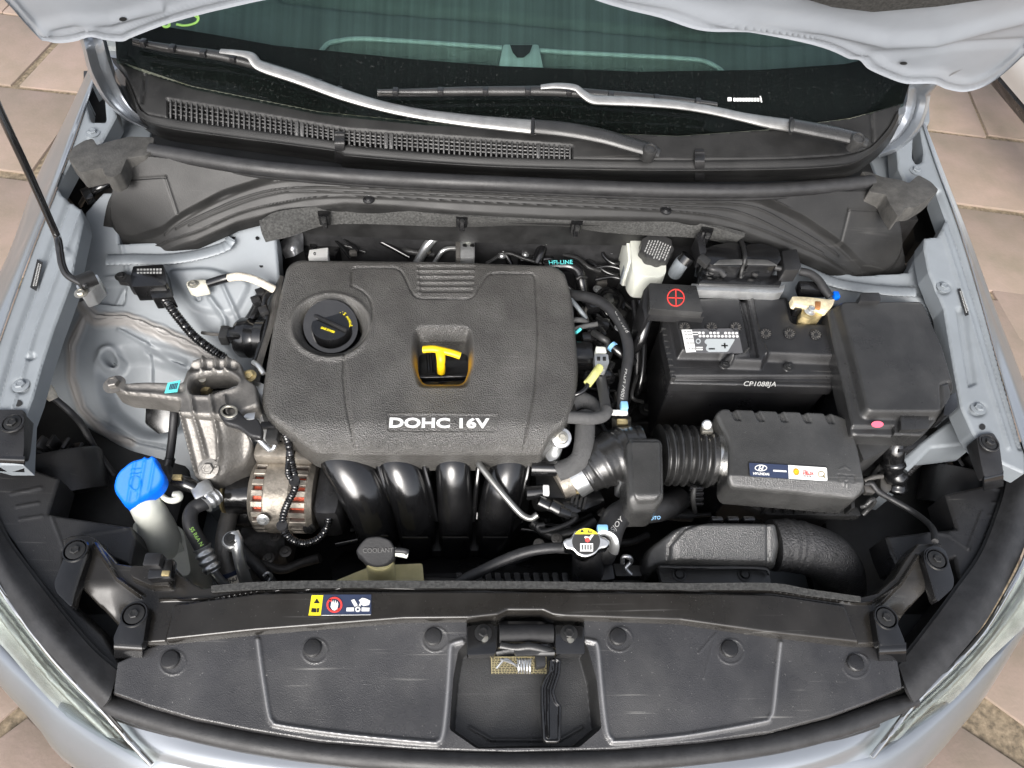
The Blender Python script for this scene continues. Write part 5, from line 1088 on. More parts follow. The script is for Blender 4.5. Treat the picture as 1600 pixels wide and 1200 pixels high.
prism('base', [(1126, 656), (1328, 664), (1346, 772), (1146, 764)], .708, .5, M['blk'], ab, .004, rnd=6, taper=.96)
for k in range(9): prism('base_fin', [(1198 + 16.5 * k, 778 + k * .3), (1204 + 16.5 * k, 778 + k * .3), (1204 + 16.5 * k, 792 + k * .3), (1198 + 16.5 * k, 792 + k * .3)], .700, .672, M['blk2'], ab, .001)
prism('base_flange', [(1160, 786), (1340, 792), (1346, 806), (1200, 804)], .676, .660, M['blk2'], ab, .003, rnd=3)
tube('spring_latch', [(1345, 792, .715), (1352, 790, .72), (1362, 780, .728), (1366, 784, .72), (1358, 794, .70), (1348, 804, .69)], .0038, M['blk2'], ab, seg=8)
tube('spring_latch', [(1085, 760, .74), (1083, 780, .72), (1086, 800, .69)], .004, M['blk2'], ab, seg=8)
for k in range(4): box('latch_rib', (1088, 764 + 8 * k, .735 - .012 * k), .022, .004, .010, M['gloss'], ab, bev=.001)
za = lift(AZ, .0012)
st = flat('brand_sticker', [rnd_poly([(1169, 722), (1293, 730), (1293.5, 753), (1171, 744)], 3)], za, M['ink'], ab, .0006)
za1 = lift(AZ, .0020)
flat('navy_field', [rnd_poly([(1170, 723), (1231, 726.5), (1232, 748), (1172, 744)], [3, 0, 0, 3])], za1, M['navy'], st, .0003)
flat('white_field', [rnd_poly([(1231.5, 726.6), (1292, 730.6), (1293, 752), (1232.5, 748)], [0, 3, 3, 0])], za1, M['white'], st, .0003)
za2 = lift(AZ, .0025)
def ering(cx, cy, rx, ry, w, n=28): return [[(cx + rx * math.cos(a), cy + ry * math.sin(a)), (cx + rx * math.cos(b), cy + ry * math.sin(b)), (cx + (rx - w) * math.cos(b), cy + (ry - w) * math.sin(b)), (cx + (rx - w) * math.cos(a), cy + (ry - w) * math.sin(a))] for a, b in [(2 * math.pi * k / n, 2 * math.pi * (k + 1) / n) for k in range(n)]]
flat('oval_emblem', ering(1189, 731.2, 9.8, 5.2, 1.5) + [[(1184.5, 734.5), (1186.6, 734.8), (1189, 727.6), (1187, 727.4)], [(1189, 735), (1191.2, 735.2), (1194, 728.2), (1191.8, 728)], [(1186, 732), (1192, 730.6), (1192, 732), (1186, 733.2)]], za2, M['white'], st, .0003)
text('lettering', 'HYUNDAI', (1177, 741.6), (1202, 742.9), za2, M['white'], st, bold=.03, th=.0004)
flat('white_dash', [[(1208, 734), (1229, 735.2), (1229, 737.8), (1208, 736.6)]], za2, M['white'], st, .0003)
pec = [(1239.2, 737.6), (1240, 733.2), (1243.5, 731.4), (1247, 732.8), (1249.2, 736.6), (1248.6, 740), (1246.4, 742.6), (1242, 742.4)]
flat('shell_emblem', [pec], za2, M['orangep'], st, .0003)
za3 = lift(AZ, .0029)
flat('shell_ray', [[(1244.2 + 3.6 * math.cos(a - .14), 737.6 + 3.9 * math.sin(a - .14)), (1244.2 + 3.6 * math.cos(a + .14), 737.6 + 3.9 * math.sin(a + .14)), (1244.2, 741.4)] for a in [R(k) for k in (-160, -125, -90, -55, -20)]], za3, M['yelp'], st, .0003)
text('lettering', 'SHELL', (1255, 736.6), (1262, 737), za2, M['redp'], st, th=.0004)
text('lettering', 'HELIX', (1255, 741.6), (1272, 742.6), za2, M['redp'], st, bold=.03, th=.0004)
text('lettering', 'MOTOR OIL', (1255.4, 744.6), (1268, 745.3), za2, M['ink'], st, th=.0004)
flat('round_emblem', ering(1283.5, 741, 5.6, 5, 1.3, 20) + [[(1285, 743), (1287, 742.4), (1290.4, 746.6), (1288.6, 747.4)]], za2, M['brass'], st, .0003)
# ================================================================ intake snorkel
sn = T('intake_snorkel', 'grey black intake snorkel duct bending down at the right, in front of the filter box', 'intake duct', 1130, 855, .70)
SZ = PL((1060, 850, .728), (1200, 850, .728), (1130, 885, .712))
sp_ = rnd_poly([(1013, 858), (1020, 842), (1062, 820), (1110, 808), (1215, 811), (1222, 850), (1214, 886), (1194, 884), (1030, 880), (1026, 888), (1014, 880)], 8)
def hN(x, y, s): return rim(s, 10, .016) - .03 * sst((1062 - x) / 50) - .010 * sst((822 - y) / 14) + gro(sd_line(x, y, [(1046, 884), (1048, 850), (1070, 826), (1105, 812)]), 2, .003) + gro(sd_line(x, y, [(1199, 806), (1200, 890)]), 2, .002)
relief('duct_body', sp_, SZ, M['lid'], sn, hN, 1.5, .06)
fl_ = prism('mounting_flange', rnd_poly([(1028, 884), (1190, 885), (1202, 894), (1205, 912), (1034, 910)], 3), .700, .688, M['blk2'], sn, .003)
for px, py in ((1061, 898), (1163, 898)):
    lathe('screw', (px, py, .700), [(.0105, 0), (.0105, .0015), (.008, .002), (.0065, .0005), (.006, .0005), (.0055, .0035), (.0001, .004)], M['dark'], sn, seg=20)
tube('flange_rib', [(1030, 886, .708), (1100, 887, .708), (1188, 888, .708), (1202, 897, .705)], .003, M['blk2'], sn, seg=8)
tube('elbow', [(1206, 852, .690), (1232, 852, .690), (1262, 858, .684), (1292, 872, .664), (1308, 894, .63), (1312, 920, .58), (1308, 940, .50)], [.040, .040, .040, .041, .041, .040, .038], M['foam2'] if 'foam2' in M else M['shield'], sn, seg=32, sub=10, rf=lambda s: .0014 * (np.cos(s * 2 * math.pi / .011) > .4) * (s < .055) * (s > .02))
for k in range(3): prism('clip_rib', [(1111 + 25 * k, 806), (1129 + 25 * k, 806), (1131 + 25 * k, 813), (1114 + 25 * k, 813)], .735, .71, M['gloss'], sn, .002)
# ================================================================ battery
BZ = .812
ba = T('battery', 'black car battery with grey and white maker label and round vent plugs', 'battery', 1170, 530, .70)
bo = rnd_poly([(1040, 468), (1096, 461), (1231, 464), (1239, 504), (1299, 505), (1310, 565), (1310, 599), (1050, 593), (1036, 530), (1034, 506)], 3, 3)
plt = rnd_poly([(1046, 470), (1226, 468), (1236, 508), (1294, 509), (1309, 572), (1196, 567), (1190, 580), (1136, 578), (1124, 564), (1056, 563), (1044, 505)], 3, 3)
def hBt(x, y, s):
    o = rim(s, 2.5, .003) + ledge(sd_poly(x, y, plt), 9, .017)
    o = o - .010 * sst((y - 585) / 5)
    o = o - .007 * sst((7.5 - np.abs(x - (1153 + (y - 462) * .20)) - np.clip((y - 548) * -.02, 0, 0)) / 3) * (y < 568)
    o = o + gro(sd_line(x, y, [(1128, 569), (1160, 563), (1168, 552), (1164, 520), (1148, 466)]), 2, -.004) + gro(sd_line(x, y, [(1194, 567), (1190, 556), (1182, 540), (1176, 515), (1168, 466)]), 2, -.004)
    o = o + .005 * sst(-sd_ell(x, y, 1133, 570, 9, 7) / 2) + .005 * sst(-sd_ell(x, y, 1232, 574, 9, 7) / 2)
    return o
relief('lid', bo, BZ - .015, M['blk'], ba, hBt, 1.3, .02)
prism('case', [(1044, 470), (1300, 470), (1304, 597), (1052, 592)], .790, .60, M['blk'], ba, .005, rnd=4, taper=.97)
text('lettering', 'CP1088JA', (1161, 602.5), (1212, 603.5), PL((1161, 603, .787), (1212, 604, .787), (1180, 596, .796)), M['gprint'], ba, th=.0008)
vz = BZ + .0035
for i, (px, py) in enumerate(((1197, 521), (1234, 521), (1275, 523), (1070, 511), (1112, 511), (1150, 511))):
    v = lathe('vent_plug', (px, py, vz), [(.0105, -.002), (.0105, .0012), (.0092, .0015), (.0088, .0002), (.0035, .0002), (.0030, .0016), (.0001, .0016)], M['blk'], ba, seg=24)
    sp_k = [[(px + 3.2 * math.cos(a - .12), py + 2.8 * math.sin(a - .12)), (px + 8.2 * math.cos(a - .10), py + 7 * math.sin(a - .10)), (px + 8.2 * math.cos(a + .10), py + 7 * math.sin(a + .10)), (px + 3.2 * math.cos(a + .12), py + 2.8 * math.sin(a + .12))] for a in np.linspace(0, 2 * math.pi, 13)[:-1]]
    flat('plug_spoke', sp_k, vz + .0003, M['alu'], v, .0010)
for px, py in ((1133, 570), (1232, 574)): bolt((px, py, BZ - .004), .0048, M['dark'], ba, washer=1.6)
for k in range(9): box('side_rib', (1036 + k * 1.9, 516 + 9.5 * k, .792), .008, .004, .012, M['blk2'], ba, bev=.001)
zb = BZ + .0042
lb_ = flat('maker_label', [[(1064, 514.5), (1153, 513), (1161, 552), (1072, 551)]], zb, M['gdark'] if 'gdark' in M else M['wipe'], ba, .0006)
flat('white_field', [[(1065, 515), (1081, 515), (1087.5, 549.5), (1072, 550.5)]], zb + .0007, M['white'], lb_, .0003)
flat('symbol_dots', [circ(1093 + 5.8 * k, 520 + .05 * k, 2.3, 2, 10) for k in range(11) if k not in (2, 6)] + [circ(1094 + 5.8 * k, 525 + .05 * k, 2.3, 2, 10) for k in range(11)], zb + .0007, M['white'], lb_, .0003)
flat('pale_panel', [rnd_poly([(1103, 529.5), (1149, 529.5), (1137, 549.7), (1106, 549.7), (1102, 544), (1106, 539), (1100, 535)], 3)], zb + .0007, M['lightgrey'] if 'lightgrey' in M else M['white'], lb_, .0003)
flat('plus_minus_symbol', [[(1127, 539), (1137, 539), (1137.6, 541), (1127.6, 541)], [(1131, 536), (1133.4, 536), (1134.2, 544), (1131.8, 544)], [(1107.5, 544), (1117, 544), (1117, 546), (1107.5, 546)]], zb + .0012, M['ink'], lb_, .0003)
flat('recycling_symbol', ring(1091, 533, 2.4, 4, 12), zb + .0007, M['lightgrey'] if 'lightgrey' in M else M['white'], lb_, .0003)
flat('white_bar', [[(1088, 542), (1098, 542), (1098, 543.5), (1088, 543.5)], [(1088, 545), (1098, 545), (1098, 547), (1088, 547)], [(1082, 518.3), (1091, 518.3), (1091, 519.5), (1082, 519.5)], [(1082.5, 522), (1091, 522), (1091, 523.2), (1082.5, 523.2)]], zb + .0007, M['white'], lb_, .0003)
flat('tiny_print', [[(1069 + .25 * (y - 517) + dx, y), (1072 + .25 * (y - 517) + dx, y), (1072.4 + .25 * (y - 517) + dx, y + 2), (1069.4 + .25 * (y - 517) + dx, y + 2)] for y in (517, 522, 528, 535, 544) for dx in (0, 4.4, 8)], zb + .0011, M['gprint'], lb_, .0002)
pcv = T('terminal_cover', 'black positive terminal cover with red plus sign, on the battery', 'terminal cover', 1055, 468, .83)
prism('lid', rnd_poly([(1014, 442), (1088, 446), (1099, 488), (1015, 482)], 3), .842, .826, M['blk2'], pcv, .003)
prism('lip', rnd_poly([(1013, 480), (1099, 486), (1101, 496), (1014, 490)], 2), .828, .81, M['blk'], pcv, .002)
prism('side_guard', [(1006, 452), (1016, 440), (1018, 488), (1008, 500), (1003, 478)], .828, .74, M['blk'], pcv, .003)
flat('plus_sign', ring(1056, 465, 12.2, 13.8, 30) + [[(1044.5, 464.2), (1067.5, 465), (1067.5, 466.4), (1044.5, 465.6)], [(1055.2, 453.5), (1056.8, 453.5), (1057.2, 476.5), (1055.6, 476.5)]], .8422, M['redp'], pcv, .0005)
tube('cable_duct', [(1012, 492, .80), (1006, 515, .785), (1000, 532, .77), (990, 546, .75), (978, 552, .73)], .0095, M['gloss'], pcv, seg=12, flatk=.7)
ng = T('negative_terminal', 'cream tarnished negative clamp with cable on the right rear battery post', 'battery clamp', 1268, 480, .82)
prism('sensor_plate', rnd_poly([(1237, 463), (1262, 464), (1297, 468), (1305, 467), (1301, 478), (1292, 486), (1272, 480), (1240, 474)], 3), .836, .822, M['cream'] if 'cream' in M else M['tape'], ng, .003)
prism('post_clamp', rnd_poly([(1254, 481), (1274, 480), (1276, 488), (1286, 490), (1284, 495), (1264, 499), (1251, 494)], 3), .826, .806, M['brass'], ng, .003)
prism('clamp_block', [(1241, 474), (1254, 475), (1254, 484), (1243, 484)], .828, .81, M['gloss'], ng, .002)
prism('copper_strip', [(1274, 470), (1283, 471), (1282, 483), (1274, 481)], .8375, .834, M['copper2'] if 'copper2' in M else M['brass'], ng, .001)
bolt((1265, 486, .828), .0062, M['alub'], ng, washer=1.6, hgt=1.3)
box('sensor_body', (1268, 452, .825), .05, .022, .02, M['gloss'], ng, bev=.003)
tube('cable', [(1250, 424, .838), (1266, 428, .842), (1279, 438, .842), (1288, 452, .838), (1297, 464, .834)], .0072, M['rub'], ng, seg=12)
box('blue_clip', (1306, 462, .836), .010, .014, .010, M['blue'], ng, bev=.002)
# ================================================================ fuse box
fz_ = PL((1320, 480, .848), (1440, 480, .852), (1400, 640, .835))
fb = T('fuse_box', 'large black fuse box with plain sloping lid beside the right rail', 'fuse box', 1400, 570, .80)
fo = rnd_poly([(1300, 474), (1313, 468), (1440, 467), (1450, 474), (1478, 540), (1496, 598), (1494, 622), (1476, 645), (1452, 672), (1342, 668), (1330, 612), (1308, 520)], [6, 6, 8, 8, 0, 8, 8, 4, 6, 8, 4, 4], 4)
fi = rnd_poly([(1314, 473), (1440, 472), (1470, 540), (1490, 606), (1474, 640), (1357, 640), (1338, 560)], [8, 8, 0, 10, 8, 8, 0], 4)
def hF(x, y, s):
    o = rim(s, 3, .004) - .016 * sst(sd_poly(x, y, fi) / 8) + .0 * x
    o = o - .006 * sst((y - 655) / 4) * (x < 1405) - .003 * np.exp(-(sd_poly(x, y, rnd_poly([(1470, 600), (1484, 596), (1490, 628), (1472, 640)], 4)) / 2) ** 2)
    return o
relief('lid', fo, fz_, M['blk2'], fb, hF, 1.6, .03)
prism('body', rnd_poly([(1304, 480), (1450, 478), (1490, 600), (1450, 672), (1344, 668)], 6), .80, .64, M['blk'], fb, .004)
prism('latch', [(1408, 644), (1414, 650), (1446, 650), (1451, 646), (1451, 670), (1408, 672)], .826, .79, M['blk2'], fb, .003, rnd=2)
for k in range(3): prism('latch_cell', [(1402 + 16 * k, 667), (1415 + 16 * k, 667), (1410 + 16 * k, 681), (1397 + 16 * k, 681)], .803, .78, M['gloss'], fb, .0015)
prism('rear_latch', [(1346, 457), (1374, 457), (1377, 470), (1343, 470)], .858, .835, M['blk'], fb, .003, rnd=2)
prism('side_latch', [(1478, 622), (1494, 612), (1497, 636), (1484, 648), (1474, 650)], .838, .80, M['gloss'], fb, .003, rnd=3)
flat('round_sticker', [circ(1371, 663, 9.5, 5.2, 20, .1)], PL((1360, 664, .8235), (1380, 664, .8235), (1370, 658, .8265)), M['pink'] if 'pink' in M else M['redp'], fb, .0006)
prism('lower_step', rnd_poly([(1334, 668), (1398, 676), (1390, 700), (1350, 720), (1338, 690)], 3), .782, .70, M['blk2'], fb, .003)
prism('lower_step', rnd_poly([(1398, 676), (1450, 680), (1430, 700), (1404, 706)], 3), .772, .70, M['blk'], fb, .003)
# ================================================================ engine control unit
eu = T('control_unit', 'black engine control unit with two large plugs on a pale metal bracket behind the battery', 'control unit', 1160, 420, .82)
def plug(poly, zt, zf):
    c = prism('wiring_plug', rnd_poly(poly, 3), zt, zt - .04, M['gloss'], eu, .005, taper=1.06); return c
plug([(1100, 390), (1112, 384), (1140, 378), (1162, 382), (1163, 410), (1156, 418), (1110, 414), (1100, 404)], .862, .83)
plug([(1167, 382), (1190, 380), (1216, 388), (1222, 404), (1212, 416), (1168, 416), (1166, 396)], .862, .83)
for poly in ([(1124, 405), (1162, 404), (1160, 413), (1114, 413)], [(1167, 404), (1200, 405), (1216, 414), (1168, 413)]):
    prism('plug_edge', poly, .8635, .855, M['gloss2'] if 'gloss2' in M else M['wipe'], eu, .002)
prism('end_cover', rnd_poly([(1222, 392), (1245, 389), (1252, 416), (1250, 421), (1226, 422)], 2), .865, .835, M['blk'], eu, .003)
prism('end_cover', rnd_poly([(1088, 366), (1100, 360), (1104, 394), (1094, 398)], 2), .868, .835, M['blk'], eu, .003)
prism('base', rnd_poly([(1092, 424), (1150, 424), (1156, 428), (1216, 430), (1222, 434), (1220, 446), (1092, 442)], 2), .838, .78, M['gloss'], eu, .003)
prism('bracket', rnd_poly([(1080, 443), (1222, 447), (1227, 444), (1224, 456), (1214, 458), (1084, 453)], 2), .832, .812, M['alub'], eu, .003)
tube('wire_bundle', [(1104, 412, .85), (1112, 420, .852), (1124, 422, .85), (1132, 430, .842)], .006, M['rub'], eu)
tube('wire_bundle', [(1196, 424, .848), (1206, 418, .85), (1222, 420, .852), (1246, 424, .85)], .005, M['rub'], eu)
tube('strap', [(1158, 376, .862), (1162, 388, .866), (1164, 404, .866), (1160, 420, .85), (1156, 440, .83)], .004, M['ink'], eu, seg=8)
prism('plug_lever', rnd_poly([(1090, 402), (1098, 396), (1112, 406), (1104, 414)], 2), .872, .862, M['blk2'], eu, .002)
for k in range(6): box('wire_clip', (1112 + 17 * k, 425 + random.uniform(-3, 3), .845), .012, .010, .010, M['gloss'], eu, ang=random.uniform(-.6, .6), bev=.002)
gs = T('ground_sensor', 'grey ribbed cylindrical plug beside the brake fluid bottle', 'sensor plug', 1062, 420, .82)
tube('barrel', [(1054, 428, .80), (1064, 412, .83), (1072, 402, .845)], [.0125, .013, .011], M['inner'], gs, seg=18)
tube('collar', [(1068, 410, .838), (1076, 400, .85)], .0135, M['gloss'], gs, seg=18)
# ================================================================ brake fluid reservoir
br = T('brake_fluid_reservoir', 'cream white brake fluid bottle with scalloped black printed cap', 'brake fluid bottle', 1015, 400, .80)
prism('tank', rnd_poly([(984, 362), (1036, 364), (1041, 410), (1041, 427), (1032, 433), (997, 431), (988, 420)], 5), .812, .755, M['milk'], br, .008, seg=3)
prism('rear_chamber', rnd_poly([(977, 360), (990, 360), (992, 408), (982, 408)], 3), .806, .74, M['milk'], br, .004)
bc = np.array(P(1026, 388, .832)); tl_ = Vector((-.04, -.22, 1)).normalized(); qq = tl_.to_track_quat('Z', 'Y')
def scal(r, h, n=80): return [tuple(Vector(bc) + qq @ Vector((r * (1 + .045 * math.cos(9 * a)) * math.cos(a), r * (1 + .045 * math.cos(9 * a)) * math.sin(a), h))) for a in [2 * math.pi * k / n for k in range(n)]]
cap_ = mk('cap', solid(scal(.0285, .006), scal(.0295, -.016), .0025), M['blk2'], br)
nrm_ = np.array(tl_); zb_ = bc + nrm_ * .0062
capP = (float(zb_[2] + nrm_[1] / nrm_[2] * zb_[1] + nrm_[0] / nrm_[2] * zb_[0]), float(-nrm_[1] / nrm_[2]), float(-nrm_[0] / nrm_[2]))
random.seed(3)
lines = []
for k in range(9):
    x = 1005 + k * 4.6; y0 = 373 + abs(k - 3) * .8 + k * .9; y1 = 397 + k * 1.2 - abs(k - 5) * 1.2; y = y0
    while y < y1:
        d = random.uniform(1.6, 4); f_ = lambda yy: x + (397 - yy) * .42
        lines.append([(f_(y), y), (f_(y) + 1.7, y + .3), (f_(y + d) + 1.7, y + d + .3), (f_(y + d), y + d)]); y += d + 1.0
flat('cap_print', lines, capP, M['gprint'], cap_, .0003)
prism('mount_foot', [(976, 402), (990, 404), (990, 424), (974, 424)], .775, .74, M['inner'], br, .003)
lathe('master_cylinder_end', (1000, 450, .755), [(.016, -.05), (.016, 0), (.012, .003), (.0001, .003)], M['alu'], br, seg=20, axis=(0, -.7, .7))
# ================================================================ pipes and hoses at the firewall
ac = T('refrigerant_pipes', 'bright aluminium pipes bolted to a valve block with a white cap at the firewall', 'metal pipes', 725, 380, .74)
tube('pipe', [(650, 416, .72), (658, 400, .74), (671, 379, .765), (686, 366, .775), (700, 363.5, .775), (716, 364, .772)], .0088, M['alub'], ac, seg=18)
tube('pipe', [(678, 412, .73), (685, 401, .745), (692, 392, .756), (702, 388, .758), (716, 388, .755)], .0042, M['alub'], ac, seg=12)
prism('flange_plate', [(712, 356), (719, 356), (719, 402), (712, 402)], .785, .72, M['alu'], ac, .002)
prism('valve_block', [(719, 352), (742, 352), (742, 402), (719, 402)], .788, .72, M['alub'], ac, .003)
prism('white_cap', rnd_poly([(719, 349), (746, 349), (745, 360), (736, 366), (728, 366), (719, 360)], 3), .805, .78, M['milk'], ac, .003)
for px in (726.5, 738): lathe('bolt_hole', (px, 384, .7885), [(.0042, 0), (.0042, .0015), (.0024, .0015), (.0022, 0), (.0001, 0)], M['ink'], ac, seg=14)
tube('pipe_stop', [(662, 396, .742), (669, 392, .752)], .0062, M['steel'], ac, seg=12)
hh_ = T('heater_hose', 'black heater hose arching over a chrome collar at the firewall', 'hose', 868, 370, .76)
tube('hose_body', [(838, 412, .74), (844, 395, .752), (852, 372, .765), (860, 358, .775), (872, 349, .78), (890, 352, .782), (908, 360, .775), (924, 374, .76), (934, 392, .74)], .0105, M['gloss'], hh_, seg=18)
tube('collar', [(846, 382, .762), (853, 368, .770)], .0128, M['chrome'], hh_, seg=20)
relief('flange_plate', rnd_poly([(806, 384), (828, 360), (850, 357), (868, 380), (866, 404), (812, 406)], 8), .742, M['gloss'], hh_, lambda x, y, s: rim(s, 4, .004), 1.6, .02)
for px, py in ((833, 380), (864, 388), (821, 398)): bolt((px, py, .744), .0042, M['alub'], hh_)
eh_ = T('coolant_hose', 'black elbow hose with blue printed letters behind the engine cover corner', 'hose', 895, 420, .76)
tube('hose_body', [(850, 418, .765), (872, 415, .768), (890, 416, .768), (903, 424, .765), (908, 440, .755), (910, 458, .74)], .011, M['gloss'], eh_, seg=18)
text('lettering', 'HFI-LINE', (858, 413.5), (895, 412.5), PL((858, 414, .780), (895, 413, .780), (876, 408, .782)), M['cyan'], eh_, th=.0006)
tube('spring_clamp', [(901, 436, .772), (908, 432, .776), (916, 434, .77)], .003, M['dark'], eh_)
bb = T('brake_booster', 'round glossy black brake booster drum in the shade behind the brake bottle', 'brake booster', 975, 400, .66)
lathe('drum', tuple(P(985, 395, .70) + np.array([0, .05, -.04])), [(.10, -.06), (.112, -.04), (.112, 0), (.104, .008), (.09, .010), (.06, .022), (.03, .024), (.0001, .024)], M['gloss'], bb, seg=44, axis=(0, -.93, .36), raw=True)
tube('vacuum_pipe', [(962, 352, .76), (950, 366, .765), (942, 382, .76), (944, 400, .75), (960, 412, .745), (978, 408, .745)], .004, M['gloss'], bb)
lathe('purge_valve', (953, 470, .70), [(.030, -.05), (.030, 0), (.024, .004), (.018, .004), (.016, .0), (.008, .0), (.007, .006), (.0001, .006)], M['gloss'], bb, seg=28, axis=(0, -.3, 1))
for (a, b) in (((925, 420), (980, 424)), ((930, 437), (985, 440))): tube('brake_line', [(a[0], a[1], .735), ((a[0] + b[0]) / 2, a[1] - 4, .738), (b[0], b[1], .735)], .004, M['gloss'], bb)
va = T('valve_actuator', 'black actuator with printed white tag and crumpled foil sleeve behind the engine cover left corner', 'actuator', 490, 385, .74)
prism('body', rnd_poly([(470, 366), (500, 362), (532, 385), (524, 400), (476, 398)], 4), .745, .70, M['gloss'], va, .005)
prism('tag', [(483, 390), (513, 386), (512, 402), (481, 402)], .758, .735, M['white'], va, .002)
text('lettering', '0', (490, 399), (494, 398.5), .7585, M['ink'], va)
sheet('foil_sleeve', [[(438, 378, .76), (452, 366, .775), (472, 356, .78)], [(440, 392, .76), (456, 384, .78), (474, 372, .77)], [(446, 404, .74), (460, 400, .765), (474, 392, .75)]], M['foil'] if 'foil' in M else M['alub'], va, nu=20, th=.002)
for pts in ([(500, 355, .77), (530, 368, .765), (560, 392, .75)], [(532, 350, .77), (550, 364, .76), (566, 378, .75)], [(474, 352, .775), (520, 372, .76), (548, 404, .74)]): tube('control_rod', pts, .003, M['gloss'], va, seg=8)
tube('dark_duct', [(448, 360, .75), (436, 400, .74), (424, 440, .70)], .01, M['dark'], va)
ins = T('firewall_wiring', 'grey wiring plug and cable ends hanging on the dark firewall', 'wiring', 610, 370, .74)
tube('cable', [(566, 346, .77), (580, 352, .775), (592, 354, .775)], .004, M['alub'], ins); tube('cable', [(590, 346, .78), (600, 356, .77), (612, 366, .755)], .0035, M['tape'], ins); tube('cable', [(604, 353, .775), (614, 349, .78), (624, 346, .78)], .004, M['inner'], ins)
tube('plug', [(610, 363, .76), (622, 370, .75)], .008, M['alu'], ins); tube('hose', [(604, 392, .72), (630, 380, .735), (660, 352, .76)], .007, M['gloss'], ins)
box('clip', (591, 378, .74), .012, .016, .01, M['gloss'], ins); box('clip_face', (590, 378, .748), .005, .009, .003, M['white'], ins, bev=.001)
# ================================================================ hoses between engine cover and battery
lh = T('vent_hose', 'long shiny black hose bending down along the right side of the engine cover', 'hose', 960, 520, .77)
tube('hose_body', [(880, 458, .765), (896, 461, .775), (922, 465, .79), (946, 477, .80), (965, 498, .803), (977, 522, .80), (982, 548, .795), (979, 576, .787), (974, 608, .775), (972, 634, .76), (971, 650, .745)], .0092, M['rub'], lh, seg=18)
text('lettering', 'GAS 7016', (960, 486), (978, 520), PL((960, 486, .8125), (978, 520, .8105), (972, 480, .806)), M['gprint'], lh, th=.0005)
text('lettering', 'PKLM 74001', (977, 576), (969, 622), PL((977, 576, .7965), (969, 622, .781), (984, 580, .790)), M['gprint'], lh, th=.0005)
box('blue_clip', (975, 635, .772), .012, .014, .012, M['lblue'], lh, bev=.002); box('white_clip', (968, 645, .765), .026, .008, .008, M['white'], lh, bev=.002)
tube('worm_clamp', [(971, 653, .748), (971, 668, .736)], .0155, M['steel'], lh, seg=24); box('clamp_housing', (972, 660, .757), .018, .010, .008, M['brass'], lh, bev=.002)
fh = T('foam_hose', 'grey foam sleeved hose bending beside the engine cover right front corner', 'hose', 912, 700, .75)
tube('sleeve', [(914, 648, .765), (914, 672, .765), (912, 698, .76), (907, 716, .753), (895, 728, .745), (872, 738, .735)], .0158, M['foam'], fh, seg=22)
tube('upper_sleeve', [(884, 652, .785), (905, 653, .787), (925, 654, .785), (942, 650, .782), (949, 640, .78)], .0098, M['foam'], fh, seg=18)
tube('rear_sleeve', [(892, 632, .765), (906, 625, .765), (922, 632, .755), (930, 645, .74)], .014, M['foam'], fh, seg=18)
tube('strap', [(936, 562, .775), (938, 585, .78), (942, 610, .782), (947, 638, .784)], .0085, M['wipe'], fh, seg=10, flatk=.25)
cn = T('sensor_connector', 'clear wiring connector with pale yellow tape sleeve right of the engine cover', 'connector', 935, 575, .78)
prism('plug_body', rnd_poly([(929, 553), (950, 553), (952, 566), (947, 577), (930, 575)], 2), .802, .785, M['alub'], cn, .002)
for dx in (0, 9): prism('plug_slot', [(933 + dx, 557), (938 + dx, 557), (938 + dx, 563), (933 + dx, 563)], .8035, .80, M['ink'], cn, .0005)
prism('plug_cap', rnd_poly([(931, 541), (946, 542), (948, 552), (931, 551)], 2), .80, .785, M['milk'], cn, .002)
tube('yellow_sleeve', [(937, 574, .798), (930, 584, .80), (918, 600, .797)], .0072, M['olive'], cn, seg=12)
tube('cable', [(920, 598, .798), (912, 610, .795), (898, 617, .79), (884, 616, .78)], .0036, M['gloss'], cn)
wr = T('wire_loom', 'grey taped wires and small black plugs emerging at the engine cover right edge', 'wiring', 910, 500, .76)
tube('wire', [(892, 468, .775), (904, 482, .775), (916, 498, .765)], .0042, M['inner'], wr); tube('wire', [(892, 500, .775), (908, 500, .777), (918, 504, .77)], .0046, M['foam'], wr)
tube('wire', [(896, 515, .77), (912, 510, .775), (934, 506, .78)], .0042, M['foam'], wr); tube('wire', [(900, 520, .775), (907, 514, .776)], .003, M['cyan'], wr)
tube('wire', [(918, 478, .76), (914, 488, .765), (918, 500, .765)], .003, M['alu'], wr)
for px, py, a in ((926, 515, .2), (940, 508, -.2), (920, 530, .1), (934, 525, .5), (910, 545, 0), (946, 590, .3), (925, 480, .2), (905, 558, 0)): box('plug', (px, py, .758), .026, .020, .020, M['gloss'], wr, ang=a, bev=.003)
box('coil_block', (908, 556, .765), .040, .045, .02, M['gloss'], wr, bev=.003)
tube('conduit', [(928, 520, .77), (940, 528, .785), (950, 536, .78), (946, 546, .77)], .006, M['blk2'], wr)
sm = T('small_hose', 'short black hose with a light blue ring beside the clear connector', 'hose', 965, 550, .77)
tube('hose_body', [(956, 541, .785), (966, 549, .782), (976, 557, .775), (990, 566, .76)], .0078, M['gloss'], sm, seg=14); tube('blue_ring', [(955, 540, .786), (959, 543.5, .786)], .0088, M['lblue'], sm, seg=16)
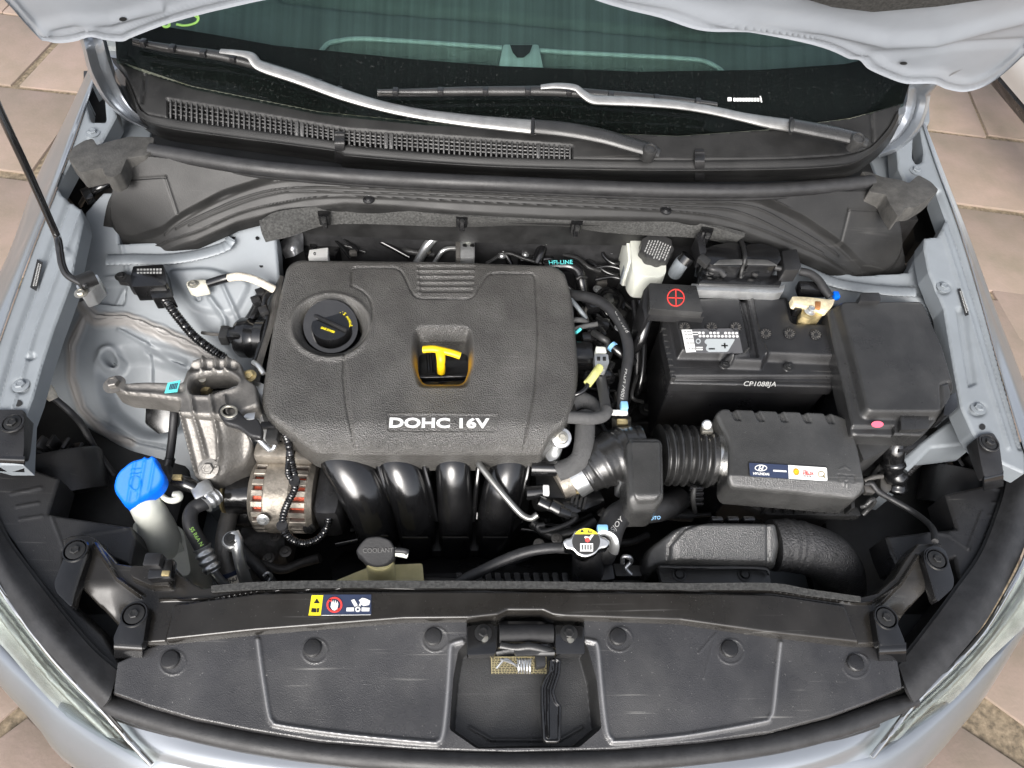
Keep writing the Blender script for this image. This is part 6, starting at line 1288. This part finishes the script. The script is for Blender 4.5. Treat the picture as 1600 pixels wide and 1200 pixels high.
# throttle body group
tb = T('throttle_body', 'black throttle body with plugs between the manifold and the intake hose', 'throttle body', 855, 770, .68)
tube('barrel', [(830, 731, .735), (870, 732, .735)], .0125, M['gloss'], tb, seg=18); tube('barrel', [(822, 770, .72), (848, 768, .72)], .0115, M['gloss'], tb, seg=18)
box('body', (868, 765, .68), .075, .06, .06, M['dark'], tb, bev=.012); box('motor_cover', (905, 785, .675), .07, .05, .05, M['gloss'], tb, ang=.4, bev=.010)
tube('outlet_ring', [(872, 758, .712), (888, 750, .715)], [.024, .026], M['alt'], tb, seg=26)
box('white_clip', (853, 767, .728), .010, .016, .012, M['white'], tb, bev=.002)
for (a, b, w) in (((842, 782), (862, 792), .009), ((860, 788), (878, 798), .0105), ((874, 798), (890, 804), .008)): tube('wiring_plug', [(a[0], a[1], .728), (b[0], b[1], .722)], w, M['gloss'], tb, seg=8, flatk=.75)
tube('taped_wire', [(888, 804, .72), (900, 806, .715), (892, 816, .71), (868, 826, .705), (846, 830, .70), (840, 822, .705), (850, 820, .705)], .0042, M['rub'], tb)
for k in range(4): box('plug_rib', (895 + 6 * k, 778 + 3 * k, .705), .004, .022, .008, M['blk2'], tb, ang=-.3, bev=.001)
box('yellow_tab', (903, 768, .715), .010, .008, .006, M['brass'], tb, bev=.002)
sv = T('steel_clip', 'small bent steel clip in the dark gap right of the radiator cap', 'clip', 980, 880, .69)
tube('wire', [(972, 880, .69), (974, 870, .70), (984, 871, .70), (986, 878, .69), (978, 888, .685), (986, 898, .68)], .0035, M['alub'], sv)
# ================================================================ left side small things
re_ = T('relay_module', 'black relay box with plug and ribbed cable on the left silver tower', 'relay', 235, 435, .80)
zr = float(P(233, 430, APL)[2])
prism('box_body', rnd_poly([(208, 416), (255, 413), (261, 440), (258, 446), (206, 448), (204, 432)], 2), zr + .038, zr + .004, M['gloss'], re_, .003)
prism('plug', rnd_poly([(230, 448), (262, 446), (271, 464), (238, 466)], 2), zr + .026, zr, M['gloss'], re_, .003)
prism('mounting_ear', rnd_poly([(184, 426), (206, 430), (212, 448), (214, 457), (206, 455), (200, 442), (184, 440)], 3), zr + .012, zr + .004, M['blk'], re_, .002)
bolt((189, 432, zr + .012), .006, M['dark'], re_)
for yy in (420, 425): flat('print', [[(214 + 5 * k, yy - .1 * k), (217.5 + 5 * k, yy - .1 * k), (217.5 + 5 * k, yy + 2.4), (214 + 5 * k, yy + 2.4)] for k in range(8)], zr + .0383, M['gprint'], re_, .0003)
tube('conduit', [(256, 464, zr + .015), (262, 474, zr + .012), (280, 498, zr - .01), (303, 525, zr - .03), (330, 546, zr - .045), (352, 560, zr - .06)], .0075, M['gloss'], re_, seg=12, sub=20, rf=corr(.0042, .0009))
gd = T('ground_strap', 'pale ground strap lug bolted to the left tower with taped cable', 'ground cable', 310, 440, .80)
prism('lug', rnd_poly([(291, 441), (300, 437), (322, 437), (325, 447), (302, 451), (292, 448)], 3), zA(308, 444, .022), zA(308, 444, .002), M['white2'] if 'white2' in M else M['milk'], gd, .002)
bolt((302, 444, zA(302, 444, .023)), .0055, M['steel'], gd)
tube('crimp', [(326, 443, zA(326, 443, .02)), (345, 437, zA(345, 437, .024)), (360, 433, zA(360, 433, .026))], .0075, M['gloss'], gd, seg=12)
tube('cable', [(358, 434, zA(358, 434, .028)), (376, 432, zA(376, 432, .034)), (400, 438, zA(400, 438, .03)), (428, 452, zA(428, 452, .02))], .007, M['tape'], gd, seg=12)
sc_ = T('solenoid_connector', 'small plug pushed into a round black solenoid left of the engine cover', 'solenoid', 380, 525, .76)
lathe('drum', tuple(P(392, 528, .745)), [(.030, -.02), (.034, -.014), (.034, 0), (.030, .004), (.028, .012), (.034, .016), (.034, .03)], M['gloss'], sc_, seg=30, axis=(1, -.1, 0.1), raw=True)
box('plug', (366, 524, .765), .026, .022, .02, M['gloss'], sc_, bev=.003); box('plug', (352, 524, .765), .014, .026, .022, M['blk2'], sc_, bev=.002)
tube('wire', [(316, 520, .735), (332, 522, .75), (348, 523, .765)], .003, M['alu'], sc_)
lhn = T('engine_harness', 'black taped harness along the rear left edge of the engine cover', 'wiring harness', 405, 480, .76)
tube('loom', [(418, 448, .775), (408, 462, .772), (402, 480, .765), (392, 498, .76), (380, 512, .75)], .009, M['gloss'], lhn); tube('loom', [(424, 450, .78), (412, 470, .775), (416, 500, .77), (408, 540, .765), (398, 570, .76)], .006, M['gloss'], lhn)
for px, py in ((407, 458), (400, 470), (412, 486)): box('clip', (px, py, .778), .014, .016, .012, M['blk'], lhn, ang=.5)
kd = tube('grommet_cable', [(62, 596, .77), (78, 616, .76), (94, 630, .745), (110, 644, .73), (128, 664, .70), (148, 700, .66), (178, 742, .62)], .0052, M['rub'], None, seg=10); own(kd, 'thin black cable dropping from the left rail behind the blue capped bottle', 'cable')
gr_ = tube('grommet', [(64, 598, .775), (74, 610, .768), (84, 624, .757)], [.007, .0095, .007], M['tape'], kd, seg=12)
vh = T('drain_hose', 'black vertical hose between the engine mount and the blue cap', 'hose', 268, 690, .70)
tube('hose_body', [(274, 628, .745), (272, 650, .74), (269, 686, .715), (264, 722, .69), (258, 745, .66)], .0065, M['rub'], vh, seg=12); tube('ferrule', [(266, 716, .696), (263, 728, .688)], .0078, M['blk'], vh, seg=12)
fhole = prism('wheelhouse_opening', [(228, 622), (280, 628), (278, 682), (258, 686), (226, 660)], lift(APL, -.012), .5, M['gloss'], ap, .002)
cb = T('small_bracket', 'grey clip bracket with short pipe at the front left corner of the engine cover', 'bracket', 420, 680, .76)
box('clip_body', (427, 680, .765), .018, .026, .02, M['wipe'], cb, bev=.003); box('clip_head', (419, 665, .775), .022, .010, .010, M['blk'], cb, bev=.002)
tube('pipe', [(400, 680, .765), (410, 692, .755), (420, 702, .745)], .0048, M['alub'], cb); tube('pipe', [(430, 690, .755), (428, 700, .748), (420, 704, .742)], .0035, M['alub'], cb)
# air conditioning hose at the front left
ah = T('refrigerant_hose', 'black hose with crimped aluminium ferrules curving in front of the left engine mount', 'hose', 310, 830, .68)
tube('hose_body', [(326, 784, .70), (314, 788, .705), (303, 794, .705), (297, 806, .705), (299, 824, .70), (308, 842, .69), (317, 858, .68)], .0108, M['rub'], ah, seg=20)
tube('upper_ferrule', [(320, 789, .702), (328, 782, .70), (340, 774, .695)], .0125, M['alub'], ah, seg=20, sub=16, rf=lambda s: .0012 * np.cos(s * 2 * math.pi / .009))
box('end_block', (318, 768, .705), .030, .026, .022, M['alub'], ah, ang=.6, bev=.004)
tube('lower_ferrule', [(315, 855, .682), (323, 872, .672), (333, 892, .66)], .0125, M['alub'], ah, seg=20, sub=20, rf=lambda s: .0014 * np.cos(s * 2 * math.pi / .011))
tube('pipe', [(332, 890, .662), (340, 902, .65), (356, 918, .63)], .0065, M['alub'], ah, seg=14)
text('lettering', '5S R6A N', (296, 826), (313, 854), PL((296, 826, .7115), (313, 854, .6995), (306, 820, .712)), M['lime'], ah, th=.0005)
ap_ = T('condenser_pipe', 'bright aluminium pipe with a bolted eye left of the alternator', 'metal pipe', 370, 860, .66)
tube('pipe', [(364, 832, .705), (369, 845, .70), (372, 862, .69), (377, 886, .67), (386, 912, .64)], [.0085, .009, .0085, .0085, .0085], M['alub'], ap_, seg=16)
lathe('eye', (362, 843, .703), [(.014, -.012), (.014, 0), (.012, .002), (.0001, .002)], M['alub'], ap_, seg=20); bolt((361, 842, .706), .0075, M['dark'], ap_, washer=1.4)
lp_ = T('lower_pipe', 'dull grey pipe with blue band and NU tag behind the support beam', 'metal pipe', 352, 880, .62)
tube('pipe', [(364, 786, .63), (358, 806, .63), (353, 828, .63), (350, 850, .63), (352, 876, .62), (362, 908, .60)], .0135, M['alu'], lp_, seg=20); tube('blue_band', [(358, 892, .612), (360, 898, .608)], .0142, M['navy'], lp_, seg=20)
flat('tag', [[(356, 904), (370, 898), (374, 910), (360, 915)]], .627, M['tape'], lp_); text('lettering', 'NU', (360, 911), (371, 906), .628, M['ink'], lp_, bold=.02)
bk = tube('lower_hose', [(372, 852, .64), (386, 868, .64), (402, 884, .635), (416, 900, .625), (424, 912, .615)], .0095, M['rub'], None, seg=14); own(bk, 'short black hose below the alternator running down to the support beam', 'hose')
tube('spring_clamp', [(412, 900, .638), (418, 895, .64), (424, 900, .632), (420, 908, .628)], .0026, M['alub'], bk)
ws = T('washer_sensor', 'black sensor plug with brass contacts beside the white hook of the washer bottle', 'sensor plug', 285, 752, .70)
tube('plug', [(274, 750, .715), (292, 756, .712), (312, 766, .705)], [.009, .0115, .009], M['gloss'], ws, seg=10); box('contact', (277, 746, .726), .014, .008, .006, M['brass'], ws, bev=.001)
tube('cable', [(272, 752, .712), (264, 746, .71), (262, 732, .70)], .0065, M['rub'], ws)
hs = T('hood_switch', 'small black switch plugged into the left end of the support beam', 'switch', 250, 885, .77)
box('body', (254, 892, .775), .030, .026, .018, M['gloss'], hs, bev=.003, ang=.1); box('plug', (242, 878, .785), .022, .018, .022, M['blk'], hs, bev=.003); box('contact', (259, 896, .786), .010, .007, .004, M['brass'], hs, bev=.001); tube('wire', [(238, 892, .772), (234, 884, .775), (240, 876, .78)], .004, M['gloss'], hs)
# right front wiring
rw = T('taped_connector', 'black taped plug hanging below the fuse box with a loose thin cable', 'connector', 1397, 720, .72)
tube('barrel', [(1399, 690, .765), (1397, 704, .755), (1396, 722, .735)], [.0165, .0170, .0155], M['gloss'], rw, seg=20)
tube('crumpled_tape', [(1396, 720, .737), (1397, 735, .725), (1402, 752, .705), (1398, 764, .69)], .0165, M['gloss'], rw, seg=9, sub=5, rf=lambda s: .003 * np.sin(s * 260))
prism('pale_tab', rnd_poly([(1376, 746), (1386, 742), (1394, 748), (1392, 766), (1384, 772), (1376, 762)], 2), .705, .69, M['alu'], rw, .002)
tube('thin_cable', [(1352, 756, .72), (1362, 756, .725), (1372, 768, .72), (1396, 782, .715), (1424, 798, .715), (1446, 814, .73), (1458, 828, .748), (1461, 846, .762)], .0048, M['rub'], rw, seg=10)
tube('branch', [(1350, 752, .722), (1364, 746, .725), (1378, 744, .722)], .004, M['alu'], rw); box('clip', (1356, 766, .715), .016, .014, .012, M['alu'], rw, bev=.002)
for poly in ([(1340, 730), (1352, 700), (1356, 704), (1346, 736)], [(1362, 740), (1376, 722), (1380, 726), (1366, 746)]): prism('bracket_tab', poly, .715, .69, M['blk2'], rw, .001)
hn2 = tube('ribbed_conduit', [(1466, 684, .70), (1460, 700, .69), (1446, 716, .675), (1430, 728, .66), (1418, 740, .645)], .0058, M['rub'], None, seg=10, sub=16, rf=corr(.004, .0007)); own(hn2, 'ribbed black conduit on the right inner wing under the rail', 'wiring harness', 'ribbed wiring conduits')
tb3 = tube('plenum_hose', [(186, 282, .87), (172, 286, .875), (152, 296, .87), (136, 308, .85), (128, 320, .83)], .0062, M['gloss'], None, seg=12); own(tb3, 'short black hose leaving the left end of the plenum cover toward the rail', 'hose')
box('hose_clip', (138, 306, .862), .014, .03, .014, M['gloss'], tb3, ang=.6)
# ================================================================ hood latch
hl_ = T('hood_latch', 'black hood latch with coil spring and long release lever at the front centre', 'latch', 820, 1010, .74)
LZ = .750
for poly, bpx in (([(729, 978), (770, 974), (775, 986), (775, 1022), (730, 1024)], (755, 989)), ([(867, 976), (912, 978), (914, 1022), (868, 1022)], (889, 990))):
    pl = prism('mounting_plate', rnd_poly(poly, 4), LZ, LZ - .02, M['gloss'], hl_, .003); bolt((bpx[0], bpx[1], LZ + .001), .0068, M['dark'], pl, washer=1.7)
    lathe('stud', (bpx[0] + 2, bpx[1] + 9, LZ), [(.005, 0), (.005, .003), (.0001, .0035)], M['steel'], pl, seg=12)
prism('cavity_back', [(778, 968), (866, 968), (866, 1012), (778, 1012)], LZ - .018, LZ - .05, M['gloss'], hl_, .003)
tube('cross_tube', [(780, 990, LZ - .004), (864, 990, LZ - .004)], .012, M['capm'], hl_, seg=18)
tube('pawl', [(782, 1008, LZ), (805, 1012, LZ + .002), (830, 1010, LZ + .004), (862, 1018, LZ)], .005, M['wipe'], hl_, seg=8, flatk=.7); tube('pawl', [(776, 1020, LZ - .004), (800, 1016, LZ), (840, 1020, LZ), (866, 1020, LZ)], .004, M['wipe'], hl_, seg=8)
prism('striker_plate', rnd_poly([(800, 1010), (826, 1002), (850, 1012), (842, 1022), (806, 1024)], 3), LZ + .004, LZ - .004, M['wipe'], hl_, .002)
sp3 = [];
c0 = P(808, 1040, LZ - .006); c1 = P(830, 1041, LZ - .006)
for k in range(61):
    a = k / 60 * 2 * math.pi * 5; cc_ = c0 + (c1 - c0) * k / 60; sp3.append(tuple(cc_ + np.array([0, .0085 * math.cos(a), .0085 * math.sin(a)])))
tube('coil_spring', sp3, .0013, M['alub'], hl_, raw=True, seg=6, sub=3)
for pts in ([(782, 1030, LZ - .003), (800, 1036, LZ), (812, 1044, LZ - .006)], [(776, 1044, LZ - .008), (790, 1030, LZ - .002), (806, 1040, LZ - .006)]): tube('spring_wire', pts, .0015, M['alub'], hl_, seg=6)
RZ_ = lambda px, py, d: float(P(px, py, SH)[2]) - .034 + d
pw = prism('sensor_box', rnd_poly([(836, 1024), (852, 1024), (853, 1040), (838, 1042)], 2), LZ - .004, LZ - .02, M['blk'], hl_, .002)
bars = []
random.seed(8)
for yy in np.arange(1028, 1052, 2.6):
    x = 769
    while x < 852:
        w = random.uniform(2, 5); bars.append([(x, yy), (x + w, yy), (x + w, yy + 1.3), (x, yy + 1.3)]); x += w + 1.3
pl_ = flat('instruction_plate', [[(767, 1026), (854, 1026), (854, 1053), (768, 1053)]], lift(SH, -.031), M['brass2'] if 'brass2' in M else M['brass'], ss, .001)
flat('plate_print', bars, lift(SH, -.0298), M['ink'], pl_, .0003)
lev = [(859, 1028), (870, 1026), (878, 1031), (876, 1052), (867, 1080), (872, 1096), (878, 1101), (877, 1156), (872, 1161), (853, 1161), (848, 1156), (845, 1102), (845, 1072), (850, 1058), (857, 1048)]
LV = PL((864, 1030, LZ - .002), (870, 1030, LZ - .002), (862, 1158, LZ - .010))
relief('release_lever', rnd_poly(lev, 3), LV, M['gloss'], hl_, lambda x, y, s: rim(s, 3, .004) - .003 * sst((-s - 4) / 2) + .004 * np.exp(-(sd_line(x, y, [(866, 1032), (864, 1052), (856, 1076), (857, 1150)]) / 2) ** 2), 1.2, .008)

fs_ = T('cooling_fan', 'dark cooling fan shroud and motor deep in the shade behind the radiator', 'cooling fan', 740, 880, .50)
fc = P(740, 870, .52)
lathe('motor', tuple(fc + np.array([0, .05, 0])), [(.03, -.03), (.045, -.02), (.045, .02), (.036, .03), (.012, .03), (.010, .036), (.0001, .036)], M['gloss'], fs_, seg=28, axis=(0, .9, .45), raw=True)
for k in range(7):
    a = math.pi * k / 6
    tube('shroud_arm', [tuple(fc + np.array([.05 * math.cos(a), .055, .05 * math.sin(a)])), tuple(fc + np.array([.13 * math.cos(a), .045, .09 * math.sin(a)])), tuple(fc + np.array([.24 * math.cos(a), .02, .13 * math.sin(a)]))], .006, M['gloss'], fs_, raw=True, seg=8)
sheet('shroud', [[(520, 905, .62), (740, 895, .64), (1000, 900, .62)], [(520, 880, .52), (740, 870, .54), (1000, 880, .52)], [(540, 860, .42), (740, 850, .42), (980, 860, .42)]], M['blk'], fs_, nu=24, th=.006)
gb = T('gearbox', 'dark gearbox casing glimpsed between the engine and the battery', 'gearbox', 960, 640, .50)
prism('casing', [(900, 560), (1030, 560), (1040, 760), (900, 760)], .52, .33, M['dark'], gb, .02, rnd=14)
for k in range(6): tube('casing_rib', [(910 + 4 * k, 580 + 26 * k, .524), (970, 585 + 26 * k, .53), (1030, 580 + 26 * k, .524)], .005, M['dark'], gb, seg=8)
tube('shift_cable', [(1000, 470, .74), (1006, 540, .70), (1000, 600, .66), (980, 650, .60), (950, 690, .55)], .006, M['gloss'], gb); tube('shift_cable', [(990, 470, .73), (996, 550, .69), (988, 620, .63), (960, 670, .56)], .005, M['blk'], gb)
for px, py in ((1000, 590), (1010, 640), (992, 690), (950, 700), (925, 640)): bolt((px, py, .60), .009, M['dark'], gb)
fw = T('firewall_pipes', 'glossy black pipes and brackets crossing the shaded firewall', 'pipes', 780, 380, .74)
for pts, r in (([(752, 352, .77), (770, 372, .76), (790, 398, .74), (800, 420, .72)], .006), ([(540, 350, .775), (600, 380, .755), (640, 402, .74)], .005), ([(910, 400, .73), (930, 414, .735), (960, 430, .73), (1000, 428, .73)], .005), ([(770, 350, .775), (782, 352, .772), (792, 364, .765), (796, 384, .75)], .004), ([(880, 440, .72), (910, 470, .70), (940, 500, .69)], .006)):
    tube('pipe', pts, r, M['gloss'], fw, seg=10)
for px, py in ((784, 400), (766, 366), (930, 372), (955, 392), (640, 362)): bolt((px, py, .752), .005, M['alub'], fw)
prism('pipe_bracket', rnd_poly([(930, 360), (972, 358), (976, 372), (940, 392), (928, 384)], 4), .75, .735, M['gloss'], fw, .003)
# ================================================================ more of what fills the shaded gaps
cp = T('compressor', 'dark air conditioning compressor and crank pulley low at the left of the engine', 'compressor', 400, 850, .50)
lathe('body', tuple(P(400, 846, .52)), [(.030, -.05), (.046, -.04), (.046, .05), (.038, .06), (.02, .062), (.0001, .062)], M['alt2'], cp, seg=28, axis=(1, 0, .05), raw=True)
lathe('pulley', tuple(P(352, 846, .52)), [(.020, -.004), (.045, 0), (.050, .004), (.048, .010), (.050, .016), (.048, .022), (.050, .028), (.045, .032)], M['gloss'], cp, seg=34, axis=(1, 0, .05), raw=True)
lathe('idler_pulley', tuple(P(372, 800, .60)), [(.008, -.004), (.014, -.004), (.024, 0), (.026, .006), (.026, .024), (.022, .028)], M['blk'], cp, seg=28, axis=(1, 0, .05), raw=True)
tube('belt_run', [(362, 846, .565), (370, 815, .60), (380, 780, .64)], .012, M['rub'], cp, seg=10, flatk=.3)
for px, py, z in ((420, 872, .555), (446, 862, .56), (392, 880, .545), (430, 838, .57)): bolt((px, py, z), .006, M['alu'], cp)
tube('mount_arm', [(410, 880, .55), (440, 890, .55), (470, 880, .54), (500, 872, .55)], .008, M['alt2'], cp)
rwir = T('engine_wiring', 'black corrugated wiring and small pipes behind the engine cover top edge', 'wiring', 640, 380, .72)
random.seed(21)
for k in range(9):
    x = random.uniform(440, 700); y = random.uniform(352, 392); dx = random.uniform(30, 80)
    tube('conduit', [(x, y, .73), (x + dx * .4, y + random.uniform(-14, 10), .745), (x + dx, y + random.uniform(-8, 16), .735)], random.uniform(.003, .006), random.choice([M['blk2'], M['rub'], M['gloss'], M['rub']]), rwir, seg=8, sub=12, rf=corr(.004, .0005))
for k in range(8):
    box('clip', (random.uniform(450, 700), random.uniform(356, 396), .745), .014, .010, .010, random.choice([M['blk'], M['gloss'], M['alu']]), rwir, ang=random.uniform(-1, 1), bev=.002)
tube('vacuum_line', [(760, 412, .75), (790, 396, .752), (818, 404, .748), (846, 412, .745)], .0035, M['blk2'], rwir)
tube('vacuum_line', [(880, 398, .745), (902, 404, .75), (920, 418, .748), (938, 424, .74)], .004, M['blk2'], rwir)
srw = T('gearbox_wiring', 'tangle of black hoses and clipped wires in the gap right of the engine cover', 'wiring', 950, 600, .68)
for k in range(16):
    x = random.uniform(908, 996); y = random.uniform(430, 640); z = random.uniform(.64, .73)
    tube('cable', [(x, y, z), (x + random.uniform(-14, 14), y + random.uniform(14, 34), z + random.uniform(-.01, .015)), (x + random.uniform(-20, 20), y + random.uniform(40, 84), z - .02)], random.uniform(.0028, .006), random.choice([M['rub'], M['gloss'], M['blk2'], M['foam']]), srw, seg=8)
for k in range(12):
    box('plug', (random.uniform(906, 996), random.uniform(440, 690), random.uniform(.68, .72)), random.uniform(.014, .026), random.uniform(.010, .02), .014, random.choice([M['blk'], M['gloss'], M['blk2'], M['alu']]), srw, ang=random.uniform(-.8, .8), bev=.002)
for px, py in ((934, 452), (990, 452), (968, 512), (996, 520), (930, 690)): bolt((px, py, .70), .006, M['alub'], srw)
lwr = T('thermostat_pipes', 'dark pipes, brackets and bolts below the throttle body and intake hose', 'pipes', 900, 800, .62)
for pts, r in (([(830, 815, .64), (860, 835, .63), (900, 830, .64), (930, 812, .65)], .009), ([(1000, 760, .63), (1040, 800, .62), (1080, 806, .61)], .011), ([(850, 850, .60), (820, 870, .59), (780, 884, .58)], .007), ([(960, 850, .62), (990, 846, .61), (1012, 836, .60)], .006)):
    tube('pipe', pts, r, M['blk2'], lwr, seg=12)
for px, py in ((870, 842), (842, 850), (1002, 800), (1060, 790), (940, 800)): bolt((px, py, .655), .0055, M['alu'], lwr)
prism('bracket', rnd_poly([(958, 880), (1006, 884), (1004, 900), (962, 900)], 3), .66, .64, M['blk2'], lwr, .002)
tube('tray_rib', [(1020, 800, .60), (1060, 806, .60), (1110, 804, .60)], .004, M['blk2'], lwr)
